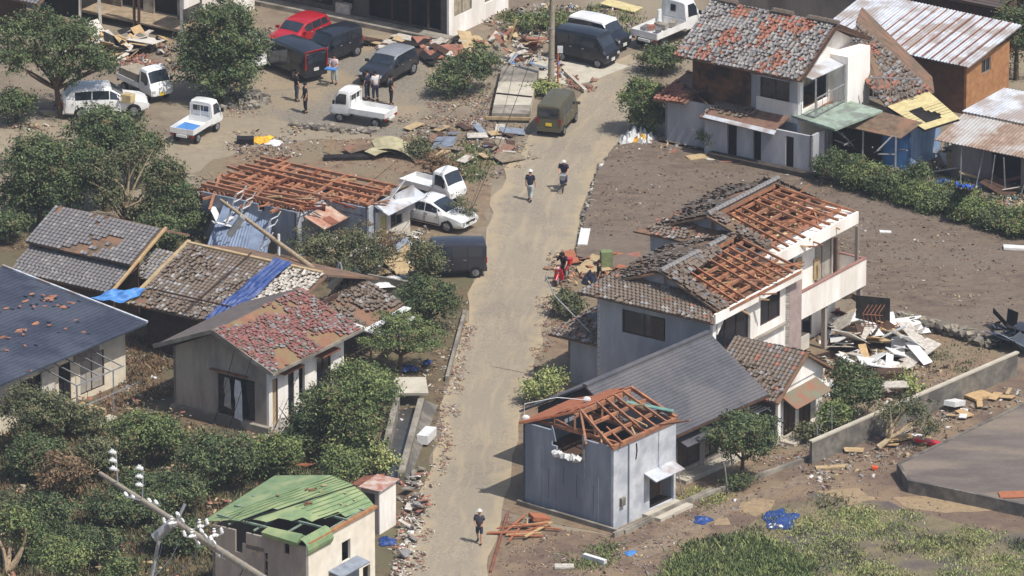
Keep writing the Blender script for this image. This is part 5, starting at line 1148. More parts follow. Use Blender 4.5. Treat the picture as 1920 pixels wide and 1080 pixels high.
def car(kind, name, px, py, deg, body, label, cat='car', roofm=None, plate=None, group=None):
    st, L, (w1, w2), r, sides, (wsx0, wsx1), rear = SPEC[kind]; t = vroot(name, px, py, deg, label, cat, L, group)
    b = MB(); xs = sorted(set([s[0] for s in st] + [x0 + (x1 - x0) * i / 3 for (x0, x1) in zip([s[0] for s in st], [s[0] for s in st][1:]) for i in (1, 2)])); n = 15
    for x in xs:
        s = section(profile(st, x)); ring = [V(x, y, z) for y, z in s] + [V(x, -y, z) for y, z in s[-2::-1]]; b.v += [tuple(p) for p in ring]
    for i in range(len(xs) - 1):
        for j in range(n - 1):
            a = i*n + j; b.f.append((a, a + n, a + n + 1, a + 1)); b.m.append(1 if (roofm and 4 <= j <= 9 and wsx0 > xs[i] >= st[1][0] - .01) else 0)
        b.f.append((i*n, i*n + n - 1, i*n + 2*n - 1, i*n + n)); b.m.append(0)
    b.f.append(tuple(range(n))); b.m.append(0); b.f.append(tuple((len(xs)-1)*n + j for j in range(n))[::-1]); b.m.append(0)
    lmake(b, 'body', [body, roofm or body], t, smooth=32)
    for sd in (1, -1):
        for (x0, x1) in sides:
            b = MB(); patchs(b, st, x0, x1, 3.12, 3.92, sd, .012, skew=0); lmake(b, 'side_window', M_cglass, t)
    for sd in (1, -1):
        for xx in sorted({q for s_ in sides for q in s_}): b = MB(); patchs(b, st, xx - .008, xx + .008, 1.1, 2.98, sd, .004, nx=1); lmake(b, 'door_seam', M_black, t)
        b = MB(); patchs(b, st, sides[0][0], sides[-1][1], .95, 1.12, sd, .01, nx=4, nk=1); lmake(b, 'sill_trim', M_black, t)
        for s_ in sides[-2:]: b = MB(); p_ = surf(st, s_[0] + .1, 2.7, sd); b.box(p_ + V(0, sd*.02, 0), (.14, .03, .03)); lmake(b, 'door_handle', M_steel, t)
    b = MB()
    for sd in (1, -1): patchs(b, st, wsx0 + .06, wsx1 - .03, 5.05, 6.99, sd, .012)
    lmake(b, 'windscreen', M_cglass, t)
    b = MB(); zz = st[1][2]
    if rear:
        for sd in (1, -1): patchs(b, st, rear[0], rear[1], 5.1, 6.99, sd, .012)
    else:
        x, zl, zb, zt, w_, wr = st[0]; b.box((-.012, 0, (zb + zt)/2 + .0), (.02, wr*1.75, (zt - zb)*.72))
    lmake(b, 'rear_window', M_cglass, t)
    for sd in (1, -1):
        q = st[-1]; y = q[4] * .86
        b = MB(); b.box((L - .1, sd*y*.98, q[2] - .02), (.26, .2, .13), rz=-sd*.35); lmake(b, 'headlight', M_lamp, t)
        x = st[0]; b = MB(); b.box((.02, sd*(x[4] - .05), x[2] - .08), (.12, .1, .3 if kind in ('wagon', 'kei_van', 'minivan') else .14)); lmake(b, 'tail_light', M_tail, t)
        b = MB(); b.box((wsx1 - .28, sd*(st[3][4] + .1), st[3][2] + .08), (.12, .2, .14)); lmake(b, 'wing_mirror', body, t)
        for x in (w1, w2):
            wheel(t, x, sd*(st[3][4] - .1), r, side=sd)
            b = MB(); yy = sd*(st[3][4] - .02)
            b.tube([(x, yy - sd*.03, r), (x, yy + sd*.004, r)], r + .055, 18); lmake(b, 'wheel_arch', M_black, t)
    b = MB(); b.box((-.025, 0, .72), (.02, .34, .17)); lmake(b, 'number_plate', plate or M_plate, t)
    b = MB(); b.box((L + .0, 0, .45), (.06, .34, .17)); lmake(b, 'number_plate', plate or M_plate, t)
    b = MB(); b.box((L - .02, 0, st[-1][2] - .06), (.08, st[-1][4]*1.1, .1)); lmake(b, 'grille', M_black, t)
    b = MB(); b.box((0.02, 0, .42), (.12, st[0][4]*1.9, .2)); lmake(b, 'rear_bumper', body, t)
    return t
def kei_truck(name, px, py, deg, label, big=1.0, load=None, rail=True, plate=None, low=False, group=None):
    L = 3.4 * big; t = vroot(name, px, py, deg, label, 'truck', L, group); s = big; h = s
    st = [(2.18*s, .5*h, 1.0*h, 1.72*h, .7*s, .6*s), (2.26*s, .42*h, 1.0*h, 1.79*h, .72*s, .63*s), (2.85*s, .38*h, .98*h, 1.77*h, .73*s, .63*s), (3.22*s, .38*h, .96*h, 1.06*h, .73*s, .66*s), (3.36*s, .4*h, .78*h, .84*h, .71*s, .6*s), (3.4*s, .44*h, .62*h, .68*h, .68*s, .55*s)]
    b = MB(); xs = sorted(set([q[0] for q in st] + [x0 + (x1-x0)*i/3 for x0, x1 in zip([q[0] for q in st], [q[0] for q in st][1:]) for i in (1, 2)])); n = 15
    for x in xs:
        q = section(profile(st, x)); b.v += [(x, y, z) for y, z in q] + [(x, -y, z) for y, z in q[-2::-1]]
    for i in range(len(xs) - 1):
        for j in range(n - 1): a = i*n + j; b.f.append((a, a+n, a+n+1, a+1)); b.m.append(0)
        b.f.append((i*n, i*n+n-1, i*n+2*n-1, i*n+n)); b.m.append(0)
    b.f.append(tuple(range(n))); b.m.append(0); b.f.append(tuple((len(xs)-1)*n + j for j in range(n))[::-1]); b.m.append(0)
    lmake(b, 'cab', P_white, t, smooth=32)
    for sd in (1, -1):
        b = MB(); patchs(b, st, 2.36*s, 3.0*s, 3.1, 3.92, sd, .012); lmake(b, 'side_window', M_cglass, t)
        b = MB(); b.box((3.36*s, sd*.55*s, .68*h), (.12, .2, .14)); lmake(b, 'headlight', M_lamp, t)
        b = MB(); b.box((3.05*s, sd*.83*s, 1.15*h), (.08, .14, .2)); lmake(b, 'wing_mirror', M_black, t)
        b = MB(); b.box((.03, sd*.6*s, .52*h), (.06, .2, .1)); lmake(b, 'tail_light', M_tail, t)
    b = MB()
    for sd in (1, -1): patchs(b, st, 2.9*s, 3.19*s, 5.02, 6.99, sd, .014)
    lmake(b, 'windscreen', M_cglass, t)
    for y in ((-.32, 0, .32) if big == 1 else (0,)):
        b = MB(); b.box((2.17*s, y*s, 1.42*h), (.02, .27*s, .32*h)); lmake(b, 'rear_window', M_cglass, t)
    b = MB(); b.box((1.1*s, 0, .62*h), (2.15*s, 1.4*s, .06)); b.box((1.1*s, 0, .5*h), (2.3*s, .6*s, .14)); lmake(b, 'bed', P_white if not low else M_steel, t)
    for sd in (1, -1):
        b = MB(); b.box((1.1*s, sd*.7*s, .76*h), (2.14*s, .035, .28*h)); lmake(b, 'side_board', P_white, t)
    b = MB(); b.box((.02, 0, .76*h), (.035, 1.4*s, .28*h)); lmake(b, 'tailgate', P_white, t)
    b = MB(); b.box((2.12*s, 0, .8*h), (.03, 1.36*s, .34*h)); 
    if rail:
        for y in (-.6, 0, .6): b.bar((2.12*s, y*s, .95*h), (2.12*s, y*s, 1.6*h), .035)
        b.bar((2.12*s, -.62*s, 1.6*h), (2.12*s, .62*s, 1.6*h), .04)
    lmake(b, 'headboard', P_white, t)
    b = MB(); b.box((-.01, 0, .5*h), (.02, .33, .17)); lmake(b, 'number_plate', plate or M_plate, t)
    b = MB(); b.box((3.41*s, 0, .5*h), (.02, .33, .17)); lmake(b, 'number_plate', plate or M_plate, t)
    for x in (.62*s, 2.78*s):
        for sd in (1, -1): wheel(t, x, sd*.6*s, .27*h, side=sd, w_=.16*s)
    if big > 1: 
        b = MB(); b.box((1.9*s, .55*s, 1.0*h), (.3, .1, .6*h)); lmake(b, 'guard', P_white, t)
    return t
car('suv', 'white_suv', 197, 214, 8, P_white, 'white SUV parked on the dirt lane with a carton on its bonnet', 'car')
car('hatch', 'red_car', 561, 84, 234, P_red, 'red hatchback parked furthest back on the gravel', 'car')
car('wagon', 'black_minivan', 624, 110, 228, P_black, 'black minivan parked right beside the red hatchback', 'van')
kc = car('minivan', 'black_kei_car', 546, 134, 128, P_black, 'black boxy car with red trim round its rear window, in front of the red hatchback', 'car')
car('minivan', 'white_minivan', 436, 116, 128, P_white, 'white van half hidden by the round tree, only its rear showing', 'van')
car('hatch', 'grey_hatchback', 729, 146, 239, P_grey, 'dark grey small hatchback with a silver roof on the gravel', 'car', roofm=P_silv)
car('kei_van', 'olive_van', 1045, 240, 74, P_olive, 'olive green boxy van with a yellow plate parked on the road edge', 'van', plate=M_plateY)
car('kei_van', 'black_minivan', 1100, 116, -33, P_black, 'black minivan on the concrete drive by the utility pole', 'van')
car('wagon', 'two_tone_kei_car', 1124, 88, -36, P_black, 'black car with a white roof parked behind the black minivan on the drive', 'car', roofm=P_white)
car('sedan', 'white_sedan', 814, 420, -33, P_white, 'white car parked nose to the road beside the roofless barn', 'car')
car('kei_van', 'slate_van', 848, 514, 184, P_slate, 'dark slate boxy van parked at the road edge behind a bush', 'van')
kei_truck('white_kei_truck', 681, 229, 153, 'white flatbed kei truck with an empty bed in the middle of the gravel')
b = MB()
for p, q in (((-.03, -.72, .95), (-.03, -.72, 1.75)), ((-.03, .72, .95), (-.03, .72, 1.75)), ((-.03, -.72, 1.78), (-.03, .72, 1.78))): b.bar(p, q, .06)
lmake(b, 'red_trim', M_tail, kc)
t7 = kei_truck('white_kei_truck', 272, 178, -54, 'white kei truck with a covered rear behind the white SUV', plate=M_plateY, low=True)
t9 = kei_truck('white_kei_truck', 369, 255, 64, 'white kei truck with a blue sheet in its bed, tailgate towards the viewer')
t13 = kei_truck('white_truck', 1250, 78, 53, 'larger white flatbed truck at the top by the earth walled house', big=1.25, rail=False)
t14 = kei_truck('white_kei_truck', 812, 372, -38, 'white kei truck parked behind the white car by the barn', rail=False)
def inbed(tr, name, pts, m, label, cat, th=.05):
    M = tr.matrix_basis; b = MB(); b.slab([M @ Vector(p) for p in pts], th); return b.make(name, m, label=label, cat=cat)
inbed(t9, 'blue_sheet', [(.15, -.6, .74), (1.25, -.6, .76), (1.4, .55, .78), (.2, .6, .74)], M_tarpl, 'light blue sheet lying in the bed of the kei truck', 'sheet')
M7 = t7.matrix_basis; b = MB(); b.hexa([M7 @ Vector(p) for p in ((.1, -.66, .67), (1.9, -.66, .67), (1.9, .66, .67), (.1, .66, .67), (.1, -.6, 1.25), (1.9, -.6, 1.3), (1.9, .6, 1.3), (.1, .6, 1.25))]); b.make('plywood_crate', mat('weathered_ply', (176, 164, 146), (150, 138, 120), scale=3), label='weathered board crate in the bed of the truck behind the SUV', cat='crate')
M13 = t13.matrix_basis
for i in range(6):
    p = M13 @ Vector((1.2 + rnd.uniform(-.5, 1.2), rnd.uniform(-.6, .6), 1.02)); b = MB(); b.box(p, (rnd.uniform(.3, .7), rnd.uniform(.2, .5), rnd.uniform(.1, .3)), rnd.uniform(0, 3)); b.make('loaded_rubble_piece', rnd.choice([M_conc, M_clay, M_tile2]), label='chunk of rubble loaded on the larger white truck', cat='rubble', group='rubble loaded on the white truck')
c = G(240, 183, 1.2)
b = MB(); b.box(c, (.62, .5, .42), radians(-30)); o = b.make('cardboard_box', mat('carton_cream', (226, 206, 156), (200, 180, 132), scale=3), label='cream carton resting on the bonnet of the white SUV', cat='box')
b = MB(); b.box(c + V(0, 0, .22), (.5, .38, .02), radians(-30)); b.make('flap', M_ply, o)
# ---------------- trees, shrubs, hedges ----------------
def leafm(name, a=None, b_=None, k=1.0):
    if name in MATS: return MATS[name]
    m = mat(name, a, b_, scale=2.2, rough=.75, k=k, spec=.25, contrast=.6)
    bs = m.node_tree.nodes['Principled BSDF']; bs.inputs['Subsurface Weight'].default_value = 0
    return m
LEAF = {
 'dark': [leafm('leaf_deep', (86, 100, 66), (64, 78, 52)), leafm('leaf_mid', (116, 126, 84), (88, 100, 66)), leafm('leaf_darkest', (66, 78, 54), (50, 60, 44))],  # three leaf tones, the darkest last, mixed at random by clump
 'green': [leafm('leaf_fresh', (106, 120, 74), (80, 96, 58)), leafm('leaf_bright', (138, 146, 92), (108, 120, 72)), leafm('leaf_deep2', (76, 90, 60), (58, 72, 48))],
 'olive': [leafm('leaf_olive', (100, 106, 74), (76, 84, 58)), leafm('leaf_olive2', (124, 122, 90), (96, 94, 72)), leafm('leaf_olive3', (70, 78, 56), (52, 60, 44))],
 'brown': [leafm('leaf_dry', (132, 106, 80), (100, 80, 62)), leafm('leaf_dry2', (106, 98, 74), (80, 74, 58)), leafm('leaf_dry3', (150, 126, 96), (116, 94, 72))],
 'lime': [leafm('leaf_lime', (172, 174, 114), (140, 146, 94)), leafm('leaf_lime2', (142, 152, 94), (112, 124, 76)), leafm('leaf_fresh', (84, 110, 66))],
}
_dryleaf = mat('leaf_withered', (132, 118, 84), (104, 92, 66), scale=2.2)
for _k in LEAF: LEAF[_k].append(_dryleaf)
def leaves(blobs, n, size, seed, fill=.55, flat=0.0, asp=.5, droop=.0):
    n = int(n * 1.5); size *= .84
    """blobs: (cx,cy,cz,rx,ry,rz). Leaf sprays in clumps through each blob's volume"""
    R = np.random.RandomState(seed); B = np.array(blobs, float); vol = (B[:, 3]*B[:, 4]*B[:, 5]) ** (2/3); pr = vol / vol.sum()
    nc = max(6, n // 34); bi = R.choice(len(B), nc, p=pr)
    d = R.normal(size=(nc, 3)); d /= np.linalg.norm(d, axis=1)[:, None]; d[:, 2] = np.where(R.rand(nc) < .25, d[:, 2], np.abs(d[:, 2]))
    rad = 1 - fill * R.rand(nc) ** 1.6; rad *= 1 + .24 * np.sin(d[:, 0]*5 + bi) * np.cos(d[:, 1]*4 + 2*bi + d[:, 2]*3)
    cc = B[bi, :3] + d * B[bi, 3:] * rad[:, None]; cs = R.uniform(.5, 1.6, nc)
    ci = R.randint(0, nc, n); sp_ = size * 2.1 * cs[ci]
    p = cc[ci] + R.normal(size=(n, 3)) * (sp_[:, None] * np.array([1, 1, .62]))
    nrm = d[ci] * .7 + R.normal(size=(n, 3)) * .75 + np.array([0, 0, .45 + flat]); nrm /= np.linalg.norm(nrm, axis=1)[:, None]
    t = R.normal(size=(n, 3)); t -= nrm * (t*nrm).sum(1)[:, None]; t /= np.linalg.norm(t, axis=1)[:, None]; t[:, 2] -= droop
    u = np.cross(nrm, t); s = size * R.uniform(.55, 1.25, n); a = t * s[:, None]; c = u * (s * asp)[:, None]
    vs = np.stack([p - a, p + c - a*.1, p + a, p - c + a*.1], 1).reshape(-1, 3)
    cm = R.choice(4, nc, p=[.47, .26, .21, .06]); mi = np.where(R.rand(n) < .75, cm[ci], R.choice(4, n, p=[.4, .3, .22, .08]))
    return vs, np.arange(n * 4).reshape(n, 4), mi
def limbs(b, base, tips, r0, rr, bend=.25, n=5, m=0):
    for t in tips:
        base = Vector(base); t = Vector(t); L = (t - base).length; pts = []; off = V(rr.gauss(0, 1), rr.gauss(0, 1), 0) * bend * L * .3
        for i in range(n): s = i/(n-1); pts.append(base.lerp(t, s) + off * sin(pi * s))
        b.tube(pts, [r0 * (1 - .8 * i/(n-1)) for i in range(n)], 6, m)
def tree(px, py, blobs, label, name='broadleaf_tree', kind='dark', n=5000, size=.11, trunk=.16, seed=1, cat='tree', group=None, bark=None, fill=.55, lean=(0, 0), flat=0, bare=0, th=None, fork=None):
    """px,py: foot of the trunk; blobs: (dx, dy, z, rx, ry, rz) metres from the foot"""
    o = G(px, py); rr = random.Random(seed); t = thing(name, o, label, cat, group)
    B = [(o.x + q[0], o.y + q[1], q[2], q[3], q[4], q[5]) for q in blobs]
    vs, qs, mi = leaves(B, n, size, seed, fill=fill, flat=flat); quick('crown', vs, qs, LEAF[kind], mi, parent=t)
    b = MB(); zt = th or min(q[2] for q in B) * .6; top = o + V(lean[0], lean[1], zt)
    b.tube([o - V(0, 0, .1), o.lerp(top, .5) + V(rr.gauss(0, .05), rr.gauss(0, .05), 0), top], [trunk * 1.15, trunk, trunk * .8], 8)
    for q in B:
        k = 2 + bare; limbs(b, top, [V(q[0] + rr.gauss(0, .5)*q[3], q[1] + rr.gauss(0, .5)*q[4], q[2] + rr.uniform(0, .6)*q[5]) for _ in range(k)], trunk * .6, rr)
    b.make('trunk', bark or M_bark, t, smooth=60); return t
def shrub(px, py, blobs, label, name='shrub', kind='green', n=1500, size=.1, seed=1, cat='shrub', group=None, fill=.6, bark=None):
    return tree(px, py, blobs, label, name, kind, n, size, .05, seed, cat, group, fill=fill, th=.25, bark=bark)

# --- upper left
tree(118, 222, [(-3, -0.3, 3.35, 1.2, 1.2, 0.8), (2.2, 0.3, 2.95, 1, 1.1, 0.7), (0.2, -0.4, 2.75, 1.8, 1.2, 0.6), (-1.2, 1, 5.15, 1.4, 1.1, 0.7), (-0.2, 0.5, 4.15, 2.6, 2.2, 1.4), (-1.8, 0, 3.35, 1.6, 1.6, 0.9), (1.4, 0, 3.25, 1.5, 1.4, 0.8), (-2.6, 0.8, 4.55, 1.2, 1.2, 0.8), (0.8, 0.3, 4.85, 1, 1, 0.6)], 'spreading pine standing before the gutted house at the top left', 'pine_tree', 'dark', 15000, .1, .17, 11, fill=.8, lean=(-.3, 0))
tree(415, 190, [(0, -.2, 1.2, 2.0, 1.6, 1.1), (-1.3, .2, 2.6, 1.2, 1.2, 1.3), (1.4, .2, 2.8, 1.2, 1.2, 1.4), (0, .3, 3.2, 2.1, 1.9, 1.9), (-.7, 0, 1.8, 1.5, 1.4, 1.2), (.8, 0, 1.9, 1.5, 1.4, 1.2), (.3, .2, 4.6, 1.5, 1.4, 1.0)], 'tall rounded dark tree between the gutted house and the parked cars', 'broadleaf_tree', 'dark', 19000, .11, .2, 12)
shrub(28, 232, [(0, 0, 1.0, 1.1, 1.0, .95)], 'rounded bush at the left edge below the pine', seed=13, kind='dark', n=2800)
# --- big group left
tree(75, 428, [(0, .3, 3.0, 2.0, 2.0, 2.0), (-.8, 0, 1.6, 1.4, 1.3, 1.2), (.9, -.2, 2.0, 1.3, 1.3, 1.3)], 'large dark tree at the left edge above the long tiled shed', 'broadleaf_tree', 'dark', 13000, .11, .2, 14)
tree(200, 395, [(0, .3, 3.9, 1.9, 1.9, 1.6), (.7, .2, 3.2, 1.5, 1.4, 1.2), (-.9, 0, 2.4, 1.3, 1.3, 1.3)], 'tall dark tree in the middle of the left group, its top by the white SUV', 'broadleaf_tree', 'dark', 12000, .11, .19, 15)
tree(238, 440, [(-1.2, .4, 3.2, 1.1, 1.0, .9), (1.7, .4, 2.6, 1.2, 1.1, 1.2), (2.4, 0, 1.6, 1.3, 1.1, 1.0), (.2, .8, 4.0, 1.0, 1, .6), (-.8, -.1, 2.0, 1.1, .9, .7), (1.2, -.2, 1.2, 1.3, 1.0, .8)], 'torn tree with pale snapped limbs showing, beside the long tiled shed', 'broken_tree', 'olive', 11000, .1, .12, 16, fill=.85, bare=1)
for (x, y, k, lb, bl, n) in ((130, 425, 'dark', 'dark tree filling the gap between the large left tree and the torn tree', [(0, 0, 2.3, 1.7, 1.5, 1.6), (.6, .5, 3.4, 1.2, 1.1, .9)], 10000), (330, 440, 'dark', 'dark leafy tree between the torn tree and the grey barn wall', [(0, 0, 1.7, 1.4, 1.2, 1.3), (-.5, .8, 2.8, 1.1, 1, .9), (.9, -.3, .9, .9, .9, .8)], 8500), (255, 350, 'dark', 'dark bush tree at the back of the left group by the kei truck', [(0, 0, 1.9, 1.5, 1.3, 1.2)], 6500)):
    tree(x, y, bl, lb, 'broadleaf_tree', k, n, .1, .15, x)
# snapped limbs
b = MB(); o = G(238, 440); rr = random.Random(3)
limbs(b, o + V(0, -.3, 1.6), [o + V(.2, -.3, 4.2), o + V(.9, 0, 4.3), o + V(1.4, 0, 4.6), o + V(-1.6, -.2, 3.8), o + V(-1.4, -.3, 2.6), o + V(-1.9, -.3, 3.0), o + V(1.5, -.3, 2.6)], .085, rr, .4)
b.make('snapped_limb', M_barkp, label='cluster of pale snapped limbs in the torn tree', cat='branch')
# --- top middle
shrub(868, 178, [(0, 0, 1.1, 1.5, 1.2, 1.1), (.9, .6, 1.6, 1.1, 1.0, 1.0), (-.9, -.3, .7, 1.0, .9, .7)], 'wide leaning bush between the grey hatchback and the culvert cover', seed=17, kind='dark', n=5500)
tree(1208, 252, [(0, 0, 1.9, 1.2, 1.1, 1.1), (.2, 0, .9, 1.0, .9, .8)], 'rounded garden tree against the white walled annex by the road', 'garden_tree', 'green', 11000, .085, .1, 18, fill=.35)
shrub(1242, 140, [(0, 0, .9, 1.2, .9, .8), (.8, .5, .9, .7, .7, .7), (-.6, .6, .6, .7, .6, .6)], 'loose bush behind the rounded garden tree, below the larger white truck', seed=19, kind='dark', n=3200)
shrub(1336, 292, [(0, 0, .9, .65, .55, .85)], 'narrow bush at the front wall of the old tiled house', seed=20, kind='green', n=2000, size=.08)
shrub(975, 60, [(0, 0, .6, 1.1, 1.0, .5), (1.6, .5, .5, .9, .9, .4)], 'weedy bush at the top beside the utility pole', seed=21, kind='green', n=1500)
shrub(1020, 180, [(0, 0, .4, .8, .9, .35)], 'patch of green scrub round the foot of the utility pole', seed=22, kind='lime', n=900)
# --- hedge, in segments one can tell apart
hs = [(1575, 355, 1.05, 1.6), (1625, 368, .9, 1.7), (1675, 382, .9, 1.6), (1728, 398, .8, 1.5), (1772, 408, .7, 1.2), (1835, 428, .75, 1.3), (1885, 442, .75, 1.4), (1930, 455, .8, 1.4)]
for i, (x, y, hgt, r) in enumerate(hs):
    ks = ['first', 'second', 'third', 'fourth', 'fifth', 'sixth', 'seventh', 'eighth']
    shrub(x, y, [(0, .2, hgt * 1.15, 1.15, .85, hgt * .8), (-.7, .4, hgt * .9, .8, .8, hgt * .75), (.7, .1, hgt * .9, .8, .8, hgt * .75)], f'{ks[i]} bush from the left in the long clipped hedge above the field', 'hedge_bush', 'green' if i % 2 else 'dark', 6500, .085, 30 + i, 'hedge', 'bushes of the long hedge')
shrub(1722, 380, [(0, 0, 1.5, .5, .5, .7)], 'taller bush rising behind the middle of the long hedge', seed=40, kind='dark', n=1400)
shrub(1745, 405, [(0, 0, .35, .6, .5, .35)], 'small low bush in front of the hedge at the field edge', seed=41, kind='green', n=900)
tree(1905, 150, [(0, 0, 2.6, 1.3, 1.3, 1.8)], 'dark tree at the right edge beside the ochre workshop wall', 'broadleaf_tree', 'dark', 4500, .1, .14, 42)
# --- centre left
tree(800, 622, [(0, .2, 1.6, 1.5, 1.3, 1.2), (-.8, 0, 1.1, 1.0, .9, .8), (.8, .1, 1.3, .9, .9, .8)], 'glossy rounded tree at the road left of the red roofed house', 'garden_tree', 'dark', 7000, .09, .12, 43)
tree(752, 700, [(0, .2, 2.2, 1.9, 1.3, .35), (-.9, -.1, 1.7, 1.4, 1.1, .32), (1.1, -.1, 1.6, 1.2, 1.0, .3), (-.3, .3, 2.75, 1.1, .9, .3), (1.4, .5, 1.95, .8, .8, .28)], 'layered garden pine with flat foliage pads beside the road', 'layered_pine', 'green', 10000, .07, .12, 44, fill=.9, flat=.9)
tree(675, 880, [(-.3, -.4, 1.0, 1.6, 1.2, .9), (0, 0, 2.2, 1.4, 1.3, 1.7), (.5, .3, 3.6, 1.2, 1.0, 1.1), (-.9, .4, 3.0, 1.0, 1.0, 1.2)], 'tall bushy tree just left of the concrete channel', 'broadleaf_tree', 'green', 11000, .1, .14, 45)
tree(590, 860, [(-.4, -.3, 1.0, 1.5, 1.2, .9), (0, 0, 1.9, 1.3, 1.2, 1.5), (.6, .2, 2.9, 1.0, .9, .9)], 'bushy tree at the right end of the red roofed house', 'broadleaf_tree', 'dark', 8000, .1, .13, 46)
tree(690, 780, [(0, 0, 1.7, 1.3, 1.1, 1.0), (-.9, .2, 1.9, .9, .8, .8), (.7, 0, 1.3, .7, .7, .8)], 'leafy bush tree behind the head of the concrete channel', 'broadleaf_tree', 'green', 7500, .1, .12, 47)
shrub(720, 905, [(0, 0, .9, .6, .6, .8)], 'bright green bush at the lower left wall of the channel', seed=48, kind='lime', n=1400)
tree(795, 540, [(0, 0, 1.5, .85, .8, 1.0), (.4, .2, 1.2, .6, .6, .7)], 'dusky bush tree standing before the slate van', 'broadleaf_tree', 'olive', 5200, .09, .12, 49)
tree(640, 520, [(-1.4, .5, 1.4, 1.4, 1.1, 1.0), (.5, .6, 1.5, 1.5, 1.1, 1.0), (1.8, -.2, 1.0, 1.2, 1.0, .8), (-.3, -.5, .8, 1.6, 1.0, .7)], 'ragged half-bare thicket in front of the roofless barn', 'thicket', 'olive', 6500, .09, .08, 50, fill=.95, bare=7)
tree(690, 500, [(.3, 0, 1.2, 1.8, 1.3, 1.0)], 'leafless brown bush strewn with rags beside the barn annex', 'bare_bush', 'brown', 1300, .08, .06, 51, fill=.95, bare=22, th=.3)
tree(815, 335, [(0, 0, .8, 1.1, 1.0, .7), (.9, -.3, .5, .7, .7, .4)], 'reddish dry shrub behind the truck by the barn', 'dry_shrub', 'brown', 1900, .08, .05, 52, cat='shrub', fill=.9, bare=8, th=.2)
shrub(790, 300, [(0, 0, .6, .7, .6, .5)], 'grey-green shrub beside the pale sheet heap', seed=53, kind='olive', n=900)
tree(862, 430, [(0, 0, 1.3, .5, .5, .5), (.5, 0, .9, .5, .4, .4)], 'small thin tree at the front of the white parked car', 'small_tree', 'olive', 700, .07, .05, 54, fill=.9, bare=4)
# --- lower left
LL = [
      (15, 455, 'dark', 'dark bush at the left edge beside the end of the long tiled shed', [(0, 0, .9, 1.3, 1.2, .9)], 5500),
      (300, 470, 'dark', 'dark bush squeezed between the long shed and the tin sheets', [(0, 0, .9, 1.4, 1.2, .9)], 6000),
      (70, 905, 'dark', 'dark leafy bush left of the dry brown tangle', [(0, 0, 1.2, 1.5, 1.3, 1.1)], 7000),
      (180, 900, 'olive', 'olive bush between the dry tangle and the round green tree', [(0, 0, 1.2, 1.2, 1.1, 1.0)], 5000),
      (335, 965, 'dark', 'deep green bush in the hollow above the fallen pole hardware', [(0, 0, 1.2, 1.5, 1.4, 1.0)], 7000),
      (260, 960, 'dark', 'dark bush right behind the tip of the fallen pole', [(0, 0, 1.0, 1.5, 1.3, .9)], 6500),
      (90, 1010, 'dark', 'dark leafy bush in front of the dry brown tangle', [(0, 0, 1.1, 1.5, 1.3, 1.0)], 6500),
      (170, 1060, 'dark', 'dark low bush at the bottom left of the fallen pole', [(0, 0, 1.0, 1.5, 1.3, .9)], 6500),
      (0, 760, 'dark', 'dark tree at the far left edge under the navy roof', [(0, 0, 1.4, 1.3, 1.2, 1.2)], 6000),
      (520, 900, 'green', 'small leafy tree against the back of the torn green roof', [(0, 0, 1.3, 1.1, 1.0, .8)], 4500),
      (640, 930, 'green', 'bushy growth between the torn green roof and the channel', [(0, 0, 1.3, 1.2, 1.1, 1.0)], 7000),
(60, 850, 'olive', 'hazy olive tree at the left edge below the navy roof', [(0, 0, 2.0, 1.8, 1.6, 1.5), (1.0, 1.0, 1.6, 1.3, 1.2, 1.1)], 9000),
      (268, 880, 'green', 'round green tree in the shrubbery before the taupe gable wall', [(0, 0, 1.8, 1.7, 1.5, 1.4), (1.0, .3, 1.4, 1.2, 1.1, 1.0)], 10000),
      (395, 925, 'dark', 'dark green tree above the torn green roof', [(0, 0, 1.6, 1.6, 1.4, 1.2), (1.3, .2, 1.5, 1.2, 1.1, 1.1)], 9000),
      (470, 900, 'green', 'leafy bush behind the green roofed building', [(0, 0, 1.0, 1.0, .9, .9)], 3600),
      (120, 940, 'brown', 'dry brown tangled bush in the lower left shrubbery', [(0, 0, 1.3, 1.7, 1.5, 1.1)], 4200),
      (210, 990, 'dark', 'shaded dark bush under the fallen pole', [(0, 0, 1.0, 1.6, 1.5, .9), (1.6, .4, .9, 1.3, 1.2, .8)], 7000),
      (330, 1040, 'dark', 'dark bush beside the grey wall of the green roofed building', [(0, 0, .9, 1.4, 1.3, .8)], 5000),
      (30, 1060, 'green', 'bright topped bush in the lower left corner', [(0, 0, 2.0, 1.1, 1.0, .8), (1.0, 0, 1.2, 1.0, .9, .8)], 4800),
      (120, 1120, 'green', 'green bush at the bottom edge near the left corner', [(0, 0, 1.9, 1.5, 1.3, 1.0)], 5000),
      (20, 985, 'olive', 'dull olive bush at the left edge under the dry tangle', [(0, 0, .9, 1.4, 1.2, .9)], 3600),
      (225, 1120, 'green', 'low bush at the bottom edge under the pole transformer', [(0, 0, 1.2, 1.1, 1.0, .7)], 3000),
      (160, 820, 'olive', 'low mixed shrub below the plywood deck', [(0, 0, .8, 1.1, 1.0, .7)], 2600)]
for i, (x, y, k, lb, bl, n) in enumerate(LL): tree(x, y, [(q[0], q[1], q[2], q[3]*(.74 + .2*(i*7 % 5)/4), q[4]*.82, q[5]*(.75 + .4*(i*3 % 4)/3)) for q in bl], lb, 'dry_bush' if k == 'brown' else 'bush_tree', k, n, .1, .07, 60 + i, 'bush', fill=.8, bare=6 if k == 'brown' else 3, bark=M_barkp if i % 3 == 0 else None)
b = MB(); o = G(12, 1075); rr = random.Random(8); limbs(b, o, [o + V(.1, 0, 2.6), o + V(.9, 0, 2.4), o + V(-.6, 0, 2.2), o + V(.8, 0, 1.2)], .14, rr, .4)
b.make('stripped_tree', M_barkp, label='pale stripped tree with stub limbs in the lower left corner', cat='tree')
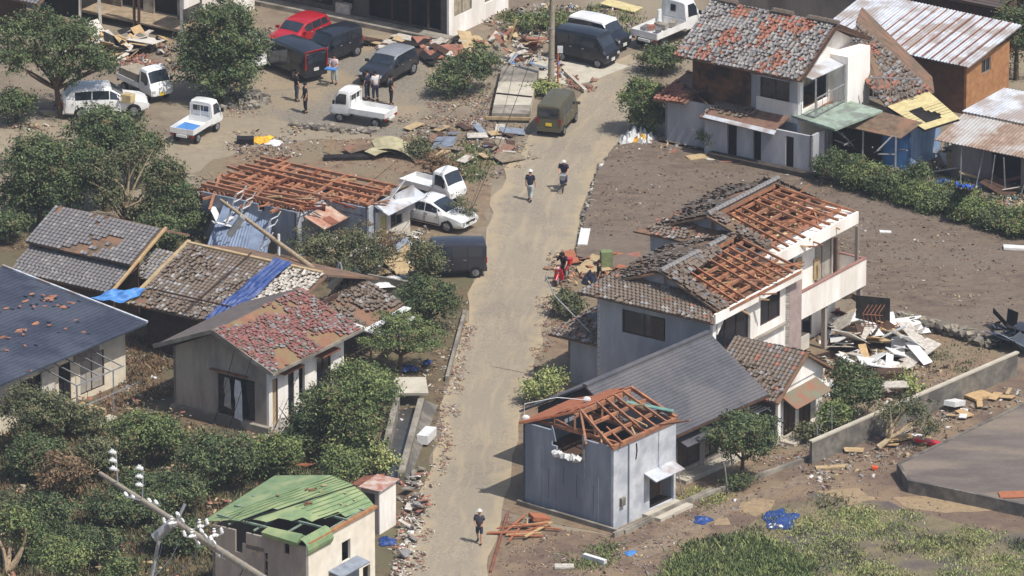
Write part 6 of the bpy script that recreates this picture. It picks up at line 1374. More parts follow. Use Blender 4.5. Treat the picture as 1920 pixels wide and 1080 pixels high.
# --- right side
tree(1392, 905, [(0, 0, 2.5, 1.6, 1.4, 1.0), (-.6, .1, 1.9, 1.1, 1.0, .7), (.7, 0, 2.0, 1.1, 1.0, .7)], 'round crowned tree in front of the metal roofed house', 'garden_tree', 'dark', 10000, .09, .11, 80)
shrub(1385, 918, [(0, 0, .4, .7, .6, .4)], 'low dark clipped bush under the round crowned tree', seed=81, kind='dark', n=1500, size=.07)
tree(1590, 790, [(.3, 0, 1.3, 1.2, 1.0, .95), (-.1, .5, 2.2, .8, .7, .7), (1.0, .5, 1.6, .6, .6, .7)], 'dense bush tree right of the tiled annex', 'broadleaf_tree', 'dark', 8000, .09, .12, 82)
shrub(1565, 812, [(0, 0, .8, .8, .7, .8)], 'bright leafy bush in front of the dense bush tree', seed=83, kind='green', n=2200)
shrub(1700, 735, [(0, 0, .5, .5, .6, .6), (.3, -.8, .4, .5, .5, .4)], 'thin sprouting weeds beside the block wall', seed=84, kind='lime', n=700)
shrub(1515, 830, [(0, 0, .5, .5, .4, .5)], 'small grey-green plant at the annex door', seed=85, kind='olive', n=800)
shrub(1012, 755, [(0, 0, .7, 1.0, .8, .6), (.5, .9, .8, .7, .7, .6)], 'leafy bush on the road edge left of the metal roofed house', seed=86, kind='lime', n=2300)
shrub(1062, 592, [(0, 0, .7, .7, .7, .6), (.4, -.6, .5, .5, .5, .4)], 'dusty bush at the road edge before the two storey house', seed=87, kind='olive', n=1800)
# uprooted tree
o = G(1650, 845); t = thing('uprooted_tree', o, 'uprooted tree lying on its side with pale bare limbs and drooping foliage', 'tree'); rr = random.Random(6); b = MB()
b.tube([o + V(-.1, 0, .15), o + V(.5, .4, .5)], [.17, .12], 7)
limbs(b, o + V(.4, .35, .45), [o + V(.5, .6, 1.9), o + V(1.2, .6, 2.0), o + V(1.9, .5, 1.7), o + V(2.3, .3, 1.2), o + V(.9, 1.2, 2.2), o + V(1.6, 1.5, 1.8), o + V(2.2, 1.2, 1.6)], .09, rr, .35)
b.make('trunk', M_barkp, t)
B = [(o.x + 1.3, o.y + 1.1, 1.6, 1.2, .9, .8), (o.x + 2.3, o.y + .4, .9, .7, .8, .7), (o.x + .4, o.y + .9, 1.5, .5, .5, .5)]
vs, qs, mi = leaves(B, 2600, .08, 88, fill=.9); quick('crown', vs, qs, LEAF['olive'], mi, parent=t)

# ---------------- grass and weeds ----------------
def inpoly(P, n, R):
    P = np.array(P, float); lo, hi = P.min(0), P.max(0); out = []
    while len(out) < n:
        q = lo + R.rand(n * 2, 2) * (hi - lo); ins = np.zeros(len(q), bool); j = len(P) - 1
        for i in range(len(P)):
            c = ((P[i, 1] > q[:, 1]) != (P[j, 1] > q[:, 1])) & (q[:, 0] < (P[j, 0] - P[i, 0]) * (q[:, 1] - P[i, 1]) / (P[j, 1] - P[i, 1] + 1e-12) + P[i, 0]); ins ^= c; j = i
        out += list(q[ins])
    return np.array(out[:n])
def grass(name, poly, n, h, kind, seed, clump=.5, thr=.0, label='', z=0.0, w_=.035, spread=.35, cat='grass'):
    R = np.random.RandomState(seed); P = [(G(x, y).x, G(x, y).y) for x, y in poly]; c = inpoly(P, max(4, int(n * .05)), R)
    keep = np.array([noise.noise(Vector((p[0]*clump, p[1]*clump, seed))) > thr for p in c]); c = c[keep] if keep.any() else c
    ci = R.randint(0, len(c), n); p = c[ci] + R.normal(size=(n, 2)) * spread; a = R.rand(n) * 2 * pi; hh = h * R.uniform(.4, 1.2, n); d = np.stack([np.cos(a), np.sin(a)], 1) * (w_ * R.uniform(.6, 1.4, n))[:, None]
    ln = R.normal(size=(n, 2)) * (hh * .45)[:, None]
    v = np.zeros((n, 4, 3)); v[:, 0, :2] = p - d; v[:, 1, :2] = p + d; v[:, 2, :2] = p + d * .5 + ln; v[:, 3, :2] = p - d * .5 + ln; v[:, :2, 2] = z; v[:, 2, 2] = hh + z; v[:, 3, 2] = hh * .9 + z
    cm = R.choice(3, len(c), p=[.5, .3, .2]); o = quick(name, v.reshape(-1, 3), np.arange(n*4).reshape(n, 4), LEAF[kind], cm[ci], kind='stuff', label=label or None, cat=cat)
    return o
W = [(1240, 1150), (1290, 1060), (1430, 975), (1530, 930), (1640, 940), (1760, 980), (1960, 1015), (1960, 1150)]
grass('weeds', W, 24000, .12, 'lime', 1, .35, -.12, 'yellow-green weeds covering the lower right lot', spread=.3)
grass('weeds', W, 5000, .18, 'olive', 2, .5, .08, 'darker olive weeds patching the lower right lot')
grass('grass', [(1240, 1100), (1300, 1020), (1400, 1005), (1520, 1060), (1530, 1150), (1240, 1150)], 15000, .3, 'green', 3, .6, -.3, 'tall dark grass mound at the bottom right')
grass('grass', [(1190, 970), (1300, 920), (1390, 895), (1420, 905), (1320, 955), (1260, 975)], 1500, .12, 'lime', 4, .8, 0, 'thin grass strip in front of the metal roofed house')
grass('grass', [(1060, 1040), (1160, 1020), (1140, 1060), (1070, 1070)], 900, .15, 'green', 5, .8, -.2, 'small green grass tuft on the brown lot')
grass('grass', [(690, 560), (760, 575), (745, 620), (700, 600)], 1800, .16, 'lime', 6, .8, -.4, 'lawn patch in the garden left of the slate van')
grass('grass', [(840, 260), (925, 290), (890, 345), (850, 330)], 1500, .18, 'green', 7, .8, -.3, 'weeds beside the road above the white kei truck')
grass('ground_cover', [(-40, 740), (330, 800), (520, 830), (700, 930), (400, 1130), (-40, 1130)], 15000, .35, 'olive', 8, .5, -.2, 'tangled ground cover under the lower left bushes', spread=.5)
grass('ground_cover', [(-40, 740), (330, 800), (520, 830), (640, 900), (400, 1130), (-40, 1130)], 14000, .3, 'brown', 9, .5, -.25, 'dry brown litter under the lower left bushes', spread=.5)
grass('weeds', [(235, 620), (330, 650), (310, 760), (200, 790)], 2500, .2, 'brown', 10, .6, -.2, 'dry weeds in the yard between the navy and red roofs')
grass('weeds', [(1600, 690), (1640, 600), (1850, 660), (1800, 700)], 1500, .12, 'olive', 12, .6, 0, 'thin weeds along the rubble wall')
grass('weeds', [(1750, 330), (1960, 350), (1960, 430), (1800, 400)], 2500, .2, 'green', 13, .6, -.1, 'weeds behind the hedge at the right edge')
grass('weeds', [(900, 0), (1190, 20), (1180, 70), (960, 60)], 1800, .25, 'green', 14, .6, -.1, 'weeds among the rubble at the top centre')
# ---------------- people ----------------
def skinmesh(name, verts, edges, rad, m, parent, sub=1, smooth=True):
    me = bpy.data.meshes.new(name); me.from_pydata([tuple(v) for v in verts], edges, [])
    tmp = bpy.data.objects.new('tmp', me); COL.objects.link(tmp); tmp.modifiers.new('s', 'SKIN')
    for i, r in enumerate(rad):
        sv = me.skin_vertices[0].data[i]; r = r if hasattr(r, '__len__') else (r, r); sv.radius = r; sv.use_root = (i == 0)
    if sub: q = tmp.modifiers.new('u', 'SUBSURF'); q.levels = sub; q.render_levels = sub
    dg = bpy.context.evaluated_depsgraph_get(); dg.update(); out = bpy.data.meshes.new_from_object(tmp.evaluated_get(dg))
    bpy.data.objects.remove(tmp); out.materials.clear(); out.materials.append(m)
    for p in out.polygons: p.use_smooth = smooth
    o = bpy.data.objects.new(name, out); COL.objects.link(o); o.parent = parent; ORG[o.name] = V(0, 0, 0); o['_local'] = 1; return o
M_hair = mat('black_hair', (38, 32, 30), (26, 22, 22), scale=20)
def person(px, py, deg, shirt, trousers, label, hat=None, pose='stand', arms=None, z=.03, loc=None, H=1.0, shorts=False, vest=None):
    """x forward, y left; arms = ((elbow, hand) left, (elbow, hand) right)"""
    o = G(px, py) if loc is None else Vector(loc); t = thing('person', (o.x, o.y, z if loc is None else loc[2]), label, 'person', rz=radians(deg)); ORG[t.name] = V(0,0,0); t['_local'] = 1; t.scale = (H, H, H)
    pel = V(0, 0, .9); ch = V(.01, 0, 1.3); nk = V(.0, 0, 1.46); hd = V(.03, 0, 1.585)
    L = {'stand': [(V(.0, .1, .86), V(.03, .11, .48), V(-.01, .12, .09), V(.14, .14, .04)), (V(0, -.1, .86), V(.02, -.11, .48), V(-.03, -.13, .09), V(.12, -.16, .04))],
         'walk': [(V(0, .1, .86), V(.14, .1, .5), V(.18, .1, .1), V(.32, .1, .07)), (V(0, -.1, .86), V(-.02, -.1, .48), V(-.26, -.1, .15), V(-.14, -.1, .06))],
         'ride': [(V(0, .1, .88), V(.36, .14, .74), V(.24, .13, .34), V(.38, .13, .3)), (V(0, -.1, .88), V(.34, -.14, .62), V(.16, -.13, .2), V(.3, -.13, .16))]}[pose]
    if pose == 'ride': ch = V(.16, 0, 1.26); nk = V(.23, 0, 1.4); hd = V(.3, 0, 1.5)
    sh = [ch + V(0, s * .18, .08) for s in (1, -1)]
    A = arms or (((.02, .24, 1.12), (.1, .25, .88)), ((.02, -.24, 1.12), (.1, -.25, .88)))
    v = [pel, V(ch.x*.5, 0, 1.1), ch, nk, hd - V(0, 0, .04), hd + V(0, 0, .05)]; r = [(.1, .08), (.09, .08), (.1, .08), .05, .08, .085]; e = [(0, 1), (1, 2), (2, 3), (3, 4), (4, 5)]
    for s in (0, 1):
        el, ha = Vector(A[s][0]), Vector(A[s][1]); n = len(v); v += [sh[s], el, ha]; r += [.05, .04, .027]; e += [(2, n), (n, n+1), (n+1, n+2)]
        hip, kn, an, toe = L[s]; n = len(v); v += [hip, kn, an, toe]; r += [.07, .055, .04, .035]; e += [(0, n), (n, n+1), (n+1, n+2), (n+2, n+3)]
    body = skinmesh('body', v, e, r, M_skin, t)
    # hands: palm, four fingers and a thumb
    for s in (0, 1):
        el, ha = Vector(A[s][0]), Vector(A[s][1]); d = (ha - el).normalized(); sd = V(0, 1 if s == 0 else -1, 0); a = d.cross(sd); a = a.normalized() if a.length > .05 else V(1, 0, 0); c = d.cross(a).normalized(); b = MB()
        b.tube([ha - d*.01, ha + d*.04, ha + d*.09], [.026, .036, .032], 8)
        for k, fl in enumerate((.07, .085, .08, .06)):
            q = ha + d*.085 + a * (.027 - .018*k); b.tube([q, q + d*fl*.5 + c*.01, q + d*fl*.85 + c*.03], [.0095, .0088, .007], 6)
        q = ha + d*.03 + a*.03; b.tube([q, q + d*.035 + a*.025, q + d*.065 + a*.02 + c*.015], [.011, .0095, .008], 6)
        b.make('hand', M_skin, body)
    # face
    b = MB(); f = hd + V(.078, 0, 0); b.ball(f + V(.012, 0, -.005), .018, sc=(1, .7, 1.2))
    for s in (1, -1): b.ball(hd + V(.0, s*.083, -.005), .022, sc=(.6, .5, 1))
    b.make('nose_and_ears', M_skin, body)
    b = MB()
    for s in (1, -1): b.ball(hd + V(.075, s*.03, .02), .009)
    b.box(hd + V(.078, 0, -.045), (.012, .04, .008)); b.make('eyes_and_mouth', M_black, body)
    b = MB(); b.ball(hd + V(-.015, 0, .045), .103, n=12, k=8, sc=(1.0, .92, .95)); b.make('hair', M_hair, t, smooth=60)
    if hat: 
        b = MB(); b.ball(hd + V(0, 0, .075), .118, n=14, k=8, sc=(1.05, .98, .8)); b.tube([hd + V(0, 0, .065), hd + V(0, 0, .08)], [.15, .14], 16); b.make('hat', hat, t, smooth=40)
    # clothes
    v = [pel - V(0,0,.06), V(ch.x*.5, 0, 1.1), ch, ch + V(.01, 0, .1)]; r = [(.19, .15), (.18, .14), (.2, .15), (.12, .1)]; e = [(0, 1), (1, 2), (2, 3)]
    for s in (0, 1): n = len(v); el, ha = Vector(A[s][0]), Vector(A[s][1]); v += [sh[s], sh[s].lerp(el, .85)]; r += [.085, .068]; e += [(2, n), (n, n+1)]
    skinmesh('shirt', v, e, r, shirt, t)
    v = [pel + V(0, 0, .04), pel - V(0, 0, .03)]; r = [(.15, .125), (.155, .13)]; e = [(0, 1)]
    for hip, kn, an, toe in L: n = len(v); v += [hip - V(0,0,.06), kn] + ([] if shorts else [an.lerp(kn, .15)]); r += [.11, .082] + ([] if shorts else [.065]); e += [(1, n), (n, n+1)] + ([] if shorts else [(n+1, n+2)])
    skinmesh('trousers', v, e, r, trousers, t)
    for hip, kn, an, toe in L:
        b = MB(); b.tube([an + V(-.06, 0, -.04), an + V(.04, 0, -.03), toe + V(.02, 0, -.0)], [.045, .05, .035], 8); b.make('shoe', M_black, t, smooth=60)
    return t
C_navy = mat('navy_cloth', (48, 52, 76), (38, 42, 62), scale=12); C_pale = mat('pale_trouser_cloth', (186, 196, 196), (164, 174, 176), scale=12); C_black = mat('black_cloth', (42, 44, 48), (32, 34, 38), scale=12); C_white = mat('white_cloth', (226, 222, 222), (204, 200, 204), scale=12); C_grey = mat('grey_cloth', (84, 84, 96), (66, 66, 78), scale=12); C_denim = mat('denim_cloth', (66, 88, 128), (52, 72, 108), scale=12); C_pink = mat('pale_pink_cloth', (222, 196, 194), (204, 178, 178), scale=12)
C_hat = mat('white_hat', (230, 226, 220), (210, 206, 200), scale=9)
person(994, 378, 75, C_navy, C_pale, 'person in navy shirt, pale trousers and white hat walking up the road', hat=C_hat, pose='walk')
person(899, 1020, 262, C_grey, C_navy, 'person in grey shirt, dark shorts and white hat walking on the road at the bottom', hat=C_hat, pose='walk', shorts=True, arms=(((.03, .25, 1.14), (.16, .16, 1.02)), ((.03, -.25, 1.14), (.16, -.16, 1.02))))
person(573, 212, 200, C_black, C_black, 'person all in black standing alone, nearest the flatbed kei truck', pose='stand')
person(556, 190, 20, C_black, C_grey, 'person in a dark top and grey trousers standing behind the black boxy car', pose='stand')
tb = person(627, 158, 250, C_pink, C_pale, 'person in pale pink top with pale skirtlike trousers carrying a blue tray', pose='stand', arms=(((.14, .22, 1.1), (.32, .14, 1.02)), ((.14, -.22, 1.1), (.32, -.14, 1.02))))
b = MB(); c = G(627, 158) + U(250)*.46; b.box(c + V(0, 0, 1.03), (.42, .62, .07), radians(250)); b.make('blue_tray', M_tarpl, label='light blue tray held by the person in the pale pink top', cat='tray')
person(689, 188, 150, C_navy, C_navy, 'person in navy standing close behind the cab of the flatbed kei truck', pose='stand')
person(704, 190, 120, C_white, C_navy, 'person in a white shirt standing behind the flatbed kei truck', pose='stand')
person(733, 198, 10, C_black, C_black, 'person in black standing at the tail of the flatbed kei truck', pose='stand', arms=(((.05, .27, 1.14), (.2, .2, 1.05)), ((.02, -.24, 1.12), (.1, -.25, .88))))
person(137, 30, 180, C_white, C_navy, 'person in white with navy trousers inside the gutted house', pose='stand', z=.5)
person(1124, 548, 190, C_black, C_black, 'person in black standing beside the pale green bin by the two storey house', pose='stand')
# cyclist
def tw(b, c, r, axis, tr=.02, n=20):
    c = Vector(c); a = V(1, 0, 0); z = V(0, 0, 1); P = [c + a*(r*cos(2*pi*i/n)) + z*(r*sin(2*pi*i/n)) for i in range(n + 1)]; b.tube(P, tr, 6)
o = G(1057, 356); hd_ = 265
t = thing('bicycle', (o.x, o.y, .035), 'dark city bicycle ridden down the road', 'bicycle', rz=radians(hd_)); ORG[t.name] = V(0,0,0); t['_local'] = 1
for x in (-.5, .55):
    b = MB(); tw(b, (x, 0, .33), .31, None, .022); w_ = lmake(b, 'wheel', M_black, t); b = MB()
    for k in range(8): a = k*pi/8; b.bar(V(x - .3*cos(a), 0, .33 - .3*sin(a)), V(x + .3*cos(a), 0, .33 + .3*sin(a)), .006)
    lmake(b, 'spokes', M_steel, w_)
b = MB()
for p, q in (((-.5, 0, .33), (-.05, 0, .28)), ((-.05, 0, .28), (-.2, 0, .8)), ((-.2, 0, .8), (-.5, 0, .33)), ((-.05, 0, .28), (.4, 0, .72)), ((.4, 0, .72), (.55, 0, .33)), ((.4, 0, .72), (.36, 0, .98)), ((-.16, 0, .62), (.4, 0, .66))): b.tube([p, q], .02, 6)
lmake(b, 'frame', C_denim, t); b = MB(); b.tube([(.3, .28, .99), (.38, .1, 1.02), (.38, -.1, 1.02), (.3, -.28, .99)], .015, 6); lmake(b, 'handlebar', M_steel, t)
b = MB(); b.tube([(-.32, 0, .84), (-.05, 0, .85)], [.09, .04], 8); lmake(b, 'saddle', M_black, t); b = MB(); b.hexa([V(x*k+.6, y*k, z) for z, k in ((.75, .12), (1.0, .17)) for x, y in ((-1, -1), (1, -1), (1, 1), (-1, 1))]); lmake(b, 'basket', M_steel, t)
person(0, 0, hd_, C_navy, C_denim, 'person in navy shirt and white cap riding the bicycle', hat=C_hat, pose='ride', loc=o + U(hd_)*-.18 + V(0, 0, .04), arms=(((.32, .25, 1.12), (.5, .22, 1.0)), ((.32, -.25, 1.12), (.5, -.22, 1.0))))
# motorbike
P_mred = paint('moped_red', (206, 30, 44)); o = G(1054, 530); hd_ = 248
t = thing('red_motorbike', (o.x, o.y, .035), 'red delivery motorbike stopped at the road edge by the two storey house', 'motorbike', rz=radians(hd_)); ORG[t.name] = V(0,0,0); t['_local'] = 1
for x in (-.6, .62):
    b = MB(); tw(b, (x, 0, .27), .23, None, .045); w_ = lmake(b, 'wheel', M_tyre, t); b = MB(); b.tube([(x, -.03, .27), (x, .03, .27)], .16, 12); lmake(b, 'rim', M_steel, w_)
b = MB(); b.tube([(-.75, 0, .62), (-.3, 0, .6), (.1, 0, .45), (.35, 0, .55), (.52, 0, .95)], [.1, .15, .13, .12, .1], 10); lmake(b, 'body', P_mred, t, smooth=60)
b = MB(); b.hexa([V(.36, -.26, .3), V(.46, -.26, .3), V(.46, .26, .3), V(.36, .26, .3), V(.46, -.2, .85), V(.54, -.2, .85), V(.54, .2, .85), V(.46, .2, .85)]); lmake(b, 'leg_shield', P_mred, t)
b = MB(); b.tube([(-.55, 0, .74), (-.1, 0, .76)], [.11, .1], 8); lmake(b, 'seat', M_black, t); b = MB(); b.tube([(.62, 0, .27), (.45, 0, 1.0)], .035, 6); lmake(b, 'fork', M_steel, t)
b = MB(); b.tube([(.36, .33, 1.02), (.46, 0, 1.05), (.36, -.33, 1.02)], .018, 6); lmake(b, 'handlebar', M_black, t); b = MB(); b.ball((.58, 0, .93), .08); lmake(b, 'headlight', M_lamp, t)
b = MB(); b.box((-.8, 0, .88), (.36, .38, .3)); lmake(b, 'luggage_box', P_mred, t); b = MB(); b.tube([(.4, 0, .58), (.62, 0, .55), (.86, 0, .36)], [.05, .07, .05], 8); lmake(b, 'front_mudguard', P_mred, t)
person(0, 0, hd_, C_black, C_black, 'person in a black helmet and dark clothes astride the red motorbike', hat=M_black, pose='ride', loc=o + U(hd_)*-.28 + V(0, 0, .0), arms=(((.36, .28, 1.14), (.56, .3, 1.03)), ((.36, -.28, 1.14), (.56, -.3, 1.03))))
# ---------------- poles and wires ----------------
def insul(b, p, d, m=1):
    d = d * 1.5; b.tube([p, p + d*.08, p + d*.1, p + d*.18, p + d*.2, p + d*.26], [.05, .1, .05, .1, .05, .07], 7, m)
A = G(188, 888, 3.6); Bq = G(530, 1108, 6.3)
t = thing('fallen_utility_pole', G(520, 1105), 'fallen utility pole with crossarms and insulators leaning over the lower left bushes onto the green roofed building', 'utility pole')
t['label'] = 'fallen concrete pole lying over the lower left bushes against the green roofed building'
b = MB(); b.tube([A, A.lerp(Bq, .5), Bq], [.11, .15, .19], 12); b.make('pole', M_pole, t, smooth=50)
ax = (Bq - A).normalized(); up = V(0, 0, 1); sdv = ax.cross(up).normalized(); upv = sdv.cross(ax).normalized()
if upv.z < 0: upv = -upv
for s, L, dr in ((.1, 1.6, up + ax*-.1), (.24, 1.7, up*1.0 + ax*.1)):
    p = A.lerp(Bq, s); b = MB(); dd = dr.normalized(); b.bar(p, p + dd*L, .06); 
    for k in (.45, .7, .95): insul(b, p + dd*L*k, (sdv + V(.3, 0, .3)).normalized()); insul(b, p + dd*L*k, V(-.6, 0, .5))
    b.make('crossarm', [M_steel, M_wplas], t)
for s, hl in ((.24, .95), (.5, 1.0), (.62, .8), (.66, .6)):
    p = A.lerp(Bq, s); b = MB(); q = (sdv*.8 + up*.35 + ax*.1).normalized() if s < .4 else (sdv*.5 + up*.8).normalized(); b.bar(p - q*hl, p + q*hl, .07)
    for k in (-.9, -.5, .5, .9): insul(b, p + q*hl*k, ax * -.8 + up*.3)
    b.make('crossarm', [M_steel, M_wplas], t)
for s, k in ((.45, 1.0), (.5, -.8), (.56, .9), (.58, -1.0)):
    p = A.lerp(Bq, s); q = (sdv*k + up*.3*abs(k) + ax*.3).normalized(); b = MB(); b.bar(p, p + q*.9, .06); insul(b, p + q*.5, up); insul(b, p + q*.9, up*.6 + ax*-.5); insul(b, p + q*.7, sdv*-k); b.make('insulator_arm', [M_steel, M_wplas], t)
p = A.lerp(Bq, .42) + V(-.4, -.6, -.25)
b = MB(); b.tube([p + V(-.5, 0, -.35), p + V(.3, .1, .35)], [.24, .24], 12); b.make('transformer', M_steel, t, smooth=40)
b = MB(); b.bar(p + V(-.3, -.2, -.4), p + V(-.7, -.5, -2.4), .12); b.bar(p + V(.4, 0, .2), p + V(.9, .4, 1.2), .1); b.make('bracket', M_steel, t)
for s in (.7, .8, .9, .96):
    b = MB(); q = A.lerp(Bq, s); b.tube([q - ax*.05, q + ax*.05], .19, 12); b.make('steel_band', M_steel, t)
for i in range(7):
    b = MB(); q = A.lerp(Bq, .15 + .11 * i); e_ = q + V(rnd.uniform(-2.5, .5), rnd.uniform(-2, 3), -rnd.uniform(1.5, 3)); b.tube([q, q.lerp(e_, .4) - V(0, 0, .4), e_], .013, 4); b.make('slack_wire', M_gmet, t)
b = MB(); q = A.lerp(Bq, .8); b.tube([q, q + V(-.6, -.8, -1), q + V(-1.4, -1.4, -2.5)], .018, 5); q = A.lerp(Bq, .6); b.tube([q, q + V(.4, 1.2, .2), q + V(1.6, 3.0, .4)], .015, 5); b.make('loose_cable', M_black, t)
# second fallen pole
A = G(414, 375, 2.9); Bq = G(585, 502, 3.3); t = thing('fallen_utility_pole', G(585, 502), 'pale fallen pole with white insulators lying across the blue-grey tin sheets', 'utility pole')
b = MB(); b.tube([A, Bq], [.08, .14], 12); b.make('pole', M_barkp, t, smooth=50); ax = (Bq - A).normalized()
for s in (.12, .22, .5):
    p = A.lerp(Bq, s); b = MB(); q = V(.3, .4, .75).normalized(); b.bar(p - q*.9, p + q*.8, .07)
    for k in (-.85, -.4, .3, .75):
        b.tube([p + q*k, p + q*k + V(.35, .1, .15), p + q*k + V(.5, .1, .4)], .035, 6, 1)
    b.make('crossarm', [M_steel, M_wplas], t)
b = MB(); p = A.lerp(Bq, .62); b.tube([p + V(.1, 0, .4), p + V(.1, -.1, -.7)], .07, 8); b.make('white_tube', M_wplas, t)
b = MB(); p = A.lerp(Bq, .28); b.box(p + V(-.5, -.3, -.3), (.3, .4, 1.2), .5, M=Matrix.Rotation(.6, 3, 'Y')); b.make('transformer', M_steel, t)
# standing pole
t = thing('utility_pole', G(1033, 158), 'standing concrete utility pole beside the drive at the top centre', 'utility pole'); p = G(1033, 158)
b = MB(); b.tube([p - V(0, 0, .3), p + V(.12, 0, 9.5)], [.18, .12], 14); b.make('pole', M_pole, t, smooth=50)
b = MB(); b.bar(p + V(.1, -.8, 8.5), p + V(.1, .8, 8.5), .08); b.make('crossarm', M_steel, t)
for z in (1.5, 3.2):
    b = MB(); b.tube([p + V(.02, 0, z), p + V(.02, 0, z + .06)], .19, 12); b.make('steel_band', M_steel, t)
t = thing('marker_post', G(1046, 158), 'thin orange post with a small white plate beside the standing pole', 'post'); q = G(1046, 158)
b = MB(); b.tube([q, q + V(0, 0, 2.1)], .05, 8); b.make('post', mat('orange_post', (206, 110, 60), (180, 90, 48), scale=6), t); b = MB(); b.box(q + V(.12, -.03, 2.0), (.3, .03, .4)); b.make('plate', M_wplas, t)
tp = p + V(.1, 0, 8.4)
def cable(a, c, sag, label, r=.016):
    b = MB(); n = 16; b.tube([a.lerp(c, i/n) - V(0, 0, sag * 4 * (i/n) * (1 - i/n)) for i in range(n + 1)], r, 4, cap=False); b.make('overhead_cable', M_black, label=label, cat='cable')
cable(p + V(.05, 0, 4.4), G(690, 345, 2.4), .5, 'dark cable hanging from the standing pole down to the roofless barn', .016)
cable(p + V(.05, 0, 4.9), G(870, 425, .5), .5, 'dark cable hanging from the standing pole to the thin tree by the white car', .016)
cable(p + V(.05, 0, 5.4), G(640, 590, 1.8), .7, 'long dark cable from the standing pole towards the collapsed tile porch', .014)
cable(G(560, 0, 6), p + V(.1, 0, 7), .6, 'cable crossing the top of the lot to the standing pole', .02)
cable(G(440, 655, 4.2), G(402, 790, .1), .1, 'white service wire hanging at the gable of the red roofed house, left of the two', .018)
cable(G(472, 668, 4.2), G(430, 800, .1), .1, 'white service wire hanging at the gable of the red roofed house, right of the two', .018)
cable(G(500, 500, 1.9), G(690, 392, 2.4), .3, 'pale cable crossing from the fallen pole to the barn annex', .018)
cable(G(480, 870, 2), G(560, 700, 3), .2, 'thin wire running up from the shrubbery to the red roof', .015)

# ---------------- small rubble (nobody could count it) ----------------
def chips(name, poly, n, s0, s1, mats, seed, label, thr=-.2, cl=.6, flat=.35, z=.03, wts=None, px=True, spread=.25):
    n = int(n * .8); s0 *= .7; s1 *= .62; R = np.random.RandomState(seed); P = [(G(x, y).x, G(x, y).y) for x, y in poly] if px else poly
    c = inpoly(P, max(6, n // 6), R); keep = np.array([noise.noise(Vector((p[0]*cl, p[1]*cl, seed * 1.7))) > thr for p in c]); c = c[keep] if keep.any() else c
    ci = R.randint(0, len(c), n); q = c[ci] + R.normal(size=(n, 2)) * spread
    L = np.exp(R.uniform(math.log(s0), math.log(s1), n)); sz = np.stack([L, L * R.uniform(.12, .9, n), L * R.uniform(.04, .22, n)], 1) / 2
    a = R.rand(n) * 2*pi; tl = R.normal(size=n) * flat; ca, sa, ct, st = np.cos(a), np.sin(a), np.cos(tl), np.sin(tl)
    ex = np.stack([ca*ct, sa*ct, st], 1); ey = np.stack([-sa, ca, np.zeros(n)], 1); ez = np.cross(ex, ey)
    cen = np.stack([q[:, 0], q[:, 1], z + sz[:, 2] + np.abs(st) * sz[:, 0] * .6], 1)
    S = [(-1, -1, -1), (1, -1, -1), (1, 1, -1), (-1, 1, -1), (-1, -1, 1), (1, -1, 1), (1, 1, 1), (-1, 1, 1)]
    v = np.stack([cen + ex*(s[0]*sz[:, :1])*(1 - .25*(s[2] > 0)*R.rand(n, 1)) + ey*(s[1]*sz[:, 1:2])*(1 - .4*(s[0] > 0)*R.rand(n, 1)) + ez*(s[2]*sz[:, 2:3]) for s in S], 1).reshape(-1, 3)
    F = np.array([(4, 5, 6, 7), (0, 1, 5, 4), (1, 2, 6, 5), (2, 3, 7, 6), (3, 0, 4, 7)]); f = (np.arange(n)[:, None, None] * 8 + F[None]).reshape(-1, 4)
    mi = np.repeat(R.choice(len(mats), n, p=wts), 5)
    return quick(name, v, f, mats, mi, kind='stuff', label=label, cat='rubble')
M_dust = mat('dusty_fragment', (156, 142, 122), (122, 108, 92), scale=4); M_dclay = mat('dusty_brick', (156, 120, 102), (128, 98, 82), scale=5)
MX = [M_dust, M_dclay, M_tile1, M_tw, M_brown, M_ply, M_wplas]
WX = [.42, .1, .14, .07, .16, .09, .02]
MR = [M_dclay, M_clay, M_dust, M_tile1, M_ply]; WR = [.38, .12, .3, .13, .07]
chips('rubble', [(780, 1060), (800, 930), (815, 830), (830, 740), (850, 640), (878, 585), (892, 600), (868, 700), (850, 830), (815, 960), (795, 1075)], 1900, .05, .28, MR + [M_tw], 1, 'reddish tile and brick rubble along the left road edge', z=.04, wts=[.3, .1, .2, .15, .1, .15], spread=.12)
chips('rubble', [(752, 900), (800, 880), (800, 960), (770, 1080), (740, 1080)], 1100, .08, .5, [M_tw, M_clay, M_stone, M_wplas, M_brown], 2, 'heap of pale and red rubble between shed and road', wts=[.35, .2, .25, .08, .12], spread=.2)
chips('rubble', [(150, 60), (330, 90), (340, 130), (230, 140), (120, 120)], 1500, .1, .8, MX, 3, 'broken boards and plaster strewn before the gutted house', z=.05, flat=.5, wts=WX)
chips('rubble', [(200, 105), (300, 110), (285, 132), (210, 125)], 300, .1, .6, [M_clay, M_redt, M_rust], 4, 'red splintered boards before the gutted house', z=.1, flat=.5)
chips('rubble', [(900, 20), (1080, 10), (1050, 150), (930, 140)], 1400, .08, .6, MX + [M_tarpl], 5, 'mixed household rubble heaped at the top centre', z=.05, flat=.5, wts=[.22, .14, .14, .16, .18, .1, .03, .03])
chips('rubble', [(1070, 145), (1115, 150), (1110, 175), (1065, 165)], 420, .08, .35, [M_dclay, M_mudd, M_clay], 6, 'low red brick heap behind the olive van', z=.1, flat=.5, spread=.12)
chips('rubble', [(1060, 20), (1190, 10), (1190, 60), (1100, 55)], 400, .08, .5, MX, 7, 'scattered boards in the weeds behind the drive', wts=WX)
chips('rubble', [(750, 215), (990, 235), (1000, 300), (930, 340), (760, 300)], 1900, .05, .35, MX, 8, 'broken tile and stone chips between lot and road', wts=WX, thr=-.3)
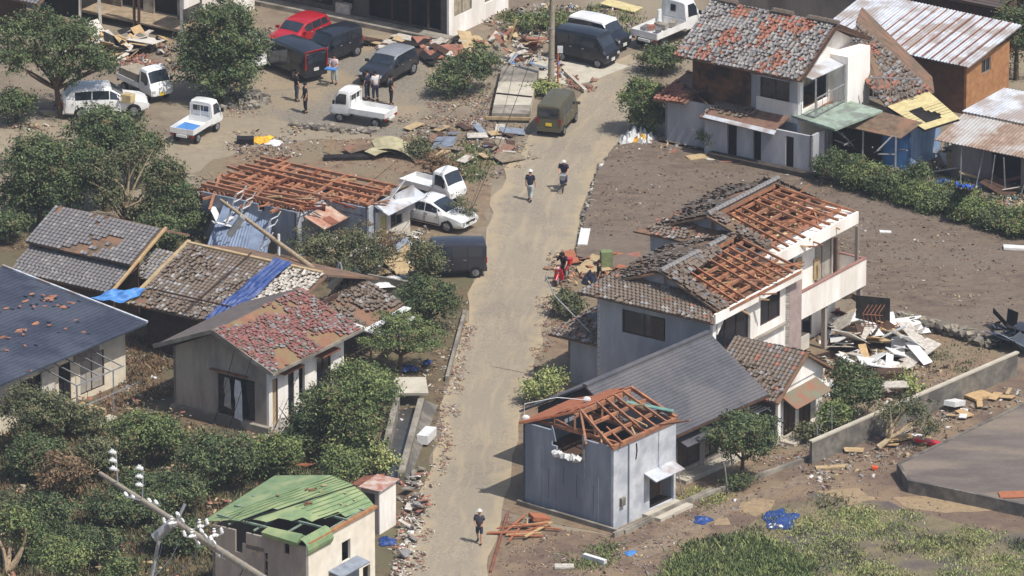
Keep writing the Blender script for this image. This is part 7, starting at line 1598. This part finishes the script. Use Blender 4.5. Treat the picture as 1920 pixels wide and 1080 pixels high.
chips('rubble', [(800, 190), (920, 150), (930, 240), (800, 240)], 1100, .05, .35, MR + [M_tw], 9, 'brick chips between the leaning bush and culvert cover', wts=[.3, .1, .25, .1, .1, .15])
chips('rubble', [(640, 440), (790, 430), (800, 540), (700, 550), (620, 520)], 1500, .08, .55, MX + [M_tarpl], 10, 'plaster and household rubble before the barn annex', z=.05, flat=.5, wts=[.2, .1, .12, .24, .14, .12, .06, .02])
chips('rubble', [(500, 40), (860, 80), (930, 100), (700, 95), (520, 70)], 900, .08, .5, MX, 11, 'boards and stones scattered before the dark fronted house', wts=WX, thr=-.1)
chips('rubble', [(400, 205), (500, 160), (520, 200), (460, 235)], 300, .05, .25, [M_stone, M_clay, M_ply], 12, 'stone chips round the foot of the round tree')
chips('rubble', [(0, 185), (140, 190), (170, 225), (60, 250), (0, 240)], 500, .06, .45, MX, 13, 'torn boards and chips beside the white SUV', wts=WX)
chips('rubble', [(430, 250), (560, 240), (560, 290), (480, 320), (430, 280)], 900, .06, .4, MX, 14, 'chips and rags at the back corner of the barn', wts=WX)
chips('rubble', [(1230, 262), (1560, 330), (1540, 345), (1350, 300), (1170, 285)], 600, .06, .5, MX, 15, 'chips along the front foot of the old tiled house', wts=WX, z=.26)
chips('rubble', [(1600, 290), (1830, 270), (1960, 330), (1950, 430), (1800, 395), (1700, 330)], 2200, .07, .6, MX + [M_tarpl], 16, 'wreckage strewn below the broken lean-to and shed', wts=[.2, .12, .1, .2, .16, .12, .06, .04], flat=.45)
chips('rubble', [(1530, 620), (1720, 600), (1760, 690), (1650, 760), (1540, 740)], 1800, .08, .6, MX, 17, 'fragments around the white panel heap', wts=[.15, .14, .12, .28, .1, .14, .07], flat=.5)
chips('rubble', [(1430, 820), (1560, 770), (1700, 760), (1560, 860), (1400, 900)], 900, .06, .4, MX, 18, 'chips along the foot of the block wall garden', wts=WX)
chips('rubble', [(1500, 880), (1640, 820), (1900, 730), (1910, 760), (1700, 860), (1530, 940)], 1100, .05, .5, MX, 19, 'boards and tile chips outside the block wall', wts=WX)
chips('rubble', [(1160, 1000), (1420, 890), (1500, 890), (1300, 1000), (1180, 1080)], 700, .05, .3, MX, 20, 'pale chips on the lane by the low kerb', wts=WX)
chips('rubble', [(920, 1080), (950, 960), (1180, 1020), (1250, 1100)], 700, .05, .3, MX, 21, 'chips scattered on the brown lot', wts=WX)
chips('rubble', [(1150, 290), (1500, 330), (1900, 460), (1900, 620), (1640, 590), (1300, 420), (1100, 470)], 1100, .04, .3, MX, 22, 'sparse chips on the brown field', wts=WX, z=.31, thr=-.6)
chips('soil_clods', [(1160, 290), (1500, 325), (1900, 455), (1900, 625), (1650, 590), (1300, 430), (1110, 470)], 5000, .05, .3, [M_soil, mat('pale_clod', (150, 134, 118), (120, 105, 92), scale=4), mat('dark_clod', (92, 80, 70), (74, 64, 58), scale=4)], 40, 'soil clods over the brown field', z=.29, thr=-1, spread=.4)
chips('soil_clods', [(935, 980), (1170, 1015), (1500, 890), (1900, 740), (1900, 1000), (1500, 950), (1250, 1080), (940, 1080)], 3500, .04, .22, [M_lot, mat('pale_clod'
, (150, 134, 118)), mat('dark_clod', (92, 80, 70))], 41, 'soil clods over the brown lot', z=.02, thr=-1, spread=.4)
chips('rubble', [(1025, 480), (1180, 480), (1140, 520), (1050, 545)], 600, .08, .5, [M_dclay, M_raft, M_ply, M_brown], 23, 'orange boards and brick chips at the field corner', z=.1, flat=.4)
chips('rubble', [(500, 760), (560, 740), (640, 830), (760, 760), (750, 840), (560, 880)], 700, .06, .4, MX, 24, 'pale chips among the bushes by the red roofed house', wts=WX)
chips('rubble', [(230, 640), (330, 660), (520, 830), (360, 820), (200, 760)], 900, .05, .4, MX, 25, 'chips and sticks in the yard round the taupe gable', wts=WX)
chips('rubble', [(1010, 560), (1050, 545), (1045, 640), (985, 720), (1000, 660)], 700, .05, .3, MR, 26, 'brick chips at the road edge before the two storey house', wts=WR, spread=.12)
chips('rubble', [(1740, 700), (1900, 690), (1700, 870), (1660, 840)], 500, .05, .35, MX, 27, 'chips on the dark ground between wall and raised lot', wts=WX)
chips('rubble', [(-40, 700), (560, 780), (700, 930), (420, 1100), (-40, 1100)], 1600, .05, .5, [M_stone, M_ply, M_clay, M_bark, M_barkp], 28, 'sticks and chips through the lower left shrubbery', z=.3)
chips('leaf_litter', [(-40, 250), (200, 230), (400, 330), (400, 480), (-40, 480)], 1500, .05, .3, [M_bark, M_barkp, M_dust], 50, 'sticks and litter under the left tree group', z=.03, thr=-.6)
chips('leaf_litter', [(660, 560), (880, 560), (840, 720), (800, 760), (660, 700)], 1800, .05, .35, [M_bark, M_barkp, M_dust, M_dclay, M_tw], 51, 'sticks and chips in the garden by the road', z=.03, thr=-.4)
chips('rubble', [(420, 260), (900, 250), (920, 420), (780, 460), (500, 340)], 1500, .04, .25, [M_dust, M_dclay, M_brown, M_tw], 52, 'scattered chips over the brown yard behind the barn', thr=-.8)
chips('gravel_chips', [(500, 60), (800, 80), (900, 240), (560, 300), (420, 220)], 2500, .03, .1, [M_stone, M_conc, M_tile1], 29, 'loose gravel and chips over the parking lot', thr=-1)
chips('pebbles', [(780, 1050), (905, 1060), (1030, 560), (1180, 200), (1000, 260), (880, 600)], 500, .02, .07, [M_stone, M_ply, M_clay], 30, 'small pebbles washed onto the road', thr=-.1, z=.035)

# ---------------- larger pieces, one object each ----------------
def piece(px, py, size, deg, tilt, m, label, cat='board', name='fallen_board', z=.05, grp=None, roll=0.0, bend=0.0):
    c = G(px, py, z) ; l, w_, h = size; M = Matrix.Rotation(radians(deg), 3, 'Z') @ Matrix.Rotation(radians(tilt), 3, 'Y') @ Matrix.Rotation(radians(roll), 3, 'X'); b = MB(); n = 6 if bend else 1
    for i in range(n):
        x0, x1 = -l/2 + l*i/n, -l/2 + l*(i+1)/n; f = lambda x: bend * (1 - (2*x/l)**2)
        P = [M @ V(x, y, s*h/2 + f(x)) for s in (-1, 1) for x, y in ((x0, -w_/2), (x1, -w_/2), (x1, w_/2), (x0, w_/2))]; up = abs(sin(radians(tilt))) * l/2 + abs(sin(radians(roll))) * w_/2 + h/2
        b.hexa([p + c + V(0, 0, up) for p in P])
    return b.make(name, m, label=label, cat=cat, group=grp)
def heap(poly, n, label, group, mats, smin, smax, seed, name='fallen_board', cat='board', zmax=.5, thin=.04, tilt=18, dirs=None, wr=(.18, .6)):
    rr = random.Random(seed); R = np.random.RandomState(seed); P = [(G(x, y).x, G(x, y).y) for x, y in poly]; Q = inpoly(P, n, R); cx, cy = np.mean(P, 0); mx = max(math.hypot(p[0]-cx, p[1]-cy) for p in P)
    for i, (x, y) in enumerate(Q):
        l = rr.uniform(smin, smax); w_ = l * rr.uniform(*wr); M = Matrix.Rotation(rr.uniform(0, 6.3) if not dirs else radians(rr.choice(dirs)) + rr.gauss(0, .3), 3, 'Z') @ Matrix.Rotation(radians(rr.gauss(0, tilt)), 3, 'Y') @ Matrix.Rotation(radians(rr.gauss(0, tilt)), 3, 'X')
        z = .15 + zmax * (1 - math.hypot(x - cx, y - cy)/mx) * rr.uniform(.3, 1); b = MB(); k = rr.uniform(-.15, .15)
        b.hexa([M @ V(a*l/2*(1 - k*(d > 0)), d*w_/2, e*thin/2) + V(x, y, z) for e in (-1, 1) for a, d in ((-1, -1), (1, -1), (1, 1), (-1, 1))]); b.make(name, rr.choice(mats), label=label, cat=cat, group=group)
heap([(1560, 620), (1640, 590), (1720, 640), (1740, 690), (1640, 715), (1570, 680)], 42, 'white wall panel in the heap right of the two storey house', 'white panels in the heap right of the two storey house', [M_wplas, M_wplas, M_tw, M_white2], .8, 2.6, 1, 'wall_panel', 'panel', .9)
heap([(1540, 600), (1640, 580), (1700, 640), (1640, 700)], 26, 'brown or orange plank in the heap right of the two storey house', 'planks in the heap right of the two storey house', [M_raft2, M_ply, M_brown, M_fresh], .6, 1.8, 2, 'plank', 'plank', .7, .05)
heap([(150, 70), (320, 80), (300, 118), (180, 118)], 42, 'cream or grey board in the heap before the gutted house', 'boards heaped before the gutted house', [M_ply, M_tw, M_white2, M_conc, M_fresh, M_dark], .6, 2.0, 3, zmax=.8)
heap([(910, 60), (1010, 40), (1010, 130), (930, 130)], 26, 'pale board in the rubble beside the utility pole', 'boards in the rubble beside the utility pole', [M_tw, M_ply, M_brown, M_clay, M_gmet], .5, 1.4, 4, zmax=.6)
heap([(660, 440), (770, 440), (780, 530), (690, 535)], 26, 'plaster board piece in the heap before the barn annex', 'plaster pieces before the barn annex', [M_tw, M_wplas, M_ply, M_white2], .4, 1.3, 5, 'plaster_piece', 'plaster piece', .5)
heap([(1730, 250), (1900, 290), (1930, 370), (1780, 360)], 26, 'twisted board in the wreckage below the tin roofed shed', 'boards in the wreckage below the tin roofed shed', [M_tw, M_brown, M_steel, M_ply, M_clay], .5, 2.0, 6, zmax=.6, thin=.05)
heap([(1850, 620), (1960, 630), (1960, 680), (1880, 670)], 22, 'dark crumpled sheet in the black heap at the right edge', 'dark sheets in the black heap at the right edge', [M_dmet, M_black, M_nmet, M_gmet], .8, 2.4, 7, 'crumpled_sheet', 'metal sheet', .8, .03, 30)
heap([(640, 60), (860, 90), (880, 108), (700, 92)], 14, 'board lying before the dark fronted house', 'boards before the dark fronted house', [M_ply, M_dark, M_brown, M_tw], .8, 2.6, 8, zmax=.15, tilt=6, dirs=[150, 140])
heap([(960, 985), (1020, 985), (1010, 1010), (955, 1015)], 14, 'orange batten in the bundle on the brown lot', 'orange battens on the brown lot', [M_raft2, M_fresh], .8, 2.6, 9, 'batten', 'batten', .12, .06, 4, dirs=[-3, 2, 50, 60], wr=(.03, .08))
heap([(1045, 490), (1160, 480), (1180, 500), (1090, 515)], 9, 'orange board at the corner of the field by the road', 'orange boards at the field corner', [M_raft2, M_clay, M_ply], .7, 2.2, 10, zmax=.2, tilt=8)
heap([(1560, 840), (1720, 800), (1900, 730), (1890, 750), (1640, 860)], 14, 'pale board lying outside the block wall', 'boards outside the block wall', [M_ply, M_wplas, M_fresh], .5, 1.5, 11, zmax=.05, tilt=5)
heap([(510, 860), (640, 840), (560, 900), (440, 880)], 14, 'splintered plank among the bushes behind the green roofed building', 'planks behind the green roofed building', [M_raft2, M_ply, M_clay], .6, 1.8, 12, 'plank', 'plank', .3, .05)
heap([(1240, 40), (1300, 20), (1330, 50), (1300, 90)], 8, 'reddish board beside the larger white truck', 'reddish boards beside the larger white truck', [M_clay, M_ply], .6, 1.6, 13, zmax=.1)
piece(1595, 655, (2.6, 1.0, .06), 60, 30, M_white2, 'large grey-white panel leaning on top of the panel heap', 'panel', 'wall_panel', z=.3)
piece(1650, 690, (2.2, 1.1, .05), 10, 12, M_wplas, 'broad white panel at the lower front of the heap', 'panel', 'wall_panel', z=.2)
piece(1690, 640, (1.0, .9, .1), 30, 30, M_tw, 'square cream slab tilted on the panel heap', 'panel', 'slab', z=.6)
piece(1670, 720, (1.6, .8, .7), 5, 0, M_brown, 'dark brown chest with a pale top below the panel heap', 'chest', 'wooden_chest'); piece(1670, 722, (1.7, .9, .05), 5, 0, M_tw, 'pale board covering the dark brown chest', 'board', z=.72)
piece(1465, 100, (.1, .1, .1), 0, 0, M_tw, 'small tile piece resting on the old tiled roof', 'tile', 'roof_fragment', z=7.2)
piece(1835, 745, (1.3, .9, .12), 40, 3, M_fresh, 'slatted pallet outside the block wall', 'pallet', 'pallet', z=.03)
piece(1790, 765, (1.2, .6, .25), 60, 14, M_wplas, 'white crumpled sack outside the block wall', 'sack', 'white_sack')
piece(1905, 468, (1.3, .5, .12), 0, 4, M_wplas, 'white sheet lying on the brown field at the right edge', 'sheet', 'white_sheet', z=.25); piece(1660, 437, (.6, .3, .08), 0, 4, M_wplas, 'small pale piece on the brown field above the two storey house', 'scrap', 'pale_scrap', z=.25)
piece(1560, 877, (1.6, .35, .08), 8, 0, M_ply, 'long pale plank near the end of the block wall', 'plank', 'plank'); piece(1640, 880, (.3, .25, .12), 0, 10, mat('orange_plastic', (236, 104, 56), (210, 84, 44), scale=4), 'small orange plastic scrap on the dark lot', 'scrap', 'plastic_scrap')
piece(1740, 834, (1.3, .35, .18), -20, 6, P_mred, 'bright red sheet under the uprooted tree', 'sheet', 'red_sheet'); piece(1905, 928, (1.6, .8, .05), 5, 0, M_raft2, 'orange board lying on the raised grey lot', 'board', z=.64)
piece(800, 826, (1.5, .55, .45), 74, 3, M_wplas, 'white box-like heater lying at the road edge by the channel', 'appliance', 'white_appliance'); piece(1115, 1052, (1.3, .22, .22), -40, 0, M_wplas, 'white tube lying on the brown lot', 'tube', 'white_tube'); piece(1058, 1064, (.9, .5, .1), 0, 0, M_tw, 'pale slab on the brown lot', 'slab', 'slab')
piece(1010, 977, (.8, .7, .2), 20, 12, M_raft2, 'orange crate lid before the grey clad building', 'board', 'crate_lid'); piece(1137, 505, (.6, .5, 1.0), 10, 0, mat('pale_green_bin', (136, 148, 104), (112, 124, 88), scale=3), 'pale green bin by the corner of the two storey house', 'bin', 'green_bin')
piece(460, 268, (.9, .6, .3), 0, 0, M_black, 'flat black box on the dirt lane behind the barn', 'box', 'black_box'); piece(620, 288, (.08, .08, 1.0), 0, 6, M_fresh, 'short pale stake behind the barn', 'stake', 'stake')
piece(645, 30, (.35, .9, .75), 57, 0, M_tw, 'cream air conditioner unit by the dark fronted house', 'appliance', 'outdoor_unit')
piece(960, 88, (.1, .1, 1.6), 0, 18, M_fresh, 'leaning pale stick by the rubble at the top centre', 'stick', 'stick'); piece(1165, 14, (2.2, 1.0, .05), -30, 4, mat('pale_yellow_board', (222, 208, 156), (196, 180, 132), scale=3), 'pale yellow sheet in the weeds at the top centre', 'sheet', 'yellow_sheet')
piece(1545, 505, (.8, .35, .6), 56, 0, M_wplas, 'white air conditioner unit standing on the balcony', 'appliance', 'outdoor_unit', z=2.6)
piece(1502, 655, (.9, .4, .75), 56, 0, M_white2, 'white outdoor unit below the pinkish stair tower', 'appliance', 'outdoor_unit')
piece(1478, 648, (1.0, .6, .7), 56, 0, M_conc, 'grey outdoor cabinet below the pinkish stair tower', 'appliance', 'outdoor_unit')
# bent pale sheets heap on the brown yard
for i, (x, y, l, w_, d, tl, bd) in enumerate(((690, 282, 2.6, 1.0, 28, 4, .15), (735, 280, 2.0, 1.4, 10, 8, .35), (750, 292, 2.2, 1.1, -20, 10, .3), (715, 292, 1.6, .9, 40, 10, .2))):
    piece(x, y, (l, w_, .03), d, tl, [M_mudd, mat('cream_tin', (196, 188, 152), (160, 152, 120), scale=2)][i > 0], ['flat weathered panel at the left of the bent sheet heap', 'arched cream sheet at the top of the bent sheet heap', 'arched cream sheet at the right of the bent sheet heap', 'small cream sheet in the middle of the bent sheet heap'][i], 'metal sheet', 'bent_sheet', bend=bd)
piece(650, 297, (2.4, .6, .15), 5, 0, M_dark, 'charred dark board on the brown yard behind the barn', 'board', 'dark_board')
heap([(760, 230), (970, 245), (980, 300), (800, 320)], 34, 'weathered plank or tile sheet on the lot left of the road', 'planks on the lot left of the road', [M_ply, M_brown, M_gmet, M_dclay, M_tw, M_dust], .5, 1.7, 21, 'plank', 'plank', .1, .04, 5)
heap([(700, 95), (900, 70), (930, 110), (800, 120)], 22, 'splintered board between the dark fronted house and leaning bush', 'boards by the leaning bush', [M_dark, M_ply, M_tw, M_brown, M_clay], .6, 2.4, 22, zmax=.35, tilt=10)
heap([(600, 420), (760, 430), (780, 520), (640, 530)], 24, 'torn board or branch in the thicket before the barn', 'boards in the thicket before the barn', [M_brown, M_ply, M_gmet, M_tw, M_bark], .6, 2.0, 23, zmax=.6, tilt=22)
heap([(745, 930), (790, 880), (800, 960), (760, 1060)], 22, 'broken tile or slab in the heap by the white tool shed', 'slabs in the heap by the white tool shed', [M_tw, M_conc, M_clay, M_tile1, M_wplas], .3, .9, 24, 'broken_slab', 'slab', .25, .06, 20)
heap([(1230, 268), (1530, 335), (1500, 345), (1240, 290)], 16, 'board lying along the front foot of the old tiled house', 'boards along the plinth of the old tiled house', [M_ply, M_tw, M_brown, M_clay], .6, 2.0, 25, zmax=.3, tilt=5, dirs=[150, 160, 140])
heap([(480, 700), (640, 780), (560, 840), (480, 820)], 14, 'pale plank among the bushes right of the red roofed house', 'planks right of the red roofed house', [M_ply, M_tw, M_bark], .5, 1.5, 26, 'plank', 'plank', .3)
# tarps and bags
def crumple(px, py, r, m, label, cat='tarpaulin', name='crumpled_tarp', z=.05, hgt=.35, seed=1, sx=1.0, sy=1.0):
    rr = random.Random(seed); c = G(px, py, z); b = MB(); N, K = 22, 8
    for k in range(K + 1):
        for i in range(N):
            a = 2*pi*i/N; q = k / K; rad = r * q * (1 + .75*noise.noise(V(cos(a)*1.6, sin(a)*1.6, seed*1.3))); h = (hgt if hgt > .5 else hgt * .45) * (1 - q**3) * (.5 + 1.1*noise.noise(V(cos(a)*q*3, sin(a)*q*3, seed*3.1))) + .11*abs(noise.noise(V(cos(a)*q*5, sin(a)*q*5, seed)))*(1 - q); b.v.append(tuple(c + V(cos(a)*rad*sx, sin(a)*rad*sy, max(0, h))))
    for k in range(K):
        for i in range(N): a = k*N+i; e = k*N+(i+1) % N; b.f.append((a, e, e+N, a+N)); b.m.append(0)
    return b.make(name, m, label=label, cat=cat, smooth=35)
crumple(1465, 970, .7, M_tarp, 'blue tarp scrap on the weedy lot', seed=2, sy=1.6, hgt=.2); crumple(1455, 984, .45, M_wplas, 'grey-white sheet beside the blue tarp scrap on the weedy lot', 'sheet', 'white_sheet', seed=3, hgt=.1)
crumple(1318, 975, .5, M_tarp, 'blue cloth scrap beside the lane kerb', seed=4, hgt=.25); crumple(1182, 1036, .3, M_tarpl, 'small light blue rag on the brown lot', seed=5, hgt=.1)
crumple(726, 1016, .5, M_tarp, 'blue tarp bundle beside the white tool shed', seed=6, hgt=.4); crumple(764, 692, .4, M_tarp, 'blue bag under the layered pine', seed=7, z=.2, hgt=.4); crumple(800, 680, .3, M_tarp, 'small blue bag right of the layered pine trunk', seed=8, z=.2)
crumple(673, 243, .4, M_tarpl, 'light blue rag on the ground below the flatbed kei truck', seed=9, hgt=.12); crumple(493, 262, .65, mat('yellow_sheet', (240, 200, 60), (214, 150, 60), scale=3), 'yellow and orange sheet bundle on the dirt lane', seed=10, hgt=.3)
crumple(515, 268, .4, M_wplas, 'white bag beside the yellow sheet bundle', 'bag', 'white_bag', seed=11); crumple(1767, 340, .5, M_tarp, 'blue tarp on the ground left of the hanging blue tarp', seed=12, hgt=.3); crumple(1885, 350, .8, M_tarp, 'blue tarp heap at the right edge behind the hedge', seed=13, hgt=.3, sy=1.5)
crumple(1560, 630, .6, M_nmet, 'dark blue bundle at the foot of the two storey house', 'bundle', 'blue_bundle', seed=14, hgt=.6)
for i, (dx, dy) in enumerate(((0, 0), (14, -6), (26, 2), (-14, 4), (10, 8), (-4, -8), (20, 10))): crumple(1190 + dx, 264 + dy, .42, M_wplas if i != 4 else mat('yellow_sheet', (240, 200, 60)), 'rounded white rubbish bag in the pile at the roadside below the garden tree' if i != 4 else 'yellow tinted rubbish bag in the roadside pile', 'rubbish bag', 'rubbish_bag', seed=20 + i, hgt=.55, z=.1).update_tag()
for o_ in list(COL.objects):
    if o_.name.startswith('rubbish_bag') and 'white' in o_['label']: o_['group'] = 'white bags in the roadside pile'
crumple(735, 532, .9, M_wplas, 'white crumpled sheet on the garden wall by the slate van', 'sheet', 'white_sheet', seed=30, z=.5, hgt=.5); crumple(1550, 735, .6, M_wplas, 'white bundle right of the tiled annex', 'bundle', 'white_bundle', seed=31, hgt=.9)
crumple(528, 815, .55, M_tw, 'tall grey-white sacking at the corner of the red roofed house', 'sheet', 'sacking', seed=32, hgt=1.0); crumple(100, 212, .6, M_ply, 'cream sheet scrap left of the white SUV', 'sheet', 'cream_sheet', seed=33, hgt=.2)
crumple(1110, 530, .5, C_navy, 'dark blue bundle by the low roof at the road corner', 'bundle', 'dark_bundle', seed=34, hgt=.6)
drape('hanging_tarp', G(1790, 345, .3), G(1828, 350, .3), G(1818, 350, 2.5), G(1800, 349, 2.6), mat('bright_blue_tarp', (54, 104, 200), (42, 84, 170), scale=3, rough=.5, k=1.0), nx=10, ny=14, amp=.09, fold=2, lift=.0, label='bright blue tarp hanging upright on a bent frame by the shed', cat='tarpaulin')
drape('hanging_cloth', G(612, 540, .6), G(650, 550, .6), G(640, 492, 2.4), G(634, 490, 2.4), M_wplas, nx=10, ny=14, amp=.06, fold=2, lift=.0, label='grey-white cloth snagged on the bare bush before the barn', cat='cloth')
t = thing('bent_rack', G(1640, 650), 'twisted rust-coloured tube rack standing in the panel heap', 'rack'); b = MB(); q = G(1640, 645)
for i in range(5): b.tube([q + V(-.4 + i*.2, .2, .4), q + V(-.6 + i*.2, .3, 1.5), q + V(-.3 + i*.2, .5, 1.9)], .025, 5)
for z in (.5, 1.0, 1.5): b.tube([q + V(-.6, .2, z), q + V(.4, .3, z - .1)], .025, 5)
b.make('frame', M_rust, t); b = MB(); b.slab([q + V(-.9, 1.4, .2), q + V(.8, 1.2, .2), q + V(.8, 1.4, 1.9), q + V(-.9, 1.6, 2.0)], .03); b.make('backing_sheet', M_dark, t)
for i, (x, y) in enumerate(((1378, 905), (1280, 930), (1365, 925), (1560, 830), (1536, 850))):
    b = MB(); q = G(x, y); b.tube([q, q + V(rnd.gauss(0, .3), rnd.gauss(0, .1), 1.5 + .3*(i % 2))], .035, 6); b.make('leaning_stick', M_steel, label=['grey pole propped under the round crowned tree', 'thin dark rod standing on the lane kerb', 'short leaning rod beside the round crowned tree', 'rod standing in the garden behind the block wall', 'rod leaning near the end of the block wall'][i], cat='pole')
# ---------------- thin summer haze ----------------
b = MB(); b.box((0, 80, 75.5), (1300, 1300, 153))
o = b.make('haze', (hm := bpy.data.materials.new('haze_air')), loc=(0, 0, 0), label='thin pale summer haze in the air', cat='haze', kind='stuff'); hm.use_nodes = True
N = hm.node_tree.nodes; N.remove(N['Principled BSDF']); pv = N.new('ShaderNodeVolumePrincipled'); pv.inputs['Color'].default_value = (.80, .88, 1, 1); pv.inputs['Density'].default_value = HAZE
pv.inputs['Anisotropy'].default_value = .2
hm.node_tree.links.new(pv.outputs[0], N['Material Output'].inputs['Volume'])
